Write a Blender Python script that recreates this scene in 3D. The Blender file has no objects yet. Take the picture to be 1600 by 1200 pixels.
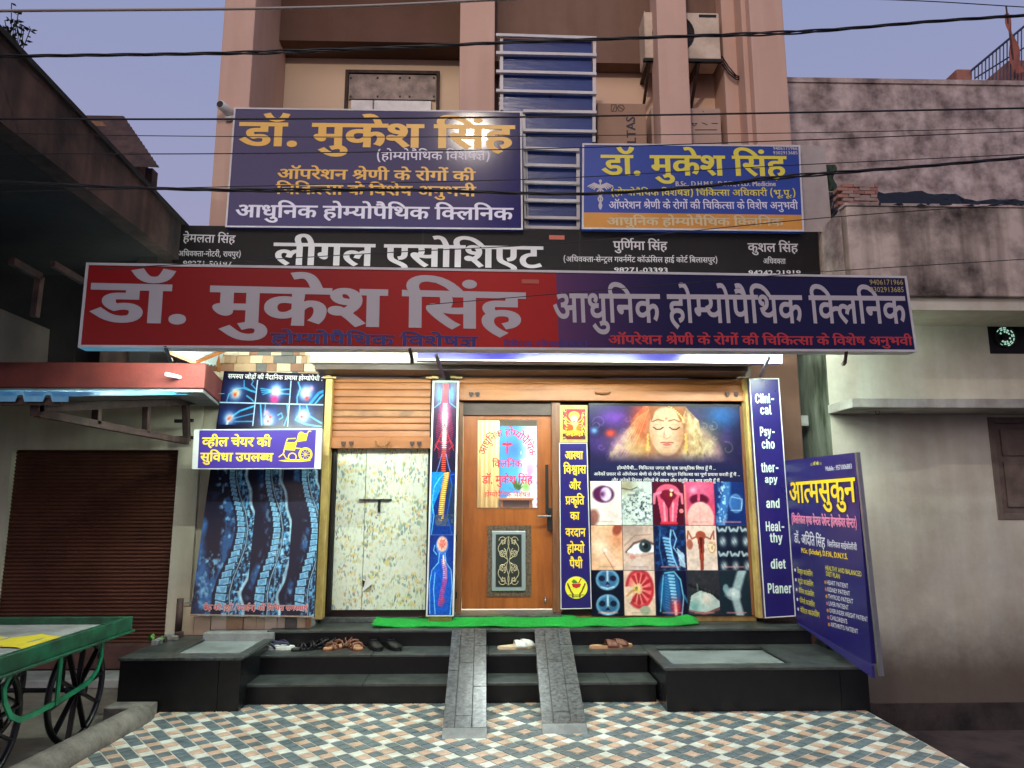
import bpy, math, random
import numpy as np
from mathutils import Vector, Matrix
from mathutils.geometry import delaunay_2d_cdt

random.seed(7)
SC = bpy.context.scene
COL = SC.collection
R = math.radians

# ------------------------------------------------------------------ camera
CAM = Vector((0.0, -7.4, 1.62)); FPX = 1130.0; PITCH = R(9.4); YAW = R(1.5)
cd = bpy.data.cameras.new('camera'); cam = bpy.data.objects.new('camera', cd); COL.objects.link(cam)
cam.location = CAM; cam.rotation_euler = (R(90) + PITCH, 0, -YAW)
cd.sensor_width = 36; cd.lens = FPX / 1600 * 36; cd.clip_end = 500; cd.clip_start = 0.05
SC.camera = cam

# ------------------------------------------------------------------ sky, dusk glow, exposure
W = bpy.data.worlds.new('World'); SC.world = W; W.use_nodes = True
nt = W.node_tree; nt.nodes.clear()
out = nt.nodes.new('ShaderNodeOutputWorld'); bg = nt.nodes.new('ShaderNodeBackground')
sky = nt.nodes.new('ShaderNodeTexSky'); sky.sky_type = 'NISHITA'; sky.sun_disc = False
sky.sun_elevation = R(3); sky.sun_rotation = R(200); sky.air_density = 1.2; sky.dust_density = 2.0
tc = nt.nodes.new('ShaderNodeTexCoord'); sep = nt.nodes.new('ShaderNodeSeparateXYZ')
ramp = nt.nodes.new('ShaderNodeValToRGB')
ramp.color_ramp.elements[0].position = 0.0; ramp.color_ramp.elements[0].color = (0.36, 0.31, 0.44, 1)
ramp.color_ramp.elements[1].position = 0.75; ramp.color_ramp.elements[1].color = (0.22, 0.285, 0.50, 1)
e = ramp.color_ramp.elements.new(0.28); e.color = (0.325, 0.315, 0.48, 1)
mx = nt.nodes.new('ShaderNodeMix'); mx.data_type = 'RGBA'; mx.inputs[0].default_value = 0.94
sc_ = nt.nodes.new('ShaderNodeMix'); sc_.data_type = 'RGBA'; sc_.blend_type = 'MULTIPLY'; sc_.inputs[0].default_value = 1
sc_.inputs[7].default_value = (0.10, 0.10, 0.10, 1)
nt.links.new(tc.outputs['Generated'], sep.inputs[0]); nt.links.new(sep.outputs['Z'], ramp.inputs[0])
nt.links.new(sky.outputs[0], sc_.inputs[6])
nt.links.new(sc_.outputs[2], mx.inputs[6]); nt.links.new(ramp.outputs[0], mx.inputs[7])
nt.links.new(mx.outputs[2], bg.inputs[0]); bg.inputs[1].default_value = 1.14
nt.links.new(bg.outputs[0], out.inputs[0])
sd = bpy.data.lights.new('sun', 'SUN'); sd.energy = 0.75; sd.angle = R(40); sd.color = (1.0, 0.78, 0.66)
sun = bpy.data.objects.new('sun', sd); COL.objects.link(sun)
sun.rotation_euler = (R(62), 0, R(-22))
SC.view_settings.view_transform = 'Standard'; SC.view_settings.look = 'None'
SC.view_settings.exposure = 0.0; SC.view_settings.gamma = 1.0
SC.cycles.max_bounces = 5; SC.cycles.diffuse_bounces = 3; SC.cycles.glossy_bounces = 3
SC.cycles.transparent_max_bounces = 8; SC.cycles.sample_clamp_indirect = 4.0
SC.cycles.caustics_reflective = False; SC.cycles.caustics_refractive = False

# ------------------------------------------------------------------ measuring helpers (picture point -> place)
_fh = Vector((math.sin(YAW), math.cos(YAW), 0)); _z = Vector((0, 0, 1))
_fw = _fh * math.cos(PITCH) + _z * math.sin(PITCH); _up = -_fh * math.sin(PITCH) + _z * math.cos(PITCH)
_rt = Vector((math.cos(YAW), -math.sin(YAW), 0))
def ray(px, py): return _fw * FPX + _rt * (px - 800) - _up * (py - 600)
def atY(px, py, Y):
    d = ray(px, py); return CAM + d * ((Y - CAM.y) / d.y)
def atX(px, py, X):
    d = ray(px, py); return CAM + d * ((X - CAM.x) / d.x)
def atZ(px, py, Z):
    d = ray(px, py); return CAM + d * ((Z - CAM.z) / d.z)
class Plane:
    def __init__(s, a, b, c):
        s.o = Vector(a); s.n = (Vector(b) - s.o).cross(Vector(c) - s.o).normalized()
        if s.n.dot(CAM - s.o) < 0: s.n = -s.n
    def at(s, px, py, lift=0.0):
        d = ray(px, py); t = (s.o - CAM).dot(s.n) / d.dot(s.n); return CAM + d * t + s.n * lift

# ------------------------------------------------------------------ tagging
def tag(o, label=None, cat=None, group=None, kind=None):
    if label: o['label'] = label
    if cat: o['category'] = cat
    if group: o['group'] = group
    if kind: o['kind'] = kind
    return o
def empty(name, loc=(0, 0, 0), label=None, cat=None, group=None, kind=None):
    o = bpy.data.objects.new(name, None); o.location = loc; o.empty_display_size = 0.1
    COL.objects.link(o); return tag(o, label, cat, group, kind)

# ------------------------------------------------------------------ materials
def lin(c):
    r = []
    for v in c:
        v /= 255.0; r.append(v / 12.92 if v <= 0.04045 else ((v + 0.055) / 1.055) ** 2.4)
    return tuple(r)
def mat(name, col, rough=0.6, metal=0.0, var=0.0, vs=3.0, col2=None, bump=0.0, bs=40.0, stretch=(1, 1, 1), spec=0.5,
        streak=0.0, coat=0.0, detail=6):
    m = bpy.data.materials.new(name); m.use_nodes = True; n = m.node_tree; N = n.nodes; L = n.links
    b = N['Principled BSDF']; c = lin(col)
    b.inputs['Roughness'].default_value = rough; b.inputs['Metallic'].default_value = metal
    b.inputs['Specular IOR Level'].default_value = spec; b.inputs['Coat Weight'].default_value = coat
    b.inputs['Base Color'].default_value = (*c, 1)
    if var or col2 or streak or bump:
        t = N.new('ShaderNodeTexCoord'); mp = N.new('ShaderNodeMapping'); mp.inputs['Scale'].default_value = stretch
        L.new(t.outputs['Object'], mp.inputs[0])
    src = None
    if var or col2:
        no = N.new('ShaderNodeTexNoise'); no.inputs['Scale'].default_value = vs; no.inputs['Detail'].default_value = detail
        no.inputs['Roughness'].default_value = 0.65
        L.new(mp.outputs[0], no.inputs['Vector'])
        rp = N.new('ShaderNodeValToRGB'); L.new(no.outputs['Fac'], rp.inputs[0])
        if col2: d = lin(col2)
        else: d = tuple(v * (1 - var) for v in c)
        rp.color_ramp.elements[0].position = 0.36; rp.color_ramp.elements[0].color = (*d, 1)
        rp.color_ramp.elements[1].position = 0.62; rp.color_ramp.elements[1].color = (*c, 1)
        src = rp.outputs[0]
        mr = N.new('ShaderNodeMapRange'); mr.inputs['To Min'].default_value = min(1, rough + 0.12)
        mr.inputs['To Max'].default_value = max(0.02, rough - 0.06)
        L.new(no.outputs['Fac'], mr.inputs[0]); L.new(mr.outputs[0], b.inputs['Roughness'])
    if streak:
        m2 = N.new('ShaderNodeMapping'); m2.inputs['Scale'].default_value = (5, 5, 0.5); L.new(t.outputs['Object'], m2.inputs[0])
        n2 = N.new('ShaderNodeTexNoise'); n2.inputs['Scale'].default_value = 1.3; n2.inputs['Detail'].default_value = 8
        L.new(m2.outputs[0], n2.inputs['Vector'])
        r2 = N.new('ShaderNodeValToRGB'); L.new(n2.outputs['Fac'], r2.inputs[0])
        k = 1 - streak
        r2.color_ramp.elements[0].position = 0.40; r2.color_ramp.elements[0].color = (k, k * .97, k * .94, 1)
        r2.color_ramp.elements[1].position = 0.60; r2.color_ramp.elements[1].color = (1, 1, 1, 1)
        mm = N.new('ShaderNodeMix'); mm.data_type = 'RGBA'; mm.blend_type = 'MULTIPLY'; mm.inputs[0].default_value = 1
        if src: L.new(src, mm.inputs[6])
        else: mm.inputs[6].default_value = (*c, 1)
        L.new(r2.outputs[0], mm.inputs[7]); src = mm.outputs[2]
    if src: L.new(src, b.inputs['Base Color'])
    if bump:
        n3 = N.new('ShaderNodeTexNoise'); n3.inputs['Scale'].default_value = bs; n3.inputs['Detail'].default_value = 5
        L.new(mp.outputs[0], n3.inputs['Vector'])
        bp = N.new('ShaderNodeBump'); bp.inputs['Strength'].default_value = bump; bp.inputs['Distance'].default_value = 0.01
        L.new(n3.outputs['Fac'], bp.inputs['Height']); L.new(bp.outputs[0], b.inputs['Normal'])
    return m
def print_mat(name, rough=0.3, bump=0.0):
    m = bpy.data.materials.new(name); m.use_nodes = True; N = m.node_tree.nodes; L = m.node_tree.links
    b = N['Principled BSDF']; a = N.new('ShaderNodeAttribute'); a.attribute_name = 'Col'
    L.new(a.outputs['Color'], b.inputs['Base Color']); b.inputs['Roughness'].default_value = rough
    b.inputs['Specular IOR Level'].default_value = 0.25
    return m
def emis(name, col, s):
    m = bpy.data.materials.new(name); m.use_nodes = True; b = m.node_tree.nodes['Principled BSDF']
    b.inputs['Base Color'].default_value = (0.8, 0.8, 0.8, 1)
    b.inputs['Emission Color'].default_value = (*lin(col), 1); b.inputs['Emission Strength'].default_value = s
    return m

# ------------------------------------------------------------------ mesh building
class MB:
    def __init__(s): s.v = []; s.f = []
    def add(s, vs, fs):
        k = len(s.v); s.v += [tuple(v) for v in vs]; s.f += [tuple(i + k for i in f) for f in fs]; return s
    def box(s, x0, x1, y0, y1, z0, z1):
        return s.hexa([(x0, y0, z0), (x1, y0, z0), (x1, y1, z0), (x0, y1, z0)], [(x0, y0, z1), (x1, y0, z1), (x1, y1, z1), (x0, y1, z1)])
    def hexa(s, lo, hi):
        return s.add(list(lo) + list(hi), [(3, 2, 1, 0), (4, 5, 6, 7), (0, 1, 5, 4), (1, 2, 6, 5), (2, 3, 7, 6), (3, 0, 4, 7)])
    def slab(s, q, n, t):                       # quad q (front, seen from n side) with thickness t going to -n
        b = [Vector(p) - Vector(n) * t for p in q]
        return s.hexa([Vector(p) for p in q], b)
    def beam(s, a, b, w, h, up=(0, 0, 1)):
        a = Vector(a); b = Vector(b); d = (b - a).normalized(); u = Vector(up); r = d.cross(u)
        if r.length < 1e-4: r = d.cross(Vector((1, 0, 0)))
        r.normalize(); u = r.cross(d).normalized()
        c = lambda p: [p - r * w / 2 - u * h / 2, p + r * w / 2 - u * h / 2, p + r * w / 2 + u * h / 2, p - r * w / 2 + u * h / 2]
        return s.hexa(c(a), c(b))
    def tube(s, pts, r, n=8, cap=True, closed=False):
        pts = [Vector(p) for p in pts]; N = len(pts); rr = r if hasattr(r, '__len__') else [r] * N
        k = len(s.v); prev = None
        for i, p in enumerate(pts):
            a = pts[(i - 1) % N] if (i > 0 or closed) else p; b = pts[(i + 1) % N] if (i < N - 1 or closed) else p
            d = (b - a).normalized()
            if prev is None:
                u = d.cross(Vector((0, 0, 1)))
                if u.length < 1e-3: u = d.cross(Vector((1, 0, 0)))
            else: u = prev - d * prev.dot(d)
            u.normalize(); w = d.cross(u); prev = u
            for j in range(n):
                t = 2 * math.pi * j / n; s.v.append(tuple(p + (u * math.cos(t) + w * math.sin(t)) * rr[i]))
        m = N if closed else N - 1
        for i in range(m):
            a = k + i * n; b = k + ((i + 1) % N) * n
            for j in range(n): s.f.append((a + j, a + (j + 1) % n, b + (j + 1) % n, b + j))
        if cap and not closed:
            s.f.append(tuple(k + j for j in range(n))[::-1]); s.f.append(tuple(k + (N - 1) * n + j for j in range(n)))
        return s
    def prism(s, poly, z0, z1, M=None):         # poly in xy, extruded along z, optional matrix
        n = len(poly); vs = [Vector((p[0], p[1], z0)) for p in poly] + [Vector((p[0], p[1], z1)) for p in poly]
        if M is not None: vs = [M @ v for v in vs]
        return s.add(vs, [tuple(range(n))[::-1], tuple(range(n, 2 * n))] + [(i, (i + 1) % n, n + (i + 1) % n, n + i) for i in range(n)])
    def build(s, name, m, parent=None, smooth=False, bevel=0.0, **kw):
        me = bpy.data.meshes.new(name); me.from_pydata(s.v, [], s.f); me.materials.append(m); me.update()
        if smooth: me.polygons.foreach_set('use_smooth', [True] * len(me.polygons))
        o = bpy.data.objects.new(name, me); COL.objects.link(o)
        if parent is not None:
            o.parent = parent; o.matrix_parent_inverse = Matrix.Translation(parent.location).inverted()
        if bevel:
            b = o.modifiers.new('bevel', 'BEVEL'); b.width = bevel; b.segments = 2; b.limit_method = 'ANGLE'
        return tag(o, **kw)
def B(*a): return MB().box(*a)

# ------------------------------------------------------------------ lettering: outlines of the letter shapes and where each sits
# outline points (x, y, on-curve) of the letter shapes, each with its advance width; then which shapes make up each line
GLYPHS = {
3: [260],
5: [0, [-188,847,1,-188,868,0,-159,896,0,-139,896,1,-118,896,0,-89,868,0,-89,847,1,-89,826,0,-118,797,0,-139,797,1,-159,797,0,-188,826,0],[69,863,1,46,763,0,-61,680,0,-138,680,1,-210,680,0,-318,769,0,-352,863,1,-283,887,1,-257,817,0,-189,747,0,-135,747,1,-77,747,0,-21,822,0,-5,889,1]],
6: [0, [-185,772,1,-185,796,0,-152,830,0,-130,830,1,-107,830,0,-75,796,0,-75,772,1,-75,748,0,-107,714,0,-130,714,1,-152,714,0,-185,748,0]],
9: [764, [470,218,1,470,148,0,379,80,0,312,80,1,226,80,0,92,208,0,29,356,1,100,382,1,143,276,0,243,153,0,305,153,1,343,153,0,391,188,0,391,227,1,391,264,0,350,322,0,318,347,1,291,342,0,260,341,1,255,411,1,323,413,0,380,457,0,380,494,1,380,530,0,333,562,0,302,562,1,265,562,0,205,542,0,171,525,1,146,594,1,172,608,0,249,632,0,298,632,1,376,632,0,459,554,0,459,495,1,459,417,0,392,375,1,403,365,0,412,355,1,450,350,0,486,350,1,518,350,0,568,356,0,594,363,1,594,551,1,521,551,1,521,622,1,779,622,1,779,551,1,675,551,1,675,0,1,594,0,1,594,290,1,570,284,0,524,279,0,498,279,1,481,279,0,455,282,1,470,252,0]],
10: [1023, [470,218,1,470,148,0,379,80,0,312,80,1,226,80,0,92,208,0,29,356,1,100,382,1,143,276,0,243,153,0,305,153,1,343,153,0,391,188,0,391,227,1,391,264,0,350,322,0,318,347,1,291,342,0,260,341,1,255,411,1,323,413,0,380,457,0,380,494,1,380,530,0,333,562,0,302,562,1,265,562,0,205,542,0,171,525,1,146,594,1,172,608,0,249,632,0,298,632,1,376,632,0,459,554,0,459,495,1,459,417,0,392,375,1,403,365,0,412,355,1,450,350,0,486,350,1,518,350,0,568,356,0,594,363,1,594,551,1,521,551,1,521,622,1,1038,622,1,1038,551,1,934,551,1,934,0,1,853,0,1,853,551,1,675,551,1,675,0,1,594,0,1,594,290,1,570,284,0,524,279,0,498,279,1,481,279,0,455,282,1,470,252,0]],
12: [491, [271,222,1,242,222,0,184,208,0,161,197,1,114,225,0,50,301,0,50,352,1,50,380,0,70,420,0,87,433,1,110,450,0,172,465,0,221,465,1,314,465,1,314,551,1,0,551,1,0,622,1,505,622,1,505,551,1,395,551,1,395,394,1,211,394,1,180,394,0,154,388,0,145,381,1,130,369,0,130,347,1,130,323,0,158,290,0,174,277,1,220,294,0,275,294,1,349,294,0,447,219,0,447,154,1,447,89,0,364,14,0,289,4,1,318,-8,0,381,-30,0,415,-40,1,382,-110,1,325,-84,0,221,-27,0,176,1,1,117,4,0,48,33,0,48,65,1,48,87,0,75,116,0,101,116,1,121,116,0,164,95,0,194,70,1,208,68,0,219,68,1,289,68,0,366,109,0,366,153,1,366,186,0,317,222,0],[293,615,1,272,650,0,243,726,0,243,762,1,243,829,0,332,896,0,398,896,1,430,896,0,484,883,0,504,872,1,482,806,1,465,815,0,427,827,0,405,827,1,365,827,0,323,782,0,323,747,1,323,714,0,350,651,0,375,615,1]],
13: [548, [0,622,1,563,622,1,563,551,1,453,551,1,485,512,0,485,464,1,485,374,0,406,328,1,442,296,0,499,211,0,499,152,1,499,102,0,454,34,0,376,0,0,328,0,1,271,0,0,168,61,0,73,199,0,29,313,1,100,338,1,128,260,0,195,141,0,274,74,0,320,74,1,361,74,0,414,111,0,414,160,1,414,201,0,369,270,0,329,301,1,299,295,0,264,294,1,259,364,1,333,366,0,404,414,0,404,463,1,404,493,0,374,538,0,351,551,1,0,551,1]],
14: [765, [0,622,1,780,622,1,780,551,1,453,551,1,485,512,0,485,464,1,485,374,0,406,328,1,417,319,0,437,299,0,446,288,1,477,310,0,539,333,0,573,333,1,638,333,0,721,254,0,721,185,1,721,139,0,691,47,0,656,0,1,584,41,1,609,70,0,641,141,0,641,181,1,641,225,0,600,264,0,565,264,1,526,264,0,484,227,1,491,211,0,499,173,0,499,152,1,499,102,0,454,34,0,376,0,0,328,0,1,271,0,0,168,61,0,73,199,0,29,313,1,100,338,1,128,260,0,195,141,0,274,74,0,320,74,1,361,74,0,414,111,0,414,160,1,414,201,0,369,270,0,329,301,1,299,295,0,264,294,1,259,364,1,333,366,0,404,414,0,404,463,1,404,493,0,374,538,0,351,551,1,0,551,1]],
19: [553, [568,551,1,474,551,1,474,380,1,474,329,0,459,269,0,441,246,1,404,198,0,323,192,1,307,266,1,329,270,0,360,281,0,370,292,1,382,304,0,393,339,0,393,380,1,393,551,1,160,551,1,160,353,1,160,307,0,166,249,0,186,211,0,226,180,0,260,160,1,370,98,1,433,62,0,486,-3,0,486,-53,1,486,-93,0,453,-164,0,439,-184,1,367,-142,1,380,-122,0,403,-77,0,403,-55,1,403,-36,0,387,-7,0,339,28,0,290,56,1,203,106,1,164,129,0,109,178,0,95,212,1,79,248,0,79,316,1,79,551,1,0,551,1,0,622,1,568,622,1]],
21: [1023, [470,218,1,470,148,0,379,80,0,312,80,1,226,80,0,92,208,0,29,356,1,100,382,1,143,276,0,243,153,0,305,153,1,343,153,0,391,188,0,391,227,1,391,264,0,350,322,0,318,347,1,291,342,0,260,341,1,255,411,1,323,413,0,380,457,0,380,494,1,380,530,0,333,562,0,302,562,1,265,562,0,205,542,0,171,525,1,146,594,1,172,608,0,249,632,0,298,632,1,376,632,0,459,554,0,459,495,1,459,417,0,392,375,1,403,365,0,412,355,1,450,350,0,486,350,1,518,350,0,568,356,0,594,363,1,594,551,1,521,551,1,521,622,1,1038,622,1,1038,551,1,934,551,1,934,0,1,853,0,1,853,551,1,675,551,1,675,0,1,594,0,1,594,290,1,570,284,0,524,279,0,498,279,1,481,279,0,455,282,1,470,252,0],[1063,863,1,1040,763,0,933,680,0,856,680,1,784,680,0,676,769,0,642,863,1,713,887,1,739,817,0,806,749,0,859,749,1,916,749,0,971,822,0,987,889,1]],
24: [1023, [470,218,1,470,148,0,379,80,0,312,80,1,226,80,0,92,208,0,29,356,1,100,382,1,143,276,0,243,153,0,305,153,1,343,153,0,391,188,0,391,227,1,391,264,0,350,322,0,318,347,1,291,342,0,260,341,1,255,411,1,323,413,0,380,457,0,380,494,1,380,530,0,333,562,0,302,562,1,265,562,0,205,542,0,171,525,1,146,594,1,172,608,0,249,632,0,298,632,1,376,632,0,459,554,0,459,495,1,459,417,0,392,375,1,403,365,0,412,355,1,450,350,0,486,350,1,518,350,0,568,356,0,594,363,1,594,551,1,521,551,1,521,622,1,1038,622,1,1038,551,1,934,551,1,934,0,1,853,0,1,853,551,1,675,551,1,675,0,1,594,0,1,594,290,1,570,284,0,524,279,0,498,279,1,481,279,0,455,282,1,470,252,0],[844,615,1,817,655,0,772,692,0,729,703,0,703,703,1,683,703,0,641,691,0,621,682,1,595,751,1,618,761,0,668,773,0,697,773,1,742,773,0,812,730,0,836,692,1,840,694,1,820,746,0,782,803,0,738,827,0,707,827,1,683,827,0,651,819,0,637,813,1,614,882,1,653,896,0,705,896,1,759,896,0,838,845,0,901,722,0,929,615,1]],
25: [762, [777,551,1,452,551,1,452,349,1,500,399,0,569,399,1,634,399,0,716,316,0,716,239,1,716,193,0,686,89,0,651,39,1,579,80,1,604,112,0,636,196,0,636,237,1,636,284,0,597,330,0,562,330,1,508,330,0,452,258,1,452,0,1,371,0,1,371,174,1,347,154,0,276,118,0,226,118,1,179,118,0,96,156,0,46,233,0,46,290,1,46,370,0,156,464,0,244,464,1,267,464,0,324,457,0,339,454,1,333,381,1,317,385,0,268,391,0,249,391,1,191,391,0,127,339,0,127,292,1,127,239,0,188,188,0,228,188,1,272,188,0,341,230,0,371,260,1,371,551,1,0,551,1,0,622,1,777,622,1]],
27: [563, [208,551,1,208,234,1,208,208,0,183,178,0,160,178,1,134,178,0,79,220,0,41,280,0,41,308,1,41,331,0,68,359,0,102,359,1,127,359,1,127,551,1,0,551,1,0,622,1,578,622,1,578,551,1,474,551,1,474,0,1,393,0,1,393,551,1]],
30: [634, [649,551,1,545,551,1,545,0,1,465,0,1,465,165,1,439,148,0,367,118,0,317,118,1,240,118,0,141,204,0,141,275,1,141,304,0,166,355,0,185,371,1,38,369,1,38,441,1,331,441,1,349,441,0,385,440,0,389,440,1,382,370,1,350,370,1,292,370,0,221,321,0,221,274,1,221,231,0,279,188,0,317,188,1,367,188,0,438,231,0,465,260,1,465,551,1,0,551,1,0,622,1,649,622,1]],
32: [742, [653,551,1,653,0,1,572,0,1,572,370,1,435,370,1,394,370,0,378,373,1,414,343,0,458,263,0,458,218,1,458,172,0,417,110,0,350,80,0,310,80,1,257,80,0,161,141,0,73,282,0,31,401,1,102,426,1,148,292,0,248,153,0,306,153,1,338,153,0,379,187,0,379,227,1,379,271,0,318,349,0,273,377,1,302,441,1,572,441,1,572,551,1,0,551,1,0,622,1,757,622,1,757,551,1]],
35: [504, [519,551,1,371,551,1,371,349,1,316,349,1,268,349,0,204,333,0,181,318,1,126,280,0,126,215,1,126,167,0,170,104,0,241,74,0,283,74,1,337,74,0,413,99,0,455,121,1,482,47,1,438,27,0,339,0,0,286,0,1,217,0,0,108,52,0,46,150,0,46,220,1,46,285,0,114,374,0,225,420,0,288,420,1,290,420,1,290,551,1,0,551,1,0,622,1,519,622,1]],
37: [577, [358,222,1,329,222,0,271,208,0,248,197,1,201,225,0,137,301,0,137,352,1,137,380,0,157,420,0,174,433,1,197,450,0,259,465,0,308,465,1,401,465,1,401,551,1,0,551,1,0,622,1,592,622,1,592,551,1,482,551,1,482,394,1,298,394,1,267,394,0,241,388,0,232,381,1,217,369,0,217,347,1,217,323,0,245,290,0,261,277,1,307,294,0,362,294,1,436,294,0,534,219,0,534,154,1,534,87,0,436,0,0,337,0,1,239,0,0,84,88,0,25,158,1,86,207,1,143,139,0,262,74,0,337,74,1,453,74,0,453,152,1,453,187,0,404,222,0]],
39: [723, [634,551,1,634,0,1,553,0,1,553,551,1,420,551,1,420,321,1,420,279,0,403,221,0,385,198,1,364,173,0,298,146,0,251,146,1,158,146,0,114,205,1,97,228,0,79,298,0,79,352,1,79,551,1,0,551,1,0,622,1,737,622,1,737,551,1],[249,217,1,301,217,0,321,249,1,332,266,0,339,310,0,339,353,1,339,551,1,160,551,1,160,353,1,160,314,0,168,268,0,178,251,1,189,235,0,222,217,0]],
40: [570, [481,551,1,481,0,1,400,0,1,400,328,1,291,328,1,230,328,0,169,316,0,150,299,1,126,280,0,126,237,1,126,188,0,200,97,0,271,40,1,217,-12,1,171,28,0,92,108,0,45,194,0,45,242,1,45,277,0,72,333,0,93,351,1,122,376,0,204,399,0,272,399,1,400,399,1,400,551,1,0,551,1,0,622,1,584,622,1,584,551,1]],
41: [642, [553,551,1,553,0,1,472,0,1,472,180,1,443,161,0,363,132,0,308,132,1,223,132,0,104,229,0,83,322,1,178,342,0,255,413,0,255,467,1,255,517,0,208,568,0,171,568,1,146,568,0,114,544,0,114,521,1,114,470,0,195,461,1,187,391,1,122,400,0,46,461,0,46,519,1,46,575,0,119,632,0,172,632,1,213,632,0,288,597,0,336,525,0,336,469,1,336,395,0,256,303,0,182,274,1,205,238,0,263,203,0,314,203,1,366,203,0,440,243,0,472,275,1,472,551,1,390,551,1,390,622,1,656,622,1,656,551,1]],
42: [520, [413,-58,1,392,-24,0,354,46,0,342,73,1,330,71,0,302,68,0,287,68,1,245,68,0,160,89,0,89,136,0,46,215,0,46,272,1,46,316,0,77,379,0,102,401,1,135,430,0,231,456,0,290,456,1,295,456,1,295,551,1,0,551,1,0,622,1,534,622,1,534,551,1,376,551,1,376,385,1,327,385,1,269,385,0,198,371,0,173,355,1,151,340,0,126,294,0,126,262,1,126,209,0,205,140,0,287,140,1,293,140,0,305,140,0,312,141,1,306,161,0,306,176,1,306,211,0,348,240,0,373,240,1,416,240,0,461,191,0,461,162,1,461,130,0,432,95,0,410,86,1,422,62,0,455,11,0,480,-24,1]],
43: [615, [630,551,1,526,551,1,526,0,1,445,0,1,445,150,1,414,130,0,341,103,0,283,103,1,206,103,0,111,184,0,111,251,1,111,278,0,129,328,0,148,348,1,101,366,0,42,437,0,42,493,1,42,553,0,124,632,0,187,632,1,240,632,0,311,576,0,311,531,1,311,484,0,271,443,1,210,482,1,221,492,0,230,515,0,230,526,1,230,541,0,210,568,0,184,568,1,156,568,0,116,524,0,116,489,1,116,457,0,147,418,0,196,400,0,223,397,1,253,405,0,288,405,1,299,405,0,326,403,0,333,402,1,326,332,1,320,333,0,303,333,0,298,333,1,248,333,0,191,292,0,191,254,1,191,213,0,248,173,0,292,173,1,345,173,0,419,216,0,445,245,1,445,551,1,383,551,1,383,622,1,630,622,1]],
44: [555, [0,622,1,569,622,1,569,551,1,466,551,1,466,0,1,385,0,1,385,298,1,204,298,1,204,244,1,204,216,0,176,188,0,153,188,1,129,188,0,75,230,0,37,290,0,37,318,1,37,341,0,64,369,0,98,369,1,385,369,1,385,551,1,0,551,1]],
46: [568, [479,551,1,479,0,1,398,0,1,398,191,1,369,172,0,301,146,0,254,146,1,214,146,0,149,173,0,128,194,1,103,221,0,79,294,0,79,358,1,79,551,1,0,551,1,0,622,1,583,622,1,583,551,1],[398,551,1,160,551,1,160,369,1,160,328,0,166,280,0,179,251,0,190,240,1,213,217,0,263,217,1,303,217,0,373,255,0,398,280,1]],
47: [771, [460,551,1,460,349,1,485,373,0,543,399,0,578,399,1,643,399,0,725,316,0,725,239,1,725,193,0,695,89,0,660,39,1,588,80,1,613,112,0,645,196,0,645,237,1,645,284,0,605,330,0,570,330,1,517,330,0,460,257,1,460,0,1,379,0,1,379,193,1,355,174,0,291,146,0,248,146,1,208,146,0,144,175,0,125,197,1,100,226,0,79,297,0,79,354,1,79,551,1,0,551,1,0,622,1,786,622,1,786,551,1],[160,551,1,160,360,1,160,305,0,172,257,0,188,240,1,208,217,0,248,217,1,289,217,0,353,251,0,379,278,1,379,551,1]],
48: [571, [585,551,1,482,551,1,482,0,1,401,0,1,401,165,1,374,147,0,297,118,0,241,118,1,185,118,0,96,160,0,46,235,0,46,286,1,46,372,0,167,464,0,265,464,1,279,464,0,319,461,0,358,457,0,369,454,1,363,385,1,343,389,0,293,395,0,268,395,1,248,395,0,230,392,1,365,224,1,384,238,0,401,256,1,401,551,1,0,551,1,0,622,1,585,622,1],[127,287,1,127,235,0,194,184,0,242,184,1,260,184,0,293,190,0,308,195,1,168,370,1,127,342,0]],
49: [703, [174,632,1,211,632,0,269,611,0,291,586,1,309,567,0,332,499,0,332,437,1,332,321,1,533,321,1,533,551,1,402,551,1,402,622,1,717,622,1,717,551,1,614,551,1,614,0,1,533,0,1,533,250,1,332,250,1,332,213,1,332,180,0,303,151,0,283,151,1,264,151,0,222,176,0,186,215,0,164,259,0,164,278,1,164,296,0,191,321,0,224,321,1,253,321,1,253,426,1,253,473,0,243,523,0,232,538,1,212,568,0,169,568,1,142,568,0,114,542,0,114,521,1,114,493,0,161,463,0,218,460,1,210,389,1,135,395,0,46,456,0,46,520,1,46,579,0,122,632,0]],
50: [598, [509,551,1,509,0,1,428,0,1,428,250,1,207,250,1,207,213,1,207,180,0,178,151,0,159,151,1,140,151,0,98,176,0,62,215,0,39,259,0,39,278,1,39,296,0,66,321,0,100,321,1,126,321,1,126,551,1,0,551,1,0,622,1,612,622,1,612,551,1],[428,551,1,207,551,1,207,321,1,428,321,1]],
51: [580, [595,622,1,595,551,1,491,551,1,491,0,1,410,0,1,410,179,1,382,161,0,304,132,0,253,132,1,163,132,0,52,253,0,38,353,1,100,366,0,160,413,0,160,457,1,160,485,0,137,533,0,123,551,1,0,551,1,0,622,1],[129,301,1,149,252,0,210,203,0,259,203,1,309,203,0,383,245,0,410,274,1,410,551,1,211,551,1,240,499,0,240,445,1,240,337,0]],
52: [409, [395,42,1,341,-12,1,282,37,0,178,137,0,98,225,0,75,256,1,53,287,0,40,323,0,40,340,1,40,359,0,70,393,0,104,393,1,129,393,0,166,370,0,181,349,1,220,369,0,256,429,0,256,468,1,256,491,0,246,536,0,239,551,1,0,551,1,0,622,1,424,622,1,424,551,1,320,551,1,336,516,0,336,458,1,336,403,0,292,327,0,216,274,0,167,254,1,212,202,0,331,91,0]],
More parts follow.
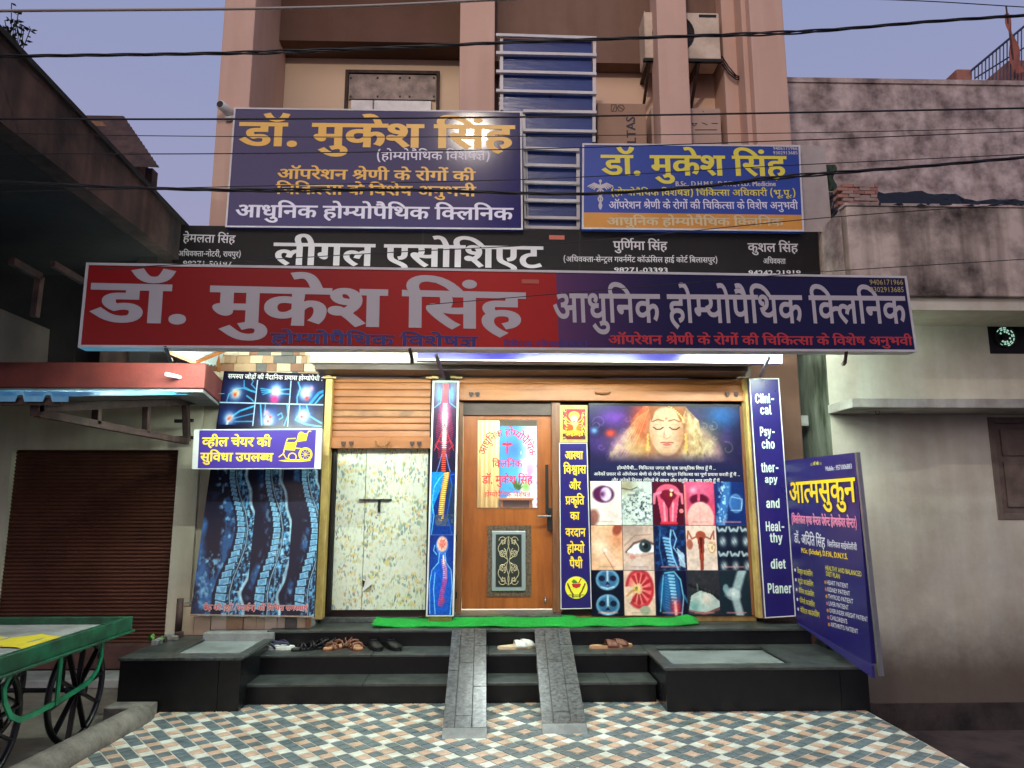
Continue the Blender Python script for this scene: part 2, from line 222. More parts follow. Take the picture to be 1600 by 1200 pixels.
54: [678, [0,551,1,0,622,1,693,622,1,693,551,1,589,551,1,589,0,1,508,0,1,508,355,1,502,356,0,494,356,1,470,356,0,420,332,0,374,269,0,356,208,1,279,232,1,291,278,0,311,313,1,287,331,0,239,353,0,209,353,1,169,353,0,126,307,0,126,271,1,126,233,0,169,164,0,251,89,0,309,40,1,255,-12,1,197,38,0,101,129,0,45,222,0,45,275,1,45,328,0,94,395,0,168,426,0,204,426,1,248,426,0,321,397,0,354,370,1,412,426,0,499,426,1,504,426,0,508,426,1,508,551,1]],
57: [556, [571,551,1,467,551,1,467,0,1,387,0,1,387,165,1,361,147,0,286,118,0,233,118,1,179,118,0,95,160,0,46,235,0,46,286,1,46,372,0,161,464,0,255,464,1,268,464,0,307,461,0,344,457,0,354,454,1,349,381,1,330,385,0,282,391,0,259,391,1,197,391,0,127,337,0,127,287,1,127,236,0,190,188,0,235,188,1,287,188,0,362,233,0,387,260,1,387,551,1,0,551,1,0,622,1,571,622,1]],
58: [680, [122,189,1,87,189,0,40,224,0,40,255,1,40,284,0,76,314,0,104,314,1,122,314,0,161,299,0,191,276,1,241,292,0,305,378,0,305,443,1,305,499,0,246,566,0,199,566,1,168,566,0,138,539,0,138,516,1,138,501,0,157,466,0,214,442,0,270,440,1,253,370,1,159,376,0,66,459,0,66,517,1,66,568,0,137,632,0,204,632,1,251,632,0,333,589,0,384,504,0,384,440,1,384,371,0,315,254,0,254,221,1,299,182,0,383,87,0,414,43,1,350,-1,1,299,71,0,216,164,0,179,194,1,152,189,0],[591,551,1,591,0,1,510,0,1,510,551,1,421,551,1,421,622,1,695,622,1,695,551,1]],
59: [578, [593,622,1,593,551,1,489,551,1,489,0,1,408,0,1,408,191,1,378,174,0,304,146,0,254,146,1,214,146,0,149,173,0,128,194,1,103,221,0,79,294,0,79,358,1,79,551,1,0,551,1,0,622,1],[408,551,1,205,551,1,408,287,1],[189,240,1,212,217,0,262,217,1,288,217,0,338,233,0,360,245,1,159,507,1,159,369,1,159,328,0,165,280,0,178,251,0]],
60: [676, [587,551,1,587,0,1,506,0,1,506,266,1,477,257,0,419,251,0,380,251,1,338,251,0,245,266,0,212,277,1,192,264,0,167,253,1,208,201,0,319,91,0,380,42,1,326,-12,1,270,37,0,171,137,0,95,225,0,73,256,1,51,287,0,40,323,0,40,340,1,40,359,0,70,393,0,104,393,1,129,393,0,166,370,0,181,350,1,202,369,0,217,428,0,217,458,1,217,488,0,208,536,0,201,551,1,0,551,1,0,622,1,691,622,1,691,551,1],[369,322,1,408,322,0,472,330,0,506,339,1,506,551,1,281,551,1,288,534,0,298,488,0,298,458,1,298,416,0,279,354,0,262,333,1,314,322,0]],
61: [531, [321,69,1,357,80,0,403,116,0,403,148,1,403,186,0,345,229,0,280,229,1,211,229,0,138,172,0,138,124,1,138,93,0,161,35,0,232,-36,0,302,-89,1,248,-142,1,157,-71,0,58,53,0,58,130,1,58,168,0,89,227,0,115,248,1,96,266,0,69,318,0,69,352,1,69,380,0,89,420,0,106,433,1,129,450,0,188,465,0,229,465,1,361,465,1,361,551,1,0,551,1,0,622,1,546,622,1,546,551,1,442,551,1,442,394,1,230,394,1,199,394,0,173,388,0,164,381,1,149,369,0,149,347,1,149,327,0,169,296,0,183,284,1,230,300,0,284,300,1,353,300,0,440,258,0,481,191,0,481,153,1,481,95,0,413,19,0,348,2,1]],
66: [259, [170,551,1,170,0,1,89,0,1,89,551,1,0,551,1,0,622,1,273,622,1,273,551,1]],
67: [259, [89,551,1,0,551,1,0,622,1,80,622,1,68,644,0,53,694,0,53,724,1,53,802,0,169,896,0,266,896,1,407,896,0,625,743,0,704,615,1,620,615,1,467,824,0,283,824,1,213,824,0,134,765,0,134,714,1,134,684,0,153,639,0,165,622,1,273,622,1,273,551,1,170,551,1,170,0,1,89,0,1]],
68: [259, [-185,615,1,-202,650,0,-220,714,0,-220,748,1,-220,813,0,-136,896,0,-61,896,1,-1,896,0,79,839,0,137,718,0,163,622,1,273,622,1,273,551,1,170,551,1,170,0,1,89,0,1,89,551,1,0,551,1,0,622,1,87,622,1,59,726,0,-2,825,0,-57,825,1,-97,825,0,-139,776,0,-139,733,1,-139,699,0,-119,644,0,-105,615,1]],
69: [0, [-248,-12,1,-194,11,0,-136,11,1,-61,11,0,22,-66,0,22,-129,1,22,-190,0,-71,-268,0,-157,-268,1,-254,-268,0,-395,-176,0,-455,-100,1,-394,-57,1,-355,-105,0,-285,-167,0,-206,-196,0,-157,-196,1,-51,-196,0,-51,-122,1,-51,-89,0,-100,-57,0,-131,-57,1,-158,-57,0,-201,-68,0,-222,-79,1]],
70: [0, [-63,-245,1,-88,-255,0,-145,-268,0,-173,-268,1,-248,-268,0,-333,-189,0,-333,-126,1,-333,-69,0,-241,11,0,-162,11,1,-87,11,0,25,-45,0,111,-136,0,145,-189,1,83,-228,1,29,-145,0,-83,-57,0,-156,-57,1,-207,-57,0,-259,-96,0,-259,-128,1,-259,-166,0,-209,-196,0,-178,-196,1,-151,-196,0,-109,-185,0,-88,-175,1]],
71: [0, [27,-233,1,2,-246,0,-65,-268,0,-106,-268,1,-181,-268,0,-266,-189,0,-266,-126,1,-266,-70,0,-177,13,0,-89,18,1,-82,-48,1,-140,-55,0,-192,-99,0,-192,-132,1,-192,-166,0,-142,-197,0,-111,-197,1,-79,-197,0,-32,-182,0,2,-164,1]],
75: [0, [-169,615,1,-190,694,0,-231,785,0,-281,823,0,-315,823,1,-337,823,0,-371,814,0,-385,809,1,-409,882,1,-370,896,0,-318,896,1,-264,896,0,-185,845,0,-122,722,0,-94,615,1]],
76: [0, [-179,615,1,-206,655,0,-251,692,0,-294,703,0,-320,703,1,-340,703,0,-382,691,0,-402,682,1,-428,751,1,-405,761,0,-355,773,0,-326,773,1,-281,773,0,-211,730,0,-187,692,1,-183,694,1,-203,746,0,-241,803,0,-285,827,0,-316,827,1,-340,827,0,-372,819,0,-386,813,1,-409,882,1,-370,896,0,-318,896,1,-264,896,0,-185,845,0,-122,722,0,-94,615,1]],
77: [259, [170,551,1,170,0,1,89,0,1,89,551,1,0,551,1,0,622,1,273,622,1,273,551,1],[298,863,1,275,763,0,168,680,0,91,680,1,19,680,0,-89,769,0,-123,863,1,-52,887,1,-26,817,0,41,749,0,94,749,1,151,749,0,206,822,0,222,889,1]],
79: [259, [170,551,1,170,0,1,89,0,1,89,551,1,0,551,1,0,622,1,273,622,1,273,551,1],[90,615,1,69,694,0,28,785,0,-22,823,0,-56,823,1,-78,823,0,-112,814,0,-126,809,1,-150,882,1,-111,896,0,-59,896,1,-5,896,0,74,845,0,137,722,0,165,615,1]],
96: [577, [358,222,1,329,222,0,271,208,0,248,197,1,201,225,0,137,301,0,137,352,1,137,380,0,157,420,0,174,433,1,197,450,0,259,465,0,308,465,1,401,465,1,401,551,1,0,551,1,0,622,1,592,622,1,592,551,1,482,551,1,482,394,1,298,394,1,267,394,0,241,388,0,232,381,1,217,369,0,217,347,1,217,323,0,245,290,0,261,277,1,307,294,0,362,294,1,436,294,0,534,219,0,534,154,1,534,87,0,436,0,0,337,0,1,239,0,0,84,88,0,25,158,1,86,207,1,143,139,0,262,74,0,337,74,1,453,74,0,453,152,1,453,187,0,404,222,0],[257,-134,1,257,-110,0,290,-76,0,312,-76,1,335,-76,0,367,-110,0,367,-134,1,367,-159,0,335,-192,0,312,-192,1,290,-192,0,257,-159,0]],
97: [563, [307,0,1,229,0,0,112,55,0,46,158,0,46,231,1,46,301,0,118,396,0,236,445,0,305,446,1,305,551,1,0,551,1,0,622,1,577,622,1,577,551,1,385,551,1,385,375,1,346,375,1,282,375,0,213,358,0,188,341,1,158,322,0,126,262,0,126,221,1,126,163,0,190,89,0,248,75,1,233,115,0,233,157,1,233,191,0,266,251,0,331,288,0,380,288,1,429,288,0,492,251,0,523,191,0,523,157,1,523,87,0,408,0,0],[306,140,1,306,103,0,323,70,1,378,71,0,448,116,0,448,157,1,448,187,0,413,221,0,385,221,1,350,221,0,306,178,0],[221,-134,1,221,-110,0,254,-76,0,276,-76,1,299,-76,0,331,-110,0,331,-134,1,331,-159,0,299,-192,0,276,-192,1,254,-192,0,221,-159,0]],
104: [379, [194,622,1,275,622,1,275,0,1,194,0,1]],
180: [641, [268,224,1,268,271,0,183,345,0,87,374,1,111,441,1,471,441,1,471,551,1,0,551,1,0,622,1,656,622,1,656,551,1,552,551,1,552,0,1,471,0,1,471,370,1,326,370,1,292,370,0,246,373,0,233,375,1,293,344,0,347,266,0,347,218,1,347,167,0,290,101,0,245,88,1,273,72,0,347,41,0,381,31,1,348,-39,1,298,-19,0,200,41,0,159,73,1,105,75,0,35,101,0,35,136,1,35,159,0,62,188,0,88,188,1,109,188,0,152,168,0,183,142,1,223,147,0,268,193,0]],
181: [0, [-190,615,1,-211,650,0,-240,726,0,-240,762,1,-240,829,0,-151,896,0,-85,896,1,-53,896,0,1,883,0,21,872,1,-1,806,1,-18,815,0,-56,827,0,-78,827,1,-118,827,0,-160,782,0,-160,747,1,-160,714,0,-133,651,0,-108,615,1]],
183: [603, [618,551,1,452,551,1,452,334,1,474,349,0,528,368,0,567,368,1,631,368,1,631,297,1,580,297,1,534,297,0,482,277,0,452,253,1,452,0,1,371,0,1,371,174,1,347,154,0,276,118,0,226,118,1,179,118,0,96,156,0,46,233,0,46,290,1,46,370,0,156,464,0,244,464,1,267,464,0,324,457,0,339,454,1,333,381,1,317,385,0,268,391,0,249,391,1,191,391,0,127,339,0,127,292,1,127,239,0,188,188,0,228,188,1,272,188,0,341,230,0,371,260,1,371,551,1,0,551,1,0,622,1,618,622,1]],
197: [467, [251,146,1,158,146,0,114,205,1,97,228,0,79,298,0,79,352,1,79,551,1,0,551,1,0,622,1,481,622,1,481,551,1,420,551,1,420,321,1,420,279,0,403,221,0,385,198,1,364,173,0,298,146,0],[249,217,1,301,217,0,321,249,1,332,266,0,339,310,0,339,353,1,339,551,1,160,551,1,160,353,1,160,314,0,168,268,0,178,251,1,189,235,0,222,217,0]],
198: [349, [0,622,1,363,622,1,363,551,1,0,551,1],[45,242,1,45,277,0,72,333,0,93,351,1,122,376,0,204,399,0,272,399,1,380,399,1,380,328,1,291,328,1,230,328,0,169,316,0,150,299,1,126,280,0,126,237,1,126,188,0,200,97,0,271,40,1,217,-12,1,171,28,0,92,108,0,45,194,0]],
202: [358, [0,622,1,373,622,1,373,551,1,0,551,1],[204,298,1,204,244,1,204,216,0,176,188,0,153,188,1,129,188,0,75,230,0,37,290,0,37,318,1,37,341,0,64,369,0,98,369,1,385,369,1,385,298,1]],
207: [350, [207,321,1,428,321,1,428,250,1,207,250,1,207,213,1,207,180,0,178,151,0,159,151,1,140,151,0,98,176,0,62,215,0,39,259,0,39,278,1,39,296,0,66,321,0,100,321,1,126,321,1,126,551,1,0,551,1,0,622,1,364,622,1,364,551,1,207,551,1]],
212: [392, [0,622,1,406,622,1,406,551,1,0,551,1],[425,193,1,388,162,0,293,118,0,233,118,1,179,118,0,95,160,0,46,235,0,46,286,1,46,372,0,161,464,0,255,464,1,268,464,0,307,461,0,344,457,0,354,454,1,349,381,1,330,385,0,282,391,0,259,391,1,197,391,0,127,337,0,127,287,1,127,236,0,190,188,0,235,188,1,287,188,0,362,233,0,387,259,1]],
215: [389, [369,322,1,400,322,0,450,327,0,478,332,1,486,260,1,461,255,0,409,251,0,380,251,1,338,251,0,245,266,0,212,277,1,192,264,0,167,253,1,208,201,0,319,91,0,380,42,1,326,-12,1,270,37,0,171,137,0,95,225,0,73,256,1,51,287,0,40,323,0,40,340,1,40,359,0,70,393,0,104,393,1,129,393,0,166,370,0,181,350,1,202,369,0,217,428,0,217,458,1,217,488,0,208,536,0,201,551,1,0,551,1,0,622,1,403,622,1,403,551,1,281,551,1,288,534,0,298,488,0,298,458,1,298,416,0,279,354,0,262,333,1,314,322,0]],
264: [504, [519,551,1,371,551,1,371,349,1,316,349,1,268,349,0,204,333,0,181,318,1,126,280,0,126,215,1,126,167,0,170,104,0,241,74,0,283,74,1,337,74,0,413,99,0,455,121,1,482,47,1,438,27,0,339,0,0,286,0,1,217,0,0,108,52,0,46,150,0,46,220,1,46,285,0,114,374,0,225,420,0,288,420,1,290,420,1,290,551,1,0,551,1,0,622,1,519,622,1],[31,-165,1,279,-12,1,319,-12,1,465,-192,1,406,-230,1,289,-85,1,78,-230,1]],
274: [568, [45,53,1,214,153,1,160,162,0,128,194,1,103,221,0,79,294,0,79,358,1,79,551,1,0,551,1,0,622,1,583,622,1,583,551,1,479,551,1,479,0,1,398,0,1,398,193,1,92,-13,1],[398,551,1,160,551,1,160,369,1,160,328,0,166,280,0,179,251,0,190,240,1,213,217,0,262,217,1,301,217,0,373,255,0,398,280,1]],
284: [707, [243,40,1,195,107,1,447,258,1,389,270,0,295,298,0,257,314,1,214,286,0,123,229,0,76,202,1,28,270,1,69,290,0,146,333,0,183,354,1,130,392,0,89,464,0,89,503,1,89,556,0,174,632,0,247,632,1,313,632,0,399,559,0,399,500,1,399,457,0,354,388,0,319,361,1,363,344,0,483,316,0,537,310,1,537,551,1,461,551,1,461,622,1,722,622,1,722,551,1,618,551,1,618,0,1,537,0,1,537,234,1],[168,497,1,168,473,0,202,419,0,248,393,1,281,415,0,318,469,0,318,500,1,318,534,0,278,566,0,244,566,1,215,566,0,168,532,0]],
405: [531, [284,300,1,355,300,0,442,260,0,481,196,0,481,160,1,481,107,0,419,39,0,360,18,1,333,85,1,365,96,0,404,129,0,404,157,1,404,191,0,347,229,0,282,229,1,205,229,0,138,175,0,138,135,1,138,112,0,159,61,0,225,3,0,293,-31,1,358,-37,0,458,-94,0,536,-180,0,568,-229,1,507,-268,1,452,-185,0,341,-98,0,267,-98,1,216,-98,0,165,-136,0,165,-168,1,165,-206,0,214,-236,0,245,-236,1,273,-236,0,315,-225,0,336,-215,1,361,-285,1,335,-295,0,278,-308,0,251,-308,1,176,-308,0,91,-229,0,91,-166,1,91,-127,0,136,-63,0,177,-46,1,113,-2,0,58,86,0,58,137,1,58,172,0,88,229,0,113,249,1,95,267,0,69,318,0,69,352,1,69,380,0,89,420,0,106,433,1,129,450,0,188,465,0,229,465,1,361,465,1,361,551,1,0,551,1,0,622,1,546,622,1,546,551,1,442,551,1,442,394,1,230,394,1,199,394,0,173,388,0,164,381,1,149,369,0,149,347,1,149,328,0,168,297,0,182,285,1,229,300,0]],
449: [0, [-169,615,1,-190,694,0,-231,785,0,-281,823,0,-315,823,1,-337,823,0,-371,814,0,-385,809,1,-409,882,1,-370,896,0,-318,896,1,-264,896,0,-185,845,0,-122,722,0,-94,615,1],[-113,821,1,-113,845,0,-80,879,0,-58,879,1,-35,879,0,-2,845,0,-2,821,1,-2,797,0,-35,763,0,-58,763,1,-80,763,0,-113,797,0]],
452: [0, [-179,615,1,-206,655,0,-251,692,0,-294,703,0,-320,703,1,-340,703,0,-382,691,0,-402,682,1,-428,751,1,-405,761,0,-355,773,0,-326,773,1,-281,773,0,-211,730,0,-187,692,1,-183,694,1,-203,746,0,-241,803,0,-285,827,0,-316,827,1,-340,827,0,-372,819,0,-386,813,1,-409,882,1,-370,896,0,-318,896,1,-264,896,0,-185,845,0,-122,722,0,-94,615,1],[-113,816,1,-113,840,0,-80,874,0,-58,874,1,-35,874,0,-2,840,0,-2,816,1,-2,792,0,-35,758,0,-58,758,1,-80,758,0,-113,792,0]],
461: [259, [170,551,1,170,0,1,89,0,1,89,551,1,0,551,1,0,622,1,273,622,1,273,551,1],[90,615,1,69,694,0,28,785,0,-22,823,0,-56,823,1,-78,823,0,-112,814,0,-126,809,1,-150,882,1,-111,896,0,-59,896,1,-5,896,0,74,845,0,137,722,0,165,615,1],[146,821,1,146,845,0,179,879,0,201,879,1,224,879,0,257,845,0,257,821,1,257,797,0,224,763,0,201,763,1,179,763,0,146,797,0]],
515: [577, [358,-49,1,329,-49,0,262,-63,0,239,-74,1,196,-47,0,137,23,0,137,66,1,137,102,0,162,128,1,80,165,0,22,233,1,84,282,1,144,213,0,279,161,0,340,161,1,400,161,0,453,193,0,453,221,1,453,273,0,358,273,1,329,273,0,262,259,0,239,248,1,196,275,0,137,345,0,137,388,1,137,435,0,172,459,1,193,474,0,252,487,0,302,487,1,401,487,1,401,551,1,0,551,1,0,622,1,592,622,1,592,551,1,482,551,1,482,416,1,284,416,1,256,416,0,217,405,0,217,382,1,217,365,0,237,336,0,251,324,1,274,332,0,334,343,0,364,343,1,443,343,0,534,279,0,534,222,1,534,165,0,439,90,0,337,90,1,300,90,0,265,96,1,246,94,0,217,78,0,217,60,1,217,43,0,238,14,0,252,2,1,275,10,0,334,21,0,364,21,1,443,21,0,534,-43,0,534,-100,1,534,-157,0,439,-232,0,337,-232,1,247,-232,0,82,-159,0,22,-89,1,84,-40,1,144,-109,0,279,-161,0,340,-161,1,400,-161,0,453,-129,0,453,-101,1,453,-49,0]],
545: [615, [153,235,1,129,235,0,75,276,0,37,336,0,37,364,1,37,387,0,64,415,0,98,415,1,445,415,1,445,551,1,0,551,1,0,622,1,630,622,1,630,551,1,526,551,1,526,0,1,445,0,1,445,258,1,311,146,1,341,112,1,360,89,0,360,69,1,360,46,0,321,18,0,284,18,1,263,18,0,230,26,0,211,33,1,196,40,0,163,68,0,163,91,1,163,105,0,181,133,0,203,151,1,287,220,1,372,290,0,445,339,1,445,344,1,204,344,1,204,290,1,204,262,0,176,235,0]],
548: [946, [961,551,1,857,551,1,857,0,1,776,0,1,776,150,1,745,130,0,672,103,0,614,103,1,537,103,0,442,184,0,442,251,1,442,278,0,460,328,0,479,348,1,432,366,0,373,437,0,373,493,1,373,553,0,455,632,0,518,632,1,571,632,0,642,576,0,642,531,1,642,484,0,602,443,1,541,482,1,552,492,0,561,515,0,561,526,1,561,541,0,541,568,0,515,568,1,487,568,0,447,524,0,447,489,1,447,457,0,478,418,0,527,400,0,554,397,1,584,405,0,619,405,1,630,405,0,657,403,0,664,402,1,657,332,1,651,333,0,634,333,0,629,333,1,579,333,0,522,292,0,522,254,1,522,213,0,579,173,0,623,173,1,676,173,0,750,216,0,776,245,1,776,551,1,714,551,1,714,622,1,961,622,1],[0,622,1,346,622,1,346,551,1,0,551,1],[442,196,1,402,162,0,306,118,0,241,118,1,185,118,0,96,160,0,46,235,0,46,286,1,46,372,0,167,464,0,265,464,1,285,464,0,337,460,0,353,457,1,347,388,1,329,391,0,288,395,0,268,395,1,248,395,0,230,392,1,365,224,1,385,239,0,404,259,1],[127,287,1,127,235,0,194,184,0,242,184,1,277,184,0,309,195,1,168,370,1,127,342,0]],
555: [952, [204,426,1,248,426,0,321,397,0,354,370,1,414,426,0,502,426,1,521,426,0,538,423,1,543,429,0,549,433,1,572,450,0,634,465,0,683,465,1,776,465,1,776,551,1,0,551,1,0,622,1,967,622,1,967,551,1,857,551,1,857,394,1,673,394,1,642,394,0,616,388,0,607,381,1,592,369,0,592,347,1,592,323,0,620,290,0,636,277,1,682,294,0,737,294,1,811,294,0,909,219,0,909,154,1,909,87,0,811,0,0,712,0,1,614,0,0,459,88,0,400,158,1,461,207,1,518,139,0,637,74,0,712,74,1,828,74,0,828,152,1,828,187,0,779,222,0,733,222,1,704,222,0,646,208,0,623,197,1,576,225,0,512,301,0,512,352,1,512,354,0,512,355,1,504,356,0,496,356,1,471,356,0,420,332,0,374,269,0,356,208,1,279,232,1,291,278,0,311,313,1,288,331,0,239,353,0,209,353,1,169,353,0,126,307,0,126,271,1,126,233,0,169,164,0,251,89,0,309,40,1,255,-12,1,197,38,0,101,129,0,45,222,0,45,275,1,45,328,0,94,395,0,167,426,0],[453,-165,1,701,-12,1,741,-12,1,887,-192,1,828,-230,1,711,-85,1,500,-230,1]],
556: [1113, [1024,551,1,1024,0,1,943,0,1,943,180,1,914,161,0,834,132,0,779,132,1,694,132,0,575,229,0,554,322,1,649,342,0,726,413,0,726,467,1,726,517,0,679,568,0,642,568,1,617,568,0,585,544,0,585,521,1,585,470,0,666,461,1,658,391,1,593,400,0,517,461,0,517,519,1,517,575,0,590,632,0,643,632,1,684,632,0,759,597,0,807,525,0,807,469,1,807,395,0,727,303,0,653,274,1,676,238,0,734,203,0,785,203,1,837,203,0,911,243,0,943,275,1,943,551,1,861,551,1,861,622,1,1127,622,1,1127,551,1],[0,622,1,486,622,1,486,551,1,0,551,1],[537,329,1,517,336,0,494,336,1,470,336,0,420,314,0,374,253,0,356,196,1,279,220,1,293,270,0,317,308,1,292,328,0,241,353,0,209,353,1,169,353,0,126,307,0,126,271,1,126,233,0,169,164,0,251,89,0,309,40,1,255,-12,1,197,38,0,101,129,0,45,222,0,45,275,1,45,328,0,94,395,0,167,426,0,204,426,1,251,426,0,329,392,0,365,361,1,421,406,0,500,406,1,514,406,0,545,402,0,556,397,1]],
559: [696, [607,551,1,607,-137,1,526,-137,1,526,-61,1,502,-75,0,436,-95,0,395,-95,1,346,-95,0,269,-56,0,225,14,0,225,61,1,225,133,0,324,214,0,405,214,1,423,214,0,480,209,0,494,204,1,488,135,1,472,139,0,433,146,0,414,146,1,363,146,0,305,101,0,305,57,1,305,14,0,363,-26,0,407,-26,1,444,-26,0,504,2,0,526,21,1,526,248,1,456,253,0,312,290,0,257,314,1,214,286,0,123,229,0,76,202,1,28,270,1,69,290,0,146,333,0,183,354,1,130,392,0,89,464,0,89,503,1,89,556,0,174,632,0,247,632,1,313,632,0,399,559,0,399,500,1,399,457,0,354,388,0,319,361,1,402,329,0,526,321,1,526,551,1,462,551,1,462,622,1,710,622,1,710,551,1],[248,393,1,281,415,0,318,469,0,318,500,1,318,534,0,278,566,0,244,566,1,215,566,0,168,532,0,168,497,1,168,473,0,202,419,0]],
562: [584, [316,0,1,250,0,0,144,35,0,82,112,0,82,175,1,82,244,0,143,286,1,117,309,0,84,373,0,84,420,1,84,551,1,0,551,1,0,622,1,599,622,1,599,551,1,495,551,1,495,334,1,430,272,1,376,272,1,316,272,0,240,262,0,212,248,1,162,225,0,162,171,1,162,133,0,204,91,0,273,75,0,313,75,1,365,75,0,452,102,0,491,123,1,518,47,1,477,28,0,369,0,0],[414,356,1,414,551,1,219,551,1],[164,438,1,164,391,0,187,336,0,214,319,1,270,336,0,346,337,1,164,521,1]],
568: [1022, [380,42,1,326,-12,1,270,37,0,171,137,0,95,225,0,73,256,1,51,287,0,40,323,0,40,340,1,40,359,0,70,393,0,104,393,1,129,393,0,166,370,0,181,350,1,202,369,0,217,428,0,217,458,1,217,488,0,208,536,0,201,551,1,0,551,1,0,622,1,494,622,1,520,632,0,552,632,1,593,632,0,668,597,0,716,525,0,716,469,1,716,395,0,636,303,0,562,274,1,585,238,0,643,203,0,694,203,1,746,203,0,820,243,0,852,275,1,852,551,1,770,551,1,770,622,1,1036,622,1,1036,551,1,933,551,1,933,0,1,852,0,1,852,180,1,823,161,0,743,132,0,688,132,1,619,132,0,513,197,0,484,259,1,436,251,0,380,251,1,338,251,0,245,266,0,212,277,1,192,264,0,167,253,1,208,201,0,319,91,0],[369,322,1,410,322,0,479,328,0,519,337,1,582,358,0,635,422,0,635,467,1,635,517,0,588,568,0,551,568,1,526,568,0,494,544,0,494,521,1,494,470,0,575,461,1,567,391,1,502,400,0,426,461,0,426,519,1,426,536,0,430,551,1,281,551,1,288,534,0,298,488,0,298,458,1,298,416,0,279,354,0,262,333,1,314,322,0]],
570: [988, [899,551,1,899,0,1,818,0,1,818,191,1,789,172,0,721,146,0,674,146,1,634,146,0,569,173,0,548,194,1,534,209,0,514,244,0,508,266,1,479,257,0,420,251,0,380,251,1,338,251,0,245,266,0,212,277,1,192,264,0,167,253,1,208,201,0,319,91,0,380,42,1,326,-12,1,270,37,0,171,137,0,95,225,0,73,256,1,51,287,0,40,323,0,40,340,1,40,359,0,70,393,0,104,393,1,129,393,0,166,370,0,181,350,1,202,369,0,217,428,0,217,458,1,217,488,0,208,536,0,201,551,1,0,551,1,0,622,1,1003,622,1,1003,551,1],[369,322,1,406,322,0,467,329,0,499,338,1,499,347,0,499,358,1,499,551,1,281,551,1,288,534,0,298,488,0,298,458,1,298,416,0,279,354,0,262,333,1,314,322,0],[818,551,1,580,551,1,580,369,1,580,328,0,586,280,0,599,251,0,610,240,1,633,217,0,683,217,1,723,217,0,793,255,0,818,280,1]],
795: [354, [213,-165,1,138,-62,0,68,199,0,68,337,1,68,477,0,137,730,0,213,832,1,294,832,1,226,726,0,153,472,0,153,336,1,153,203,0,225,-56,0,295,-165,1]],
796: [354, [60,-165,1,128,-59,0,200,197,0,200,330,1,200,464,0,129,723,0,59,832,1,141,832,1,216,729,0,286,467,0,286,329,1,286,190,0,216,-64,0,141,-165,1]],
799: [268, [46,-129,1,61,-70,0,88,64,0,95,116,1,192,116,1,199,105,1,186,52,0,138,-74,0,113,-129,1]],
800: [340, [49,338,1,291,338,1,291,256,1,49,256,1]],
801: [268, [72,54,1,72,91,0,108,121,0,133,121,1,159,121,0,196,91,0,196,54,1,196,18,0,159,-14,0,133,-14,1,108,-14,0,72,18,0]],
813: [294, [147,414,1,121,414,0,85,446,0,85,482,1,85,520,0,121,550,0,147,550,1,173,550,0,209,520,0,209,482,1,209,446,0,173,414,0],[147,-14,1,121,-14,0,85,18,0,85,54,1,85,92,0,121,122,0,147,122,1,173,122,0,209,92,0,209,54,1,209,18,0,173,-14,0]],
}
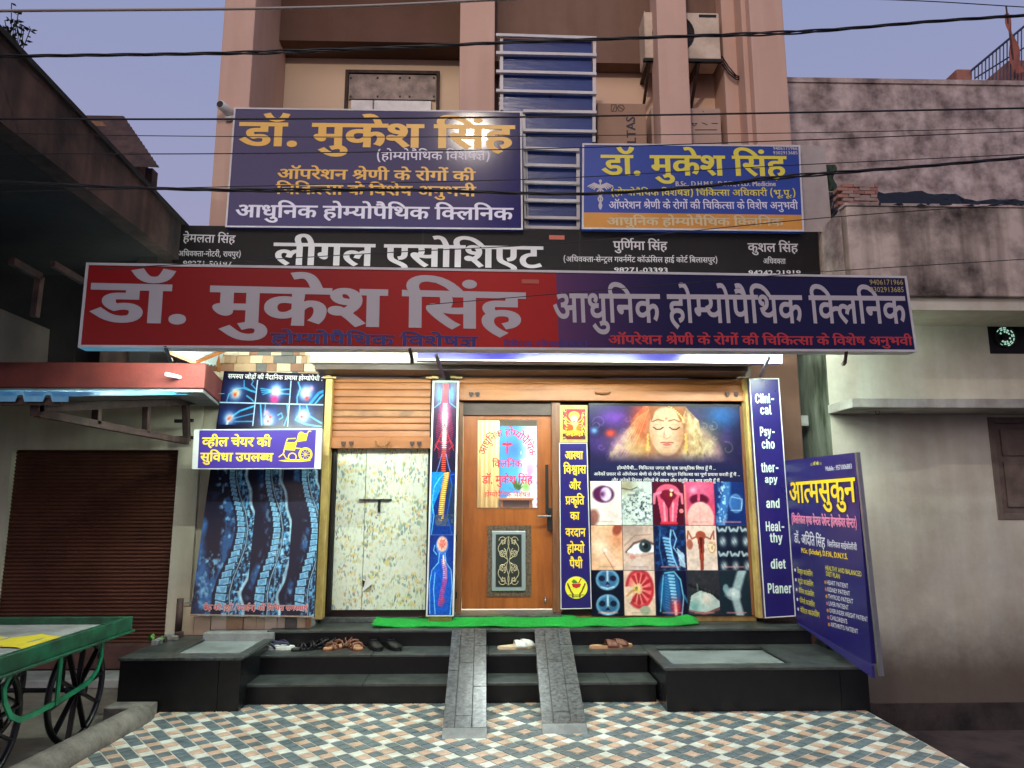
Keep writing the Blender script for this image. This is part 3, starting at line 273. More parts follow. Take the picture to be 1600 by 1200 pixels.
LINES = {
'डॉ. मुकेश सिंह': [37,77,801,3,50,69,25,75,58,3,67,60,6,61],
'(होम्योपैथिक विशेषज्ञ)': [795,61,79,207,51,79,46,76,67,41,25,3,67,57,58,75,59,180,796],
'होम्योपैथिक विशेषज्ञ': [61,79,207,51,79,46,76,67,41,25,3,67,57,58,75,59,180],
'ऑपरेशन श्रेणी के रोगों की': [21,46,52,75,58,44,3,284,75,39,68,3,25,75,3,52,79,27,461,3,25,68],
'चिकित्सा के विशेष अनुभवी': [67,30,67,25,198,60,66,3,25,75,3,67,57,58,75,59,3,9,44,69,49,57,68],
'आधुनिक होम्योपैथिक क्लिनिक': [10,43,69,67,44,25,3,61,79,207,51,79,46,76,67,41,25,3,67,183,54,67,44,25],
'(होम्योपैथिक विशेषज्ञ) चिकित्सा अधिकारी (भू.पू.)': [795,61,79,207,51,79,46,76,67,41,25,3,67,57,58,75,59,180,796,3,67,30,67,25,198,60,66,3,9,67,43,25,66,52,68,3,795,49,70,801,46,70,801,796],
'ऑपरेशन श्रेणी के रोगों की चिकित्सा के विशेष अनुभवी': [21,46,52,75,58,44,3,284,75,39,68,3,25,75,3,52,79,27,461,3,25,68,3,67,30,67,25,198,60,66,3,25,75,3,67,57,58,75,59,3,9,44,69,49,57,68],
'चिकित्सा अधिकारी (भू.पू.)': [67,30,67,25,198,60,66,3,9,67,43,25,66,52,68,3,795,49,70,801,46,70,801,796],
'हेमलता सिंह': [61,75,50,54,40,66,3,67,60,6,61],
'(अधिवक्ता-नोटरी, रायपुर)': [795,9,67,43,57,183,40,66,800,44,79,35,52,68,799,3,52,66,51,46,69,52,796],
'लीगल एसोशिएट': [54,68,27,54,3,19,60,79,67,58,19,35],
'पुर्णिमा सिंह': [46,69,67,39,181,50,66,3,67,60,6,61],
'(अधिवक्ता-सेन्ट्रल गवर्नमेंट कॉऊंसिल हाई कोर्ट बिलासपुर)': [795,9,67,43,57,183,40,66,800,60,75,202,264,54,3,27,57,44,181,50,449,35,3,25,77,14,6,67,60,54,3,61,66,12,3,25,79,35,181,3,67,48,54,66,60,46,69,52,796],
'कुशल सिंह': [25,69,58,54,3,67,60,6,61],
'अधिवक्ता': [9,67,43,57,183,40,66],
'व्हील चेयर की': [212,61,68,54,3,30,75,51,52,3,25,68],
'सुविधा उपलब्ध': [60,69,67,57,43,66,3,13,46,54,548],
'समस्या जोड़ों की नैदानिक प्रयास होम्योपैथी :': [60,50,215,51,66,3,32,79,96,461,3,25,68,3,44,76,42,66,67,44,25,3,274,51,66,60,3,61,79,207,51,79,46,76,41,68,3,813],
'रीढ़ की हड्डी (स्पाईन) की विभिन्न समस्याएं': [52,68,97,3,25,68,3,61,515,68,3,795,570,66,12,44,796,3,25,68,3,67,57,67,49,545,3,60,50,215,51,66,19,6],
'आधुनिक': [10,43,69,67,44,25],
'होम्योपैथिक': [61,79,207,51,79,46,76,67,41,25],
'क्लिनिक': [67,183,54,67,44,25],
'आस्था': [10,568,66],
'विश्वास': [67,57,559,66,60],
'और': [24,52],
'प्रकृति': [274,25,71,67,40],
'का': [25,66],
'वरदान': [57,52,42,66,44],
'होम्यो': [61,79,207,51,79],
'पैथी': [46,76,41,68],
'होम्योपैथी... चिकित्सा जगत की एक प्राकृतिक विधा हूँ मैं ..': [61,79,207,51,79,46,76,41,68,801,801,801,3,67,30,67,25,198,60,66,3,32,27,40,3,25,68,3,19,25,3,274,66,25,71,67,40,25,3,67,57,43,66,3,405,5,3,50,452,3,801,801],
'अनेकों प्रकार के ऑपरेशन श्रेणी के रोगों की समूल चिकित्सा का पूर्ण प्रयास करती हूँ मैं ..': [9,44,75,25,461,3,274,25,66,52,3,25,75,3,21,46,52,75,58,44,3,284,75,39,68,3,25,75,3,52,79,27,461,3,25,68,3,60,50,70,54,3,67,30,67,25,198,60,66,3,25,66,3,46,70,39,181,3,274,51,66,60,3,25,52,40,68,3,405,5,3,50,452,3,801,801],
'और अनेको निराश रोगियों में आशा और संतुष्टि का भाव लाती हूँ मैं ..': [24,52,3,9,44,75,25,79,3,67,44,52,66,58,3,52,79,67,27,51,461,3,50,449,3,10,58,66,3,24,52,3,60,6,40,69,67,562,3,25,66,3,49,66,57,3,54,66,40,68,3,405,5,3,50,452,3,801,801],
'आत्मसुकुन': [10,198,50,60,69,25,69,44],
'।। माँ श्री ।।': [104,104,3,50,66,5,3,284,68,3,104,104],
'(क्लिनिकल एण्ड मेन्टल पेशेन्ट हेल्थकेयर सेन्टर)': [795,67,183,54,67,44,25,54,3,19,197,37,3,50,75,202,35,54,3,46,75,58,75,202,35,3,61,75,556,25,75,51,52,3,60,75,202,35,52,796],
'डॉ. अदिति सिंह': [37,77,801,3,9,67,42,67,40,3,67,60,6,61],
'क्लिनिकल साईकोलॉजी': [67,183,54,67,44,25,54,3,60,66,12,25,79,54,77,32,68],
'चिल्ड्रन काउंसलिंग': [67,30,555,44,3,25,66,13,6,60,67,54,6,27],
'स्टूडेंट काउंसलिंग': [215,35,70,37,449,35,3,25,66,13,6,60,67,54,6,27],
'कैरियर काउंसलिंग': [25,76,67,52,51,52,3,25,66,13,6,60,67,54,6,27],
'फेमिली काउंसलिंग': [47,75,67,50,54,68,3,25,66,13,6,60,67,54,6,27],
'मेरिटल काउंसलिंग': [50,75,67,52,35,54,3,25,66,13,6,60,67,54,6,27],
}
LATIN = {
'C': [730, [382,-10,1,289,-10,0,143,81,0,60,248,0,60,363,1,60,479,0,143,646,0,289,737,0,382,737,1,438,737,0,536,705,0,614,643,0,666,555,0,676,499,1,583,499,1,575,536,0,538,593,0,483,632,0,418,651,0,382,651,1,317,651,0,211,585,0,150,457,0,150,363,1,150,271,0,212,142,0,317,76,0,382,76,1,418,76,0,483,96,0,538,135,0,575,192,0,583,229,1,676,229,1,667,173,0,614,85,0,536,23,0,438,-10,0]],
'l': [275, [200,-4,1,138,-4,0,77,62,0,77,121,1,77,728,1,165,728,1,165,143,1,165,105,0,183,75,0,210,75,1,225,75,0,239,77,0,246,79,1,263,4,1,251,1,0,217,-4,0]],
'i': [242, [77,0,1,77,546,1,165,546,1,165,0,1],[122,635,1,97,635,0,61,669,0,61,693,1,61,718,0,97,751,0,122,751,1,147,751,0,183,718,0,183,693,1,183,669,0,147,635,0]],
'n': [591, [165,327,1,165,0,1,77,0,1,77,546,1,162,546,1,162,414,1,150,414,1,175,489,0,267,553,0,329,553,1,384,553,0,467,507,0,514,416,0,514,347,1,514,0,1,426,0,1,426,339,1,426,402,0,360,474,0,303,474,1,264,474,0,201,439,0,165,374,0]],
'c': [571, [299,-12,1,225,-12,0,113,59,0,51,186,0,51,270,1,51,355,0,113,482,0,225,553,0,299,553,1,339,553,0,409,532,0,467,494,0,509,438,0,521,402,1,436,378,1,430,399,0,406,434,0,371,460,0,326,474,0,299,474,1,245,474,0,174,417,0,140,324,0,140,270,1,140,216,0,174,124,0,245,67,0,299,67,1,327,67,0,373,82,0,408,108,0,433,146,0,438,167,1,522,144,1,512,107,0,469,50,0,411,9,0,339,-12,0]],
'a': [562, [230,-13,1,178,-13,0,94,26,0,44,102,0,44,155,1,44,202,0,81,261,0,143,294,0,218,311,0,256,316,1,305,322,0,367,329,0,396,346,0,396,366,1,396,369,1,396,403,0,371,450,0,320,476,0,282,476,1,243,476,0,188,451,0,153,415,0,144,396,1,60,423,1,81,473,0,152,529,0,238,553,0,280,553,1,307,553,0,377,540,0,442,500,0,484,424,0,484,360,1,484,0,1,398,0,1,398,74,1,392,74,1,383,55,0,342,15,0,276,-13,0],[245,65,1,294,65,0,361,103,0,396,164,0,396,197,1,396,273,1,391,267,0,355,256,0,309,249,0,265,243,0,252,242,1,221,238,0,166,219,0,132,182,0,132,151,1,132,123,0,162,84,0,212,65,0]],
'P': [639, [88,0,1,88,728,1,337,728,1,422,728,0,532,666,0,585,561,0,585,496,1,585,431,0,532,326,0,422,263,0,337,263,1,161,263,1,161,345,1,333,345,1,391,345,0,461,384,0,493,453,0,493,496,1,493,539,0,461,607,0,390,646,0,332,646,1,181,646,1,181,0,1]],
's': [528, [263,-12,1,207,-12,0,119,21,0,62,85,0,53,132,1,136,152,1,148,107,0,213,65,0,262,65,1,319,65,0,387,114,0,387,148,1,387,176,0,347,214,0,307,223,1,216,245,1,142,262,0,69,336,0,69,394,1,69,440,0,122,512,0,213,553,0,271,553,1,328,553,0,406,519,0,456,460,0,468,421,1,388,401,1,377,430,0,325,478,0,272,478,1,223,478,0,158,433,0,158,399,1,158,369,0,202,332,0,250,321,1,333,301,1,407,284,0,478,210,0,478,154,1,478,106,0,424,31,0,327,-12,0]],
'y': [562, [68,-198,1,91,-122,1,100,-124,1,127,-131,0,171,-125,0,206,-87,0,219,-48,1,235,-3,1,26,546,1,123,546,1,239,222,1,257,171,0,283,72,0,297,25,1,265,25,1,279,72,0,305,172,0,323,222,1,440,546,1,536,546,1,296,-82,1,279,-125,0,233,-181,0,171,-208,0,133,-208,1,109,-208,0,75,-201,0]],
'h': [591, [165,327,1,165,0,1,77,0,1,77,728,1,165,728,1,165,414,1,150,414,1,175,489,0,267,553,0,329,553,1,384,553,0,468,507,0,514,416,0,514,347,1,514,0,1,426,0,1,426,339,1,426,402,0,360,474,0,303,474,1,264,474,0,201,439,0,165,374,0]],
'o': [600, [299,-12,1,225,-12,0,113,59,0,51,186,0,51,270,1,51,355,0,113,482,0,225,553,0,299,553,1,374,553,0,486,482,0,549,355,0,549,270,1,549,186,0,486,59,0,374,-12,0],[299,67,1,354,67,0,426,124,0,460,216,0,460,270,1,460,324,0,426,417,0,354,474,0,299,474,1,245,474,0,174,417,0,140,324,0,140,270,1,140,216,0,174,124,0,245,67,0]],
't': [327, [292,546,1,292,471,1,10,471,1,10,546,1],[92,676,1,180,676,1,180,142,1,180,105,0,209,71,0,244,71,1,252,71,0,278,75,0,289,77,1,307,3,1,293,-2,0,259,-7,0,242,-7,1,171,-7,0,92,68,0,92,135,1]],
'r': [376, [77,0,1,77,546,1,162,546,1,162,462,1,168,462,1,183,503,0,261,554,0,310,554,1,319,554,0,346,553,0,354,552,1,354,464,1,350,465,0,319,469,0,301,469,1,262,469,0,200,436,0,165,379,0,165,342,1,165,0,1]],
'e': [583, [307,-12,1,228,-12,0,113,59,0,51,185,0,51,269,1,51,353,0,111,480,0,222,553,0,296,553,1,340,553,0,424,524,0,493,460,0,534,355,0,534,280,1,534,243,1,110,243,1,110,317,1,487,317,1,446,290,1,446,344,0,412,427,0,346,475,0,296,475,1,247,475,0,177,426,0,140,349,0,140,304,1,140,255,1,140,194,0,182,110,0,257,66,0,307,66,1,339,66,0,392,85,0,430,123,0,440,150,1,525,127,1,513,86,0,452,23,0,363,-12,0]],
'p': [612, [77,-204,1,77,546,1,162,546,1,162,458,1,172,458,1,181,473,0,214,518,0,277,553,0,330,553,1,398,553,0,502,484,0,562,358,0,562,271,1,562,185,0,503,58,0,399,-12,0,331,-12,1,279,-12,0,215,24,0,181,69,0,172,84,1,165,84,1,165,-204,1],[317,67,1,369,67,0,438,122,0,472,215,0,472,272,1,472,329,0,438,420,0,369,474,0,317,474,1,267,474,0,199,423,0,164,333,0,164,272,1,164,212,0,199,119,0,268,67,0]],
'd': [612, [282,-12,1,214,-12,0,109,58,0,51,185,0,51,271,1,51,358,0,110,484,0,214,553,0,282,553,1,335,553,0,398,518,0,432,473,0,440,458,1,447,458,1,447,728,1,535,728,1,535,0,1,450,0,1,450,84,1,440,84,1,432,69,0,397,24,0,334,-12,0],[295,67,1,345,67,0,413,119,0,448,212,0,448,272,1,448,333,0,414,423,0,345,474,0,295,474,1,243,474,0,174,420,0,140,329,0,140,272,1,140,215,0,175,122,0,244,67,0]],
'H': [743, [88,0,1,88,728,1,181,728,1,181,413,1,562,413,1,562,728,1,655,728,1,655,0,1,562,0,1,562,331,1,181,331,1,181,0,1]],
'-': [648, [482,351,1,482,270,1,163,270,1,163,351,1]],
}
def _flat(c):
    p = [(c[i], c[i + 1], c[i + 2]) for i in range(0, len(c), 3)]; q = []
    for i, a in enumerate(p):                    # put in the implied on-curve points
        b = p[(i + 1) % len(p)]; q.append(a)
        if not a[2] and not b[2]: q.append(((a[0] + b[0]) / 2, (a[1] + b[1]) / 2, 1))
    k = next(i for i, a in enumerate(q) if a[2]); q = q[k:] + q[:k]; r = []; n = len(q); i = 0
    while i < n:
        a = q[i]; b = q[(i + 1) % n]; r.append((a[0], a[1]))
        if not b[2]:
            c2 = q[(i + 2) % n]
            for t in (0.33, 0.67):
                r.append(tuple((1 - t) ** 2 * a[j] + 2 * t * (1 - t) * b[j] + t * t * c2[j] for j in (0, 1)))
            i += 2
        else: i += 1
    return r
_area = lambda p: 0.5 * sum(p[i - 1][0] * p[i][1] - p[i][0] * p[i - 1][1] for i in range(len(p)))
def _inside(pt, poly):
    x, y = pt; c = False
    for i in range(len(poly)):
        x1, y1 = poly[i - 1]; x2, y2 = poly[i]
        if (y1 > y) != (y2 > y) and x < (x2 - x1) * (y - y1) / (y2 - y1) + x1: c = not c
    return c
GLYPHS.update(LATIN)
GL = {k: [_flat(c) for c in v[1:]] for k, v in GLYPHS.items()}
_cache = {}
def embolden(p, ex, ey, s):
    n = len(p); r = []
    for i in range(n):
        a = p[i - 1]; b = p[i]; c = p[(i + 1) % n]
        d1 = (b[0] - a[0], b[1] - a[1]); d2 = (c[0] - b[0], c[1] - b[1])
        l1 = math.hypot(*d1) or 1; l2 = math.hypot(*d2) or 1
        n1 = (d1[1] / l1, -d1[0] / l1); n2 = (d2[1] / l2, -d2[0] / l2)
        m = (n1[0] + n2[0], n1[1] + n2[1]); q = m[0] * n1[0] + m[1] * n1[1]
        k = 1 / max(q, 0.55); r.append((b[0] + s * m[0] * k * ex, b[1] + s * m[1] * k * ey))
    return r
def _wind(x, y, loops):
    w = 0
    for l in loops:
        x1, y1 = l[-1]
        for x2, y2 in l:
            if y1 <= y:
                if y2 > y and (x2 - x1) * (y - y1) - (x - x1) * (y2 - y1) > 0: w += 1
            elif y2 <= y and (x2 - x1) * (y - y1) - (x - x1) * (y2 - y1) < 0: w -= 1
            x1, y1 = x2, y2
    return w
def fill(loops, sg):
    """triangles of everything the outlines enclose, crossings included"""
    vs = []; es = []
    for l in loops:
        k = len(vs); vs += [Vector(p) for p in l]; es += [(k + i, k + (i + 1) % len(l)) for i in range(len(l))]
    ov, _, of, _, _, _ = delaunay_2d_cdt(vs, es, [], 0, 0.01)
    tr = []
    for f in of:
        cx = sum(ov[i].x for i in f) / len(f); cy = sum(ov[i].y for i in f) / len(f)
        if _wind(cx, cy, loops) * sg > 0: tr.append(tuple(f))
    return [(v.x, v.y) for v in ov], tr
def glyph(g, ex, ey):
    key = (g, ex, ey)
    if key in _cache: return _cache[key]
    cs = [c for c in GL[g] if len(c) > 2]; ar = [_area(c) for c in cs]
    big = max(range(len(cs)), key=lambda i: abs(ar[i])); sg = 1 if ar[big] > 0 else -1
    em = [embolden(c, ex, ey, sg) for c in cs]
    em = [e for e, a in zip(em, ar) if _area(e) * a > 0]
    _cache[key] = [fill(em, sg)]; return _cache[key]
YH = 640.0                                       # top of the head line in letter units
def hindi(mb, s, A, Rt, Up, Nn, width, h, ex=12, ey=8, lift=0.002, grow=0, warp=None):
    tot = sum(GLYPHS[g][0] for g in LINES[s]); sx = width / tot; sy = h / YH; lay = 0; x = y = 0; nxt = 0
    for g in LINES[s]:
        x = nxt; nxt = x + GLYPHS[g][0]
        if not GL[g]: continue
        for vl, tr in glyph(g, ex + grow, ey + grow):
            lay += 1; z = lift + (lay % 4) * 0.00012
            if warp: vs = [warp((vx + x) / tot, (vy + y) / YH, z) for vx, vy in vl]
            else: vs = [A + Rt * ((vx + x) * sx) + Up * ((vy + y) * sy - h) + Nn * z for vx, vy in vl]
            mb.add(vs, tr)
def hline(parent, plane, s, p0, p1, h, m, ex=12, ey=8, lift=0.003, outline=None, om=None, name='lettering'):
    """head line runs from picture point p0 to p1 on the plane of the sign; h = letter height there in picture points"""
    A = plane.at(*p0); Bp = plane.at(*p1); Hh = (plane.at(p0[0], p0[1] + h) - A).length
    Rt = (Bp - A).normalized(); Nn = plane.n; Up = Nn.cross(Rt).normalized()
    if Up.z < 0: Up = -Up
    if outline:
        mb = MB(); hindi(mb, s, A, Rt, Up, Nn, (Bp - A).length, Hh, ex, ey, lift - 0.0012, grow=outline)
        mb.build(name + '_outline', om, parent)
    mb = MB(); hindi(mb, s, A, Rt, Up, Nn, (Bp - A).length, Hh, ex, ey, lift)
    return mb.build(name, m, parent)
def bold_latin(parent, plane, s, p0, p1, h, m, ex=40, ey=22, lift=.003, name='lettering'):
    A = plane.at(*p0); Bp = plane.at(*p1); Hh = (plane.at(p0[0], p0[1] - h) - A).length; Rt = (Bp - A); Wd = Rt.length; Rt.normalize()
    Up = plane.n.cross(Rt).normalized(); Up = -Up if Up.z < 0 else Up
    gap = 74; tot = sum(GLYPHS[c][0] + gap for c in s); sx = Wd / tot; x = gap / 2; mb = MB(); k = 0
    for c in s:
        for vl, tr in glyph(c, ex, ey):
            k += 1; mb.add([A + Rt * ((vx + x) * sx) + Up * (vy * Hh / 727) + plane.n * (lift + (k % 2) * .00012) for vx, vy in vl], tr)
        x += GLYPHS[c][0] + gap
    return mb.build(name, m, parent)
_lat = {}
def latin(parent, plane, s, p0, p1, h, m, bold=0.02, lift=0.003, name='lettering'):
    """baseline from p0 to p1, h = capital height in picture points"""
    key = s
    if key not in _lat:
        cu = bpy.data.curves.new('t', 'FONT'); cu.body = s; cu.size = 1; cu.resolution_u = 2; cu.fill_mode = 'BOTH'
        o = bpy.data.objects.new('t', cu); COL.objects.link(o); dg = bpy.context.evaluated_depsgraph_get(); dg.update()
        me = bpy.data.meshes.new_from_object(o.evaluated_get(dg)); vs = [tuple(v.co) for v in me.vertices]; fs = [tuple(f.vertices) for f in me.polygons]
        bpy.data.objects.remove(o); bpy.data.curves.remove(cu); bpy.data.meshes.remove(me)
        _lat[key] = (vs, fs)
    vs, fs = _lat[key]; x0 = min(v[0] for v in vs); x1 = max(v[0] for v in vs)
    A = plane.at(*p0); Bp = plane.at(*p1); Hh = (plane.at(p0[0], p0[1] - h) - A).length / 0.73
    Rt = (Bp - A); Wd = Rt.length; Rt.normalize(); Nn = plane.n; Up = Nn.cross(Rt).normalized()
    if Up.z < 0: Up = -Up
    sx = Wd / (x1 - x0)
    mb = MB(); cp_ = 1 if bold < .012 else 5
    for c in range(cp_):
        dx = 0 if cp_ == 1 else (c - 2) / 2 * bold * 1.2
        mb.add([A + Rt * (v[0] - x0 + dx) * sx + Up * (v[1] + (c % 2) * bold * .3) * Hh + Nn * (lift + c * .00012) for v in vs], fs)
    return mb.build(name, m, parent)

# ------------------------------------------------------------------ printed pictures: colours painted per point of a fine grid
class Art:
    def __init__(s, w, h, col=(0, 0, 0), res=1.0):
        s.w, s.h = w, h; s.nx = int(w * res) + 1; s.ny = int(h * res) + 1
        s.X, s.Y = np.meshgrid(np.linspace(0, w, s.nx), np.linspace(0, h, s.ny)); s.im = np.zeros((s.ny, s.nx, 3)); s.im[:] = col
    def _b(s, m, c):
        m = np.clip(m, 0, 1)[..., None]; s.im[:] = s.im * (1 - m) + np.array(c, float) * m
    def rect(s, x0, y0, x1, y1, c, a=1): s._b(((s.X >= x0) & (s.X < x1) & (s.Y >= y0) & (s.Y < y1)) * float(a), c)
    def ell(s, cx, cy, rx, ry, c, a=1, soft=0.25, rot=0, clip=None):
        t = R(rot); dx = s.X - cx; dy = s.Y - cy; u = (dx * math.cos(t) + dy * math.sin(t)) / rx; v = (-dx * math.sin(t) + dy * math.cos(t)) / ry
        d = np.sqrt(u * u + v * v); m = (1 - d) / soft + 0.5
        s._b(s._c(np.clip(m, 0, 1) * a, clip), c)
    def glow(s, cx, cy, r, c, a=1, ry=None, clip=None):
        ry = ry or r; m = np.exp(-(((s.X - cx) / r) ** 2 + ((s.Y - cy) / ry) ** 2)) * a; s._b(s._c(m, clip), c)
    def _c(s, m, clip):
        if clip: m = m * ((s.X >= clip[0]) & (s.X < clip[2]) & (s.Y >= clip[1]) & (s.Y < clip[3]))
        return m
    def line(s, pts, w, c, a=1, soft=0.7, clip=None, w1=None):
        d = np.full(s.X.shape, 1e9); n = len(pts) - 1
        for i in range(n):
            x0, y0 = pts[i]; x1, y1 = pts[i + 1]; L2 = (x1 - x0) ** 2 + (y1 - y0) ** 2 + 1e-9
            t = np.clip(((s.X - x0) * (x1 - x0) + (s.Y - y0) * (y1 - y0)) / L2, 0, 1)
            ww = w if w1 is None else w + (w1 - w) * ((i + t) / n)
            d = np.minimum(d, np.hypot(s.X - x0 - t * (x1 - x0), s.Y - y0 - t * (y1 - y0)) - ww / 2)
        s._b(s._c(np.clip(0.5 - d / (2 * soft), 0, 1) * a, clip), c)
    def poly(s, pts, c, a=1, clip=None):
        m = np.zeros(s.X.shape, bool)
        for i in range(len(pts)):
            x1, y1 = pts[i - 1]; x2, y2 = pts[i]
            if y1 == y2: continue
            m ^= ((y1 > s.Y) != (y2 > s.Y)) & (s.X < (x2 - x1) * (s.Y - y1) / (y2 - y1) + x1)
        s._b(s._c(m * float(a), clip), c)
    def noise(s, sx, sy, seed=0, oct=3):
        r = np.random.RandomState(seed); o = np.zeros(s.X.shape); amp = 1; tot = 0
        for k in range(oct):
            gx = max(2, int(s.w / sx) + 2); gy = max(2, int(s.h / sy) + 2); g = r.rand(gy + 1, gx + 1)
            fx = s.X / s.w * (gx - 1); fy = s.Y / s.h * (gy - 1); ix = fx.astype(int); iy = fy.astype(int); fx = fx - ix; fy = fy - iy
            fx = fx * fx * (3 - 2 * fx); fy = fy * fy * (3 - 2 * fy)
            o += amp * ((g[iy, ix] * (1 - fx) + g[iy, ix + 1] * fx) * (1 - fy) + (g[iy + 1, ix] * (1 - fx) + g[iy + 1, ix + 1] * fx) * fy)
            tot += amp; amp *= 0.5; sx /= 2; sy /= 2
        return o / tot
    def mask(s, m, c, clip=None): s._b(s._c(m, clip), c)
    def build(s, name, corners, m, parent, n, lift=0.002):
        """corners TL TR BR BL in space"""
        tl, tr, br, bl = [np.array(Vector(c) + Vector(n) * lift) for c in corners]
        u = (s.X / s.w)[..., None]; v = (s.Y / s.h)[..., None]
        P = (tl * (1 - u) + tr * u) * (1 - v) + (bl * (1 - u) + br * u) * v
        me = bpy.data.meshes.new(name); nx, ny = s.nx, s.ny
        idx = np.arange(nx * ny).reshape(ny, nx)
        f = np.stack([idx[1:, :-1], idx[1:, 1:], idx[:-1, 1:], idx[:-1, :-1]], -1).reshape(-1, 4)
        me.vertices.add(nx * ny); me.vertices.foreach_set('co', P.reshape(-1).astype(np.float32))
        me.loops.add(f.size); me.loops.foreach_set('vertex_index', f.reshape(-1).astype(np.int32))
        me.polygons.add(len(f)); me.polygons.foreach_set('loop_start', np.arange(0, f.size, 4, dtype=np.int32))
        me.update(); me.validate()
        c = s.im / 255.0; c = np.where(c <= 0.04045, c / 12.92, ((c + 0.055) / 1.055) ** 2.4)
        at = me.color_attributes.new('Col', 'FLOAT_COLOR', 'POINT')
        at.data.foreach_set('color', np.concatenate([c.reshape(-1, 3), np.ones((nx * ny, 1))], 1).reshape(-1).astype(np.float32))
        me.materials.append(m); o = bpy.data.objects.new(name, me); COL.objects.link(o)
        if parent is not None:
            o.parent = parent; o.matrix_parent_inverse = Matrix.Translation(parent.location).inverted()
        return o

# ------------------------------------------------------------------ materials in use
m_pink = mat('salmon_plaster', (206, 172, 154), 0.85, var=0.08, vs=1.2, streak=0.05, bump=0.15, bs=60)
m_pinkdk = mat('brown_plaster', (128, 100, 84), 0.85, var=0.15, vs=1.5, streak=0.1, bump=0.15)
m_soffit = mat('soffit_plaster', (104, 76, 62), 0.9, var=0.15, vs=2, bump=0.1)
m_dirty = mat('weathered_plaster', (206, 188, 180), 0.92, col2=(118, 104, 101), vs=3.4, streak=0.2, bump=0.5, bs=18, detail=10)
m_dirty2 = mat('sooty_parapet_plaster', (196, 180, 166), 0.92, col2=(62, 53, 50), vs=1.6, streak=0.45, bump=0.5, bs=18, detail=10)
m_cream = mat('cream_wall_paint', (206, 200, 178), 0.8, col2=(188, 180, 158), vs=1.1, streak=0.10, bump=0.25, bs=22, detail=9)
m_creamR = mat('greyed_wall_paint', (208, 206, 188), 0.8, col2=(178, 173, 156), vs=0.9, streak=0.07, bump=0.3, bs=16, detail=12)
def add_mud(m, z0, z1, colr, amp=.5):
    """splash dirt with a ragged upper edge between heights z0 and z1"""
    N = m.node_tree.nodes; L = m.node_tree.links; b = N['Principled BSDF']; src = b.inputs['Base Color'].links[0].from_socket
    t = N.new('ShaderNodeTexCoord'); sp = N.new('ShaderNodeSeparateXYZ'); L.new(t.outputs['Object'], sp.inputs[0])
    no = N.new('ShaderNodeTexNoise'); no.inputs['Scale'].default_value = 3.0; no.inputs['Detail'].default_value = 12; no.inputs['Roughness'].default_value = .7; L.new(t.outputs['Object'], no.inputs['Vector'])
    ad = N.new('ShaderNodeMath'); ad.operation = 'MULTIPLY_ADD'; L.new(no.outputs['Fac'], ad.inputs[0]); ad.inputs[1].default_value = amp; L.new(sp.outputs['Z'], ad.inputs[2])
    mr = N.new('ShaderNodeMapRange'); mr.interpolation_type = 'SMOOTHSTEP'; mr.inputs[1].default_value = z0 + amp * .5; mr.inputs[2].default_value = z1 + amp * .5; mr.inputs[3].default_value = .92; mr.inputs[4].default_value = 0; L.new(ad.outputs[0], mr.inputs[0])
    mx_ = N.new('ShaderNodeMix'); mx_.data_type = 'RGBA'; L.new(mr.outputs[0], mx_.inputs[0]); L.new(src, mx_.inputs[6]); mx_.inputs[7].default_value = (*lin(colr), 1); L.new(mx_.outputs[2], b.inputs['Base Color'])
add_mud(m_creamR, -.05, .75, (84, 70, 58))
m_damp = mat('damp_stained_base', (70, 60, 55), 0.9, col2=(30, 26, 25), vs=2.4, bump=0.5, detail=10)
m_moss = mat('mossy_plaster', (128, 134, 118), 0.85, col2=(44, 52, 34), vs=1.6, stretch=(2, 2, 0.5), bump=0.4)
m_dark = mat('dark_plaster', (40, 35, 33), 0.95, col2=(22, 19, 19), vs=1.5, bump=0.4, detail=8)  # very dark plaster colour with a random mottle
m_parL = mat('old_balcony_concrete', (92, 68, 60), 0.95, col2=(28, 22, 21), vs=1.3, streak=0.45, bump=0.6, bs=12, detail=10)
m_granite = mat('polished_black_granite', (30, 32, 33), 0.22, col2=(16, 18, 19), vs=9, spec=0.5)
m_granface = mat('black_granite_face', (20, 21, 22), 0.34, col2=(13, 14, 15), vs=7, spec=0.35)
m_grangrey = mat('grey_green_granite', (92, 98, 94), 0.3, col2=(46, 50, 48), vs=26, detail=8)
m_step = mat('grey_granite_tread', (74, 80, 76), 0.38, col2=(44, 49, 47), vs=6, detail=10)  # grey granite for treads and copings, paler than the block faces
m_ramp = mat('speckled_ramp_granite', (98, 102, 102), 0.28, col2=(22, 24, 26), vs=30, detail=4)
m_cement = mat('pale_cement', (150, 152, 148), 0.7, col2=(116, 117, 114), vs=4, bump=0.2)
m_glasstop = mat('pale_green_panel', (150, 160, 156), 0.2, col2=(120, 130, 126), vs=3)
m_ground = mat('dusty_concrete_ground', (120, 112, 100), 0.95, col2=(84, 77, 69), vs=1.6, bump=0.6, bs=25, detail=12)
m_kerb = mat('round_kerb_concrete', (134, 128, 116), 0.9, col2=(98, 92, 84), vs=6, bump=0.7, bs=45)
m_tileW = mat('tile_ivory', (240, 242, 228), 0.32, col2=(218, 218, 202), vs=7)
m_tileT = mat('tile_terracotta', (222, 190, 164), 0.35, col2=(200, 166, 140), vs=9)
m_tileD = mat('tile_slate', (116, 130, 132), 0.35, col2=(90, 104, 108), vs=9)
m_grout = mat('ivory_grout', (228, 228, 214), 0.5, col2=(196, 192, 176), vs=3)
m_wood = mat('orange_wood_door', (168, 94, 36), 0.35, col2=(144, 76, 26), vs=3, stretch=(4, 4, 0.5), coat=0.2)
m_woodfr = mat('brown_door_frame', (134, 88, 56), 0.4, col2=(104, 66, 40), vs=3, stretch=(6, 6, 0.6))
m_slat = mat('orange_shutter_paint', (164, 102, 52), 0.45, col2=(146, 86, 42), vs=2, stretch=(0.6, 2, 5), metal=0.0)
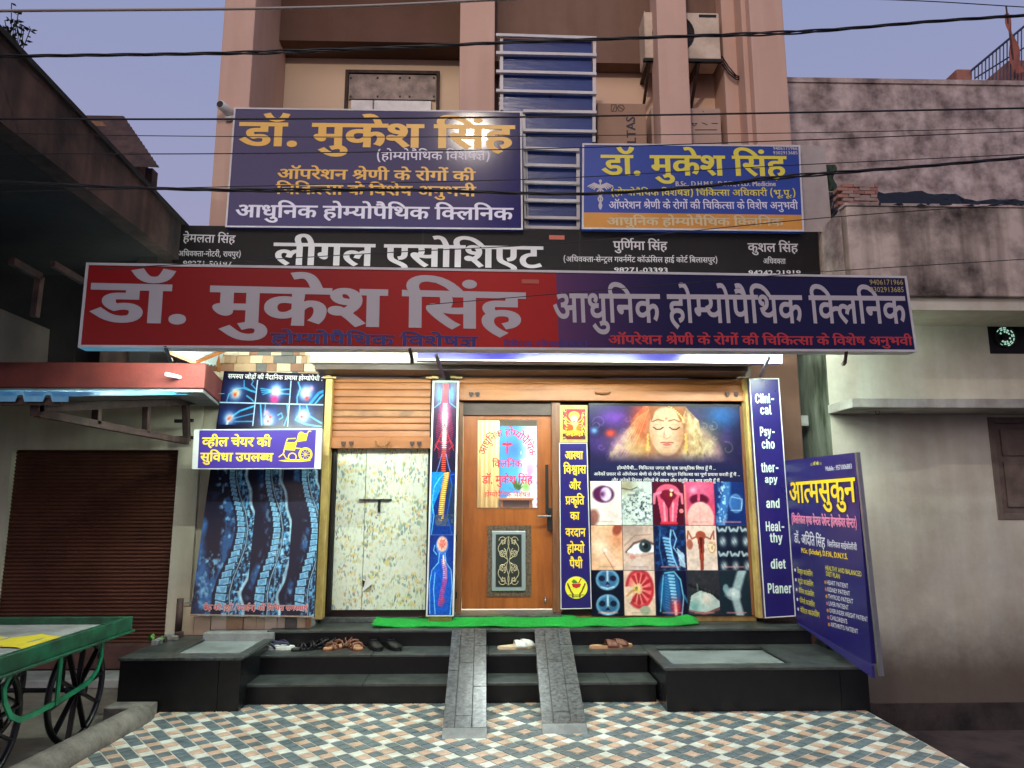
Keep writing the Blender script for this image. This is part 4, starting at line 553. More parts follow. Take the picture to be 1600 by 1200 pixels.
m_slatdk = mat('soiled_orange_paint', (156, 104, 60), 0.5, col2=(112, 76, 48), vs=7)
m_brownbx = mat('brown_shutter_box', (74, 52, 42), 0.5, col2=(56, 38, 30), vs=5, stretch=(1, 1, 4))
m_yel = mat('mustard_post_paint', (214, 186, 110), 0.5, col2=(176, 144, 82), vs=8, stretch=(1, 1, 0.5))
m_iron = mat('black_iron', (26, 24, 24), 0.5, metal=0.3, var=0.3, vs=12)
m_rust = mat('rust_brown_steel', (74, 52, 44), 0.7, col2=(48, 34, 30), vs=10)
m_alum = mat('white_powder_aluminium', (206, 204, 206), 0.4, metal=0.0, var=0.08, vs=5)
m_steel = mat('dull_steel', (150, 150, 150), 0.35, metal=0.8, var=0.15, vs=9)
m_white = mat('white_paint', (226, 226, 222), 0.5, var=0.06, vs=4)
m_marble = mat('white_marble_lintel', (186, 180, 168), 0.4, col2=(196, 188, 174), vs=4)
m_navy = mat('navy_flex', (36, 28, 104), 0.28, var=0.06, vs=2)
m_navytop = mat('navy_flex_purple', (36, 30, 84), 0.13, spec=0.3, bump=0.05, bs=1.5, stretch=(3, 1, .4))
m_blue = mat('royal_blue_flex', (30, 62, 152), 0.4, var=0.05, vs=2)
m_orange = mat('orange_flex', (206, 142, 56), 0.5, var=0.05)
m_black = mat('black_flex', (24, 20, 21), 0.5, var=0.2, vs=1.0, spec=0.2)
m_gold = mat('gold_letter_vinyl', (228, 176, 66), 0.4)
m_yl = mat('yellow_letter_vinyl', (220, 206, 66), 0.45)
m_ylb = mat('bright_yellow_vinyl', (250, 212, 40), 0.45)
m_lw = mat('white_letter_vinyl', (216, 212, 226), 0.45)
m_lwm = mat('greyed_white_vinyl', (176, 170, 174), 0.5)
m_lg = mat('pale_grey_letter_vinyl', (188, 182, 184), 0.45)
m_lred = mat('red_letter_vinyl', (188, 40, 44), 0.45)
m_lredo = mat('rosy_outline_vinyl', (166, 104, 122), 0.45)
m_lnavy = mat('navy_letter_vinyl', (34, 28, 104), 0.45)
m_lfade = mat('faded_blue_vinyl', (50, 48, 128), 0.45)
m_pinkl = mat('pink_letter_vinyl', (240, 120, 170), 0.45)
m_pinkw = mat('pale_pink_vinyl', (248, 206, 222), 0.45)
m_lgold = mat('faded_gold_vinyl', (176, 160, 96), 0.5)
m_yw = mat('yellowed_white_vinyl', (196, 180, 140), 0.5)
m_print = print_mat('printed_flex', 0.28)
m_printm = print_mat('printed_matt', 0.5)
m_green = mat('green_synthetic_grass', (26, 178, 62), 0.95, col2=(18, 150, 46), vs=60, bump=0.8, bs=260)
m_cgreen = mat('cart_green_enamel', (14, 92, 60), 0.38, col2=(8, 62, 42), vs=6, spec=0.5)
m_cgreen2 = mat('cart_teal_enamel', (24, 138, 92), 0.4, col2=(16, 108, 72), vs=6)
m_tyre = mat('black_wheel_iron', (20, 20, 22), 0.35, metal=0.2, var=0.4, vs=14)
m_shutL = mat('maroon_rolling_shutter', (98, 60, 46), 0.5, col2=(78, 46, 36), vs=1.5, metal=0.1)
m_redslab = mat('red_oxide_paint', (124, 48, 38), 0.7, col2=(96, 36, 30), vs=2, bump=0.2)
m_bluesh = mat('sky_blue_roof_sheet', (96, 178, 216), 0.4, col2=(74, 150, 190), vs=4)
m_roofsh = mat('rusty_tin_roofing', (84, 60, 56), 0.7, col2=(50, 36, 36), vs=5)
m_fibre = mat('translucent_fibre_sheet', (190, 204, 200), 0.4, var=0.1)
m_cable = mat('black_cable', (18, 16, 20), 0.6)
m_cablelt = mat('grey_cable', (150, 138, 132), 0.6)
m_bluegl = mat('blue_flex_back', (48, 66, 124), 0.22, col2=(38, 48, 104), vs=0.8, stretch=(1, 1, 5), bump=0.3, bs=6)
m_card = mat('brown_cardboard', (164, 132, 108), 0.85, var=0.1, vs=3)
m_card2 = mat('pale_cardboard', (186, 160, 144), 0.85, var=0.1, vs=3)
m_ac = mat('aged_ivory_enamel', (214, 196, 174), 0.5, col2=(186, 166, 144), vs=4)
m_gi = mat('galvanised_board', (150, 134, 124), 0.5, col2=(108, 96, 90), vs=8, metal=0.3)
m_skin = mat('tan_leather', (196, 150, 108), 0.6, var=0.1, vs=30)
m_brnl = mat('brown_leather', (120, 74, 56), 0.5, var=0.2, vs=30)
m_blkl = mat('black_leather', (22, 22, 24), 0.35)
m_leafg = mat('green_leaf', (86, 140, 50), 0.6, var=0.3, vs=20)
m_leafd = mat('dark_leaf', (40, 50, 34), 0.7, var=0.3, vs=20)
def grime(m, sc=1.1, lo=.72, hi=1.0, p0=.38, p1=.6):
    """uneven dust over neighbouring pieces, laid by place in the world"""
    N = m.node_tree.nodes; L = m.node_tree.links; b = N['Principled BSDF']; s_ = b.inputs['Base Color']
    g_ = N.new('ShaderNodeNewGeometry'); no = N.new('ShaderNodeTexNoise'); no.inputs['Scale'].default_value = sc; no.inputs['Detail'].default_value = 14; no.inputs['Roughness'].default_value = .72
    L.new(g_.outputs['Position'], no.inputs['Vector']); rp = N.new('ShaderNodeValToRGB'); L.new(no.outputs['Fac'], rp.inputs[0])
    rp.color_ramp.elements[0].position = p0; rp.color_ramp.elements[0].color = (lo, lo * .97, lo * .92, 1); rp.color_ramp.elements[1].position = p1; rp.color_ramp.elements[1].color = (hi, hi, hi, 1)
    mm = N.new('ShaderNodeMix'); mm.data_type = 'RGBA'; mm.blend_type = 'MULTIPLY'; mm.inputs[0].default_value = 1
    if s_.links: L.new(s_.links[0].from_socket, mm.inputs[6])
    else: mm.inputs[6].default_value = s_.default_value
    L.new(rp.outputs[0], mm.inputs[7]); L.new(mm.outputs[2], s_)
def wrinkle(m, st=.12, sc=1.6):
    N = m.node_tree.nodes; L = m.node_tree.links; b = N['Principled BSDF']; t = N.new('ShaderNodeTexCoord'); mp = N.new('ShaderNodeMapping'); mp.inputs['Scale'].default_value = (1, 1, .45)
    no = N.new('ShaderNodeTexNoise'); no.inputs['Scale'].default_value = sc; no.inputs['Detail'].default_value = 3; L.new(t.outputs['Object'], mp.inputs[0]); L.new(mp.outputs[0], no.inputs['Vector'])
    bp = N.new('ShaderNodeBump'); bp.inputs['Strength'].default_value = st; bp.inputs['Distance'].default_value = .06; L.new(no.outputs['Fac'], bp.inputs['Height']); L.new(bp.outputs[0], b.inputs['Normal'])
for m_ in (m_tileW, m_tileT, m_tileD, m_grout): grime(m_, 1.3, .74); grime(m_, 9, .82, 1.0, .34, .46)
for m_ in (m_step, m_granite, m_grangrey): grime(m_, 2.2, .7)
for m_ in (m_ramp,): grime(m_, 1.8, .7)
for m_ in (m_wood, m_slat, m_white, m_alum, m_yel): grime(m_, 1.7, .82)
grime(m_green, 3.0, .74); grime(m_cgreen, 6, .66); grime(m_cgreen2, 6, .7)
for m_ in (m_navy, m_blue, m_orange, m_black): wrinkle(m_); grime(m_, 1.2, .84)
for m_ in (m_print, m_printm): wrinkle(m_, .08)
m_leafy = mat('dry_leaf', (148, 124, 52), 0.8, var=0.3, vs=40)

# ------------------------------------------------------------------ ground
g = MB(); S = 60
g.add([(-S, -S, -0.02), (3.0, -S, -0.02), (3.0, S, -0.02), (-S, S, -0.02)], [(0, 1, 2, 3)])
g.build('ground', m_ground, kind='structure')
g = MB(); LZ = -.46
g.add([(3.02, -S, LZ), (S, -S, LZ), (S, S, LZ), (3.02, S, LZ), (3.0, -S, -0.02), (3.0, S, -0.02)], [(0, 1, 2, 3), (4, 0, 3, 5)])
g.build('side_lane', mat('reddish_lane', (86, 70, 66), 0.95, col2=(52, 42, 42), vs=3, bump=0.5), kind='structure')

# ------------------------------------------------------------------ tiled forecourt: every small tile a piece of its own
FX0, FX1, FY0, FY1 = -2.62, 2.97, -3.4, -1.0
fl = MB().box(FX0, FX1, FY0, FY1, -0.02, 0.0).build('tiled_forecourt', m_grout, kind='structure')
ca = R(-51.5); ua = Vector((math.cos(ca), math.sin(ca))); ub = Vector((-ua.y, ua.x)); CS = 0.0885; HW = 0.0388
def tilecol(i, j):
    i6, j6 = i % 6, j % 6
    blk = (i6 // 3 + j6 // 3) % 2; a, b = i6 % 3, j6 % 3; ctr = (a == 1 and b == 1)
    if blk == 0: return m_tileT if ctr else m_tileD
    if ctr: return m_tileD
    return m_tileT if (a == 1 or b == 1) else m_tileW
def clip_poly(p):
    for ax, lim, sg in ((0, FX0 + .01, 1), (0, FX1 - .01, -1), (1, FY0 + .01, 1), (1, FY1 - .01, -1)):
        q = []
        for k in range(len(p)):
            a, b = p[k - 1], p[k]; da = (a[ax] - lim) * sg; db = (b[ax] - lim) * sg
            if (da >= 0) != (db >= 0): t = da / (da - db); q.append((a[0] + (b[0] - a[0]) * t, a[1] + (b[1] - a[1]) * t))
            if db >= 0: q.append(b)
        p = q
        if len(p) < 3: return None
    return p
tiles = []
for i in range(-70, 70):
    for j in range(-70, 70):
        c = Vector((0.86, -1.93)) + ua * (i * CS) + ub * (j * CS)
        if not (FX0 - .1 < c.x < FX1 + .1 and FY0 - .1 < c.y < FY1 + .1): continue
        p = clip_poly([tuple(c + ua * (sx * HW) + ub * (sy * HW)) for sx, sy in ((-1, -1), (1, -1), (1, 1), (-1, 1))])
        if p: tiles.append((p, c, tilecol(i, j)))
def vis(c):
    d = Vector((c.x, c.y, 0)) - CAM; w = d.dot(_fw); x = 800 + FPX * d.dot(_rt) / w; y = 600 - FPX * d.dot(_up) / w
    return (0 < x < 1600 and y < 1204, w)
seen = sorted([t for t in tiles if vis(t[1])[0] and FX0 + .08 < t[1].x < FX1 - .08 and FY0 + .08 < t[1].y < FY1 - .08], key=lambda t: vis(t[1])[1])
near = seen[:290]; nid = set(id(t) for t in near)
tm = {}
for p, c, m in near:
    if m.name not in tm:
        b = MB(); b.prism([tuple(ua * (sx * HW) + ub * (sy * HW)) for sx, sy in ((-1, -1), (1, -1), (1, 1), (-1, 1))], 0, 0.0035)
        me = bpy.data.meshes.new('floor_tile'); me.from_pydata(b.v, [], b.f); me.materials.append(m); tm[m.name] = me
    o = bpy.data.objects.new('floor_tile', tm[m.name]); o.location = (c.x, c.y, random.uniform(0, 0.0006)); o.parent = fl; COL.objects.link(o)
    o.rotation_euler = (random.uniform(-.004, .004), random.uniform(-.004, .004), 0)
for m in (m_tileW, m_tileT, m_tileD):
    b = MB()
    for t in tiles:
        if t[2] is m and id(t) not in nid: b.prism(t[0], 0, 0.0035 + random.uniform(0, .0006))
    b.build('floor_tiles', m, fl, kind='stuff')
# rounded concrete kerb at the left edge of the tiles
a0 = atZ(222, 1106, 0.05); a1 = atZ(60, 1225, 0.05)
kp = [Vector((-2.66, -1.46, 0.02)).lerp(Vector((-2.78, -3.3, 0.02)), t / 14) for t in range(15)]
rk = [0.105 for t in range(15)]; rk[0] = 0.085
MB().tube(kp, rk, 14).build('concrete_kerb', m_kerb, smooth=True, kind='structure')
MB().box(-2.95, -2.62, -1.5, -1.32, -0.02, 0.09).build('kerb_stone', m_kerb, bevel=0.01, kind='structure')

# ------------------------------------------------------------------ granite steps, side blocks, ramps
ZP = 0.473
st = empty('entrance_steps', (0, 0, 0), kind='structure')
def tread(x0, x1, y0, y1, z, nm='tread'):
    xs = [x0]
    while xs[-1] < x1 - 1.2: xs.append(xs[-1] + 1.02)
    xs.append(x1)
    for a, b in zip(xs[:-1], xs[1:]):
        MB().box(a + .0015, b - .0015, y0, y1, z - 0.022, z).build(nm, m_step, st, bevel=0.004)
MB().box(-2.02, 2.98, -0.425, 0.25, 0, ZP - 0.023).build('platform_block', m_granface, st)
tread(-2.06, 3.0, -0.45, 0.0, ZP)
MB().box(-2.04, 1.36, -0.78, -0.426, 0, 0.329 - 0.023).build('step_block', m_granface, st)
tread(-2.07, 1.37, -0.80, -0.426, 0.329)
MB().box(-2.06, 1.36, -1.10, -0.781, -0.01, 0.165 - 0.023).build('step_block', m_granface, st)
tread(-2.08, 1.37, -1.125, -0.781, 0.165)
def planter(x0, x1, y0, y1, h, label, cat='granite block', seam=0.82):
    t = empty('granite_block', ((x0 + x1) / 2, (y0 + y1) / 2, 0), label, cat, 'black granite blocks flanking the steps')
    sx = x0 + (x1 - x0) * seam
    MB().box(x0, sx - .002, y0, y0 + 0.02, -0.01, h - 0.024).build('front_panel', m_granface, t)
    MB().box(sx + .002, x1, y0, y0 + 0.02, -0.01, h - 0.024).build('front_panel', m_granface, t)
    MB().box(x0, x0 + 0.02, y0 + .021, y1, -0.01, h - 0.024).build('side_panel', m_granite, t)
    MB().box(x1 - 0.02, x1, y0 + .021, y1, -0.01, h - 0.024).build('side_panel', m_granite, t)
    MB().box(x0 + .021, x1 - .021, y0 + .021, y1, -0.01, h - 0.05).build('core', m_granface, t)
    return t
hl = atY(175, 1028, -1.3).z; hr = atY(1200, 1042, -1.4).z
bl = planter(-2.95, -2.0, -1.3, -0.3, hl, 'shiny black granite block with a pale recessed top, left of the steps beside the handcart')
for bx in ((-2.965, -1.985, -1.315, -1.13), (-2.965, -2.6, -1.129, -0.30), (-2.07, -1.985, -1.129, -0.50)):
    MB().box(bx[0], bx[1], bx[2], bx[3], hl - .022, hl).build('coping', m_grangrey if bx[1] > -2.2 and bx[0] < -2.5 else m_step, bl, bevel=.004)
MB().box(-2.599, -2.071, -1.128, -0.50, hl - .045, hl - .018).build('recessed_top', m_glasstop, bl)
MB().box(-2.62, -1.99, -0.499, -0.30, hl - .022, hl + .05).build('back_ledge', m_cement, bl, bevel=.005)
br = planter(1.38, 3.0, -1.4, -0.46, hr, 'long black granite block with a pale sunken top, right of the steps', seam=0.86)
for bx in ((1.365, 3.01, -1.415, -1.26), (1.365, 1.47, -1.259, -0.46), (2.45, 3.01, -1.259, -0.46), (1.471, 2.449, -0.58, -0.46)):
    MB().box(bx[0], bx[1], bx[2], bx[3], hr - .022, hr).build('coping', m_step, br, bevel=.004)
MB().box(1.471, 2.449, -1.258, -0.581, hr - .05, hr - .03).build('recessed_top', m_glasstop, br)
def ramp(x0, x1, yb, yt, label, skew=0.0):
    t = empty('wheel_ramp', ((x0 + x1) / 2, (yb + yt) / 2, 0), label, 'ramp', 'narrow wheelchair ramps over the steps')
    dz = ZP + 0.012; n = 8
    def P(x, s, off): return Vector((x + skew * s, yb + (yt - yb) * s, 0.012 + (dz - 0.012) * s + off))
    w = (x1 - x0); xs = [x0, x0 + w * .27, x0 + w * .66, x1]
    cuts = [[0.07, .55, 1.0], [0.07, .16, .62, 1.0], [0.07, .4, .8, 1.0]]
    for k in range(3):
        for s0, s1 in zip(cuts[k][:-1], cuts[k][1:]):
            a, b = xs[k] + .0015, xs[k + 1] - .0015; s0 += .002; s1 -= .002
            MB().hexa([P(a, s0, -.02), P(b, s0, -.02), P(b, s1, -.02), P(a, s1, -.02)], [P(a, s0, 0), P(b, s0, 0), P(b, s1, 0), P(a, s1, 0)]).build('granite_strip', m_ramp, t, bevel=.002)
    q = [P(x0, 0, -0.012), P(x1, 0, -0.012), P(x1, 0.07, 0), P(x0, 0.07, 0)]
    MB().hexa([(v.x, v.y, 0.003) for v in q], q).build('cement_toe', m_cement, t, bevel=.003)
    a = [P(x0 + .005, .05, -.021), P(x1 - .005, .05, -.021), P(x1 - .005, .999, -.021), P(x0 + .005, .999, -.021)]
    MB().hexa([(v.x, v.y, max(0.003, v.z - 0.16)) for v in a], a).build('ramp_body', m_cement, t)
    return t
ramp(-0.35, -0.035, -2.02, -0.43, 'narrow speckled granite ramp laid over the steps, the one nearer the shoes', skew=-0.02)
ramp(0.36, 0.685, -1.93, -0.41, 'narrow speckled granite ramp with a bright reflection at its top, before the wooden door', skew=0.03)

# ------------------------------------------------------------------ clinic building
cb = empty('clinic_building', (0.1, 0.5, 0), 'salmon plastered three bay building above the clinic signs, with balconies and pillars', 'building')
def px(x, y, Y): return atY(x, y, Y).x
ZT = 9.5; Yp = -0.2
pl = [(px(337, 200, Yp), px(387, 200, Yp)), (px(718, 100, Yp), px(773, 100, Yp)), (px(1027, 50, Yp), px(1074, 50, Yp)), (px(1176, 100, Yp), px(1229, 100, Yp))]
for k, (a, b) in enumerate(pl):
    if k == 3: MB().box(px(1168, 100, Yp), a, Yp + .10, Yp + 1.2, 4.2, ZT).build('pillar_return', m_pink, cb, bevel=.008)
    MB().box(a, b, Yp, Yp + (1.15 if k == 0 else .32), 4.2, ZT).build('pillar', m_pink, cb, bevel=.01)
MB().box(pl[0][0], pl[3][1], Yp + .01, 0.4, 3.31, 4.2).build('floor_band', m_pink, cb)
# deep balcony behind: back wall, side return, ceiling
Yb = 1.0
zc = atY(560, 92, Yb).z
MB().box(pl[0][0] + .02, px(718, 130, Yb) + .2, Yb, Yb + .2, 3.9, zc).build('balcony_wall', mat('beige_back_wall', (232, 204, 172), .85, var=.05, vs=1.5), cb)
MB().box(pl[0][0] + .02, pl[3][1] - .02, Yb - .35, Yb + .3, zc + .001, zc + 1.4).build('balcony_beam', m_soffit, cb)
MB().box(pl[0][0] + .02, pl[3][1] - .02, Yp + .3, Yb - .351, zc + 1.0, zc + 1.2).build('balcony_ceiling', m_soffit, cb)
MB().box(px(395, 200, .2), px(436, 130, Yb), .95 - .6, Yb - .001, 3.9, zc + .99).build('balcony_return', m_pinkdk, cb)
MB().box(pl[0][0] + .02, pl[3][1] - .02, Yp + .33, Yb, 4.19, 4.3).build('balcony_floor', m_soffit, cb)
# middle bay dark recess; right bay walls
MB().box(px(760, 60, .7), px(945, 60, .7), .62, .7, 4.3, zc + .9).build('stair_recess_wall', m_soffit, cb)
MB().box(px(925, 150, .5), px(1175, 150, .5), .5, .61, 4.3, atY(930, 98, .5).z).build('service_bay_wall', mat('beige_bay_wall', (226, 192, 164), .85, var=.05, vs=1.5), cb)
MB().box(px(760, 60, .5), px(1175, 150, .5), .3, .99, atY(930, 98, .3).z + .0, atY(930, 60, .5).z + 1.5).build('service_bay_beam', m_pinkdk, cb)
MB().box(px(1130, 150, .2), px(1178, 150, .2), 0.12, .499, 4.3, 8.4).build('duct_wall', m_pink, cb)
# window boarded with sheet metal
w0 = atY(543, 113, Yb - .02); w1 = atY(684, 170, Yb - .02)
zb2 = w1.z
wf = MB()
wf.box(w0.x - .02, w0.x + .02, Yb - .05, Yb - .002, zb2 - .9, w0.z + .02); wf.box(w1.x - .02, w1.x + .02, Yb - .05, Yb - .002, zb2 - .9, w0.z + .02)
wf.box(w0.x + .021, w1.x - .021, Yb - .05, Yb - .002, w0.z - .02, w0.z + .02)
wn = wf.build('boarded_window', m_rust, cb)
zs = atY(600, 157, Yb).z
MB().box(w0.x + .03, w1.x - .03, Yb - .03, Yb - .004, zs, w0.z - .03).build('tin_board', m_gi, wn)
xm = px(585, 165, Yb)
MB().box(w0.x + .06, xm - .012, Yb - .04, Yb - .004, zb2 - .8, zs - .02).build('aluminium_leaf', m_steel, wn, bevel=.004)
MB().box(xm, w1.x - .08, Yb - .04, Yb - .004, zb2 - .8, zs - .02).build('aluminium_leaf', m_steel, wn, bevel=.004)
nl = MB()
for xx in (548, 590, 625, 640, 678):
    for yy in (122, 151): 
        p = atY(xx, yy, Yb - .03); nl.box(p.x - .012, p.x + .012, p.y - .006, p.y, p.z - .012, p.z + .012)
nl.build('nail_heads', m_iron, wn)

# ground floor wall behind the shutters, marble canopy, shutter boxes
MB().box(-2.95, -1.80, 0.02, 0.3, 0, 3.309).build('side_wall', m_cream, cb)
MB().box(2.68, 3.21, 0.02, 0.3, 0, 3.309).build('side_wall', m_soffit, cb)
cz0 = atY(800, 568, -.5).z; cz1 = 3.30
MB().box(px(484, 560, -.5), px(1172, 560, -.5), -.5, .015, cz0, cz1).build('marble_canopy', m_marble, cb, bevel=.006)
MB().box(px(492, 572, -.42), px(1168, 560, -.42), -.42, .015, cz0 - .05, cz0 - .001).build('canopy_soffit_board', m_brownbx, cb)
MB().box(-1.795, 2.675, 0.016, .1, 2.86, cz0 - .051).build('shutter_box_cover', m_brownbx, cb)
# side cladding of coloured stone tiles (top left of the facade, and below the spine poster)
cc = [mat('clad_beige', (206, 184, 152), .6, var=.1, vs=9), mat('clad_brown', (150, 108, 80), .6, var=.2, vs=9), mat('clad_grey', (108, 106, 100), .6, var=.2, vs=9),
      mat('clad_tan', (182, 150, 114), .6, var=.15, vs=9), mat('clad_cream', (222, 208, 182), .6, var=.1, vs=9)]
rz = random.Random(3)
def cladding(x0, x1, z0, z1, Y, sw, sh, tall=False):
    z = z0
    while z < z1 - .01:
        hh = sh * rz.uniform(.7, 1.3); x = x0; hh = min(hh, z1 - z)
        while x < x1 - .01:
            ww = min(sw * rz.uniform(.55, 1.5), x1 - x); d = rz.uniform(.008, .024)
            MB().box(x + .002, x + ww - .002, Y - d, Y + .01, z + .002, z + hh - .002).build('cladding_tile', rz.choice(cc), cb)
            x += ww
        z += hh
cladding(-2.92, -1.80, atY(400, 590, 0).z, 3.32, 0.0, .10, .075)
cladding(-2.90, -1.70, atY(400, 992, -.3).z, atY(400, 955, -.3).z + .06, -0.28, .11, .2)
MB().box(-2.90, -1.70, -.27, .019, 0, .70).build('poster_base_wall', m_cement, cb)
# posts beside the shutters
def post(xa, xb, ya, yb, name='shutter_post', Y=-.04, mt=None, w=.0):
    a = atY(xa, ya, Y); b = atY(xb, yb, Y)
    return (a, b)
def vpost(cx_top, cy_top, cx_bot, cy_bot, wpx, Y, mt, dep=.05, nm='shutter_post'):
    a = atY(cx_top, cy_top, Y); b = atY(cx_bot, cy_bot, Y); w = wpx / 1130 * (Y + 7.4)
    q = [(b.x - w / 2, Y, b.z), (b.x + w / 2, Y, b.z), (b.x + w / 2, Y + dep, b.z), (b.x - w / 2, Y + dep, b.z)]
    p = [(a.x - w / 2, Y, a.z), (a.x + w / 2, Y, a.z), (a.x + w / 2, Y + dep, a.z), (a.x - w / 2, Y + dep, a.z)]
    return MB().hexa(q, p).build(nm, mt, cb, bevel=.003)
vpost(514.5, 592, 497, 968, 10.5, -.14, m_yel, .13)
vpost(512, 576, 513, 591, 8, -.09, m_yel, .08, 'post_head')
vpost(678, 576, 678, 592, 7, -.09, m_yel, .08, 'post_head')
vpost(708, 576, 708, 592, 9, -.09, m_yel, .08, 'post_head')
vpost(1167, 591, 1190, 966, 8, -.15, m_yel, .13)
vpost(1169, 574, 1169, 590, 9, -.09, m_brownbx, .08, 'post_head')
for xa in (505, 665, 702):
    a = atY(xa, 590, -.13); MB().box(a.x, a.x + .13, -.14, -.12, a.z - .008, a.z + .008).build('guide_bar', m_yel, cb)
a = atY(1150, 590, -.16); MB().box(a.x, a.x + .13, -.18, -.16, a.z - .006, a.z + .006).build('guide_bar', m_yel, cb)
# plinth under the doors
MB().box(-1.80, -.72, -.02, .28, ZP + .001, ZP + .05).build('door_sill', m_grangrey, cb, bevel=.004)
MB().box(-1.80, atY(711, 800, .05).x - .01, .065, .1, ZP + .051, 2.87).build('partition', m_brownbx, cb)
MB().box(-.50, .68, -.10, .28, ZP + .001, ZP + .075).build('door_sill', m_grangrey, cb, bevel=.004)
MB().box(.70, 2.62, -.01, .28, ZP + .001, ZP + .05).build('door_sill', m_yel, cb, bevel=.004)

# ------------------------------------------------------------------ rolling shutters over the openings
def shutter(px0, px1, ys, Y, label, plate_y, cat='rolling shutter'):
    a = atY((px0 + px1) / 2, ys[0], Y)
    t = empty('rolling_shutter', (a.x, Y, atY(px0, plate_y, Y).z), label, cat, 'orange rolling shutters')
    x0 = atY(px0, ys[0], Y).x; x1 = atY(px1, ys[0], Y).x; zs = [atY((px0 + px1) / 2, y, Y).z for y in ys] + [atY((px0 + px1) / 2, plate_y, Y).z]
    for k in range(len(zs) - 2):
        zt, zb = zs[k], zs[k + 1]; s = MB(); prof = []
        n = 6
        for i in range(n + 1):
            u = i / n; prof.append((Y - .004 * abs(math.sin(u * math.pi)) ** .5 - .008 * u, zt + (zb + .006 - zt) * u))
        vs = [(x0, y, z) for y, z in prof] + [(x1, y, z) for y, z in prof] + [(x0, Y + .01, zb), (x1, Y + .01, zb), (x0, Y + .01, zt), (x1, Y + .01, zt)]
        m_ = n + 1; fs = [(i, i + 1, m_ + i + 1, m_ + i) for i in range(n)] + [(n, 2 * m_, 2 * m_ + 1, m_ + n)]
        s.add(vs, fs); s.build('slat', m_slatdk if (k in (5,) and len(zs) > 6) else m_slat, t, smooth=False)
    MB().box(x0 - .03, x1 + .02, Y - .045, Y + .01, zs[-1], zs[-2] + .003).build('bottom_plate', m_slat, t, bevel=.004)
    return t, x0, x1, zs
ysA = [592, 598, 609, 620.5, 631, 641.5, 652, 662, 673, 684.5]
sa, x0, x1, zs = shutter(521, 673, ysA, -.05, 'half lowered orange slatted shutter above the flowered double door', 701)
def arc_handle(parent, c, w, dip, r=.008, m=m_slatdk):
    pts = [Vector((c.x - w / 2 + w * t / 10, c.y - .02 - .02 * math.sin(math.pi * t / 10), c.z - dip * math.sin(math.pi * t / 10))) for t in range(11)]
    MB().tube(pts, r, 8).build('handle', m, parent, smooth=True)
arc_handle(sa, atY(598, 690, -.1), .14, .05)
def locks(parent, xs, y, Y):
    for xx in xs:
        c = atY(xx, y, Y); q = MB().box(c.x - .022, c.x + .022, c.y - .012, c.y, c.z - .012, c.z + .02); q.box(c.x - .012, c.x + .012, c.y - .02, c.y - .013, c.z - .03, c.z - .013)
        q.build('lock_plate', m_rust, parent)
locks(sa, (537, 549, 644, 655), 693, -.096)
sb, x0, x1, zs = shutter(718, 1163, [592, 600, 610.5], -.05, 'rolled up wide orange shutter above the wooden door and goddess poster', 627)
arc_handle(sb, atY(941, 613, -.1), .15, .012, .011, m_slat)
locks(sb, (736, 746, 1136, 1150), 616, -.096)

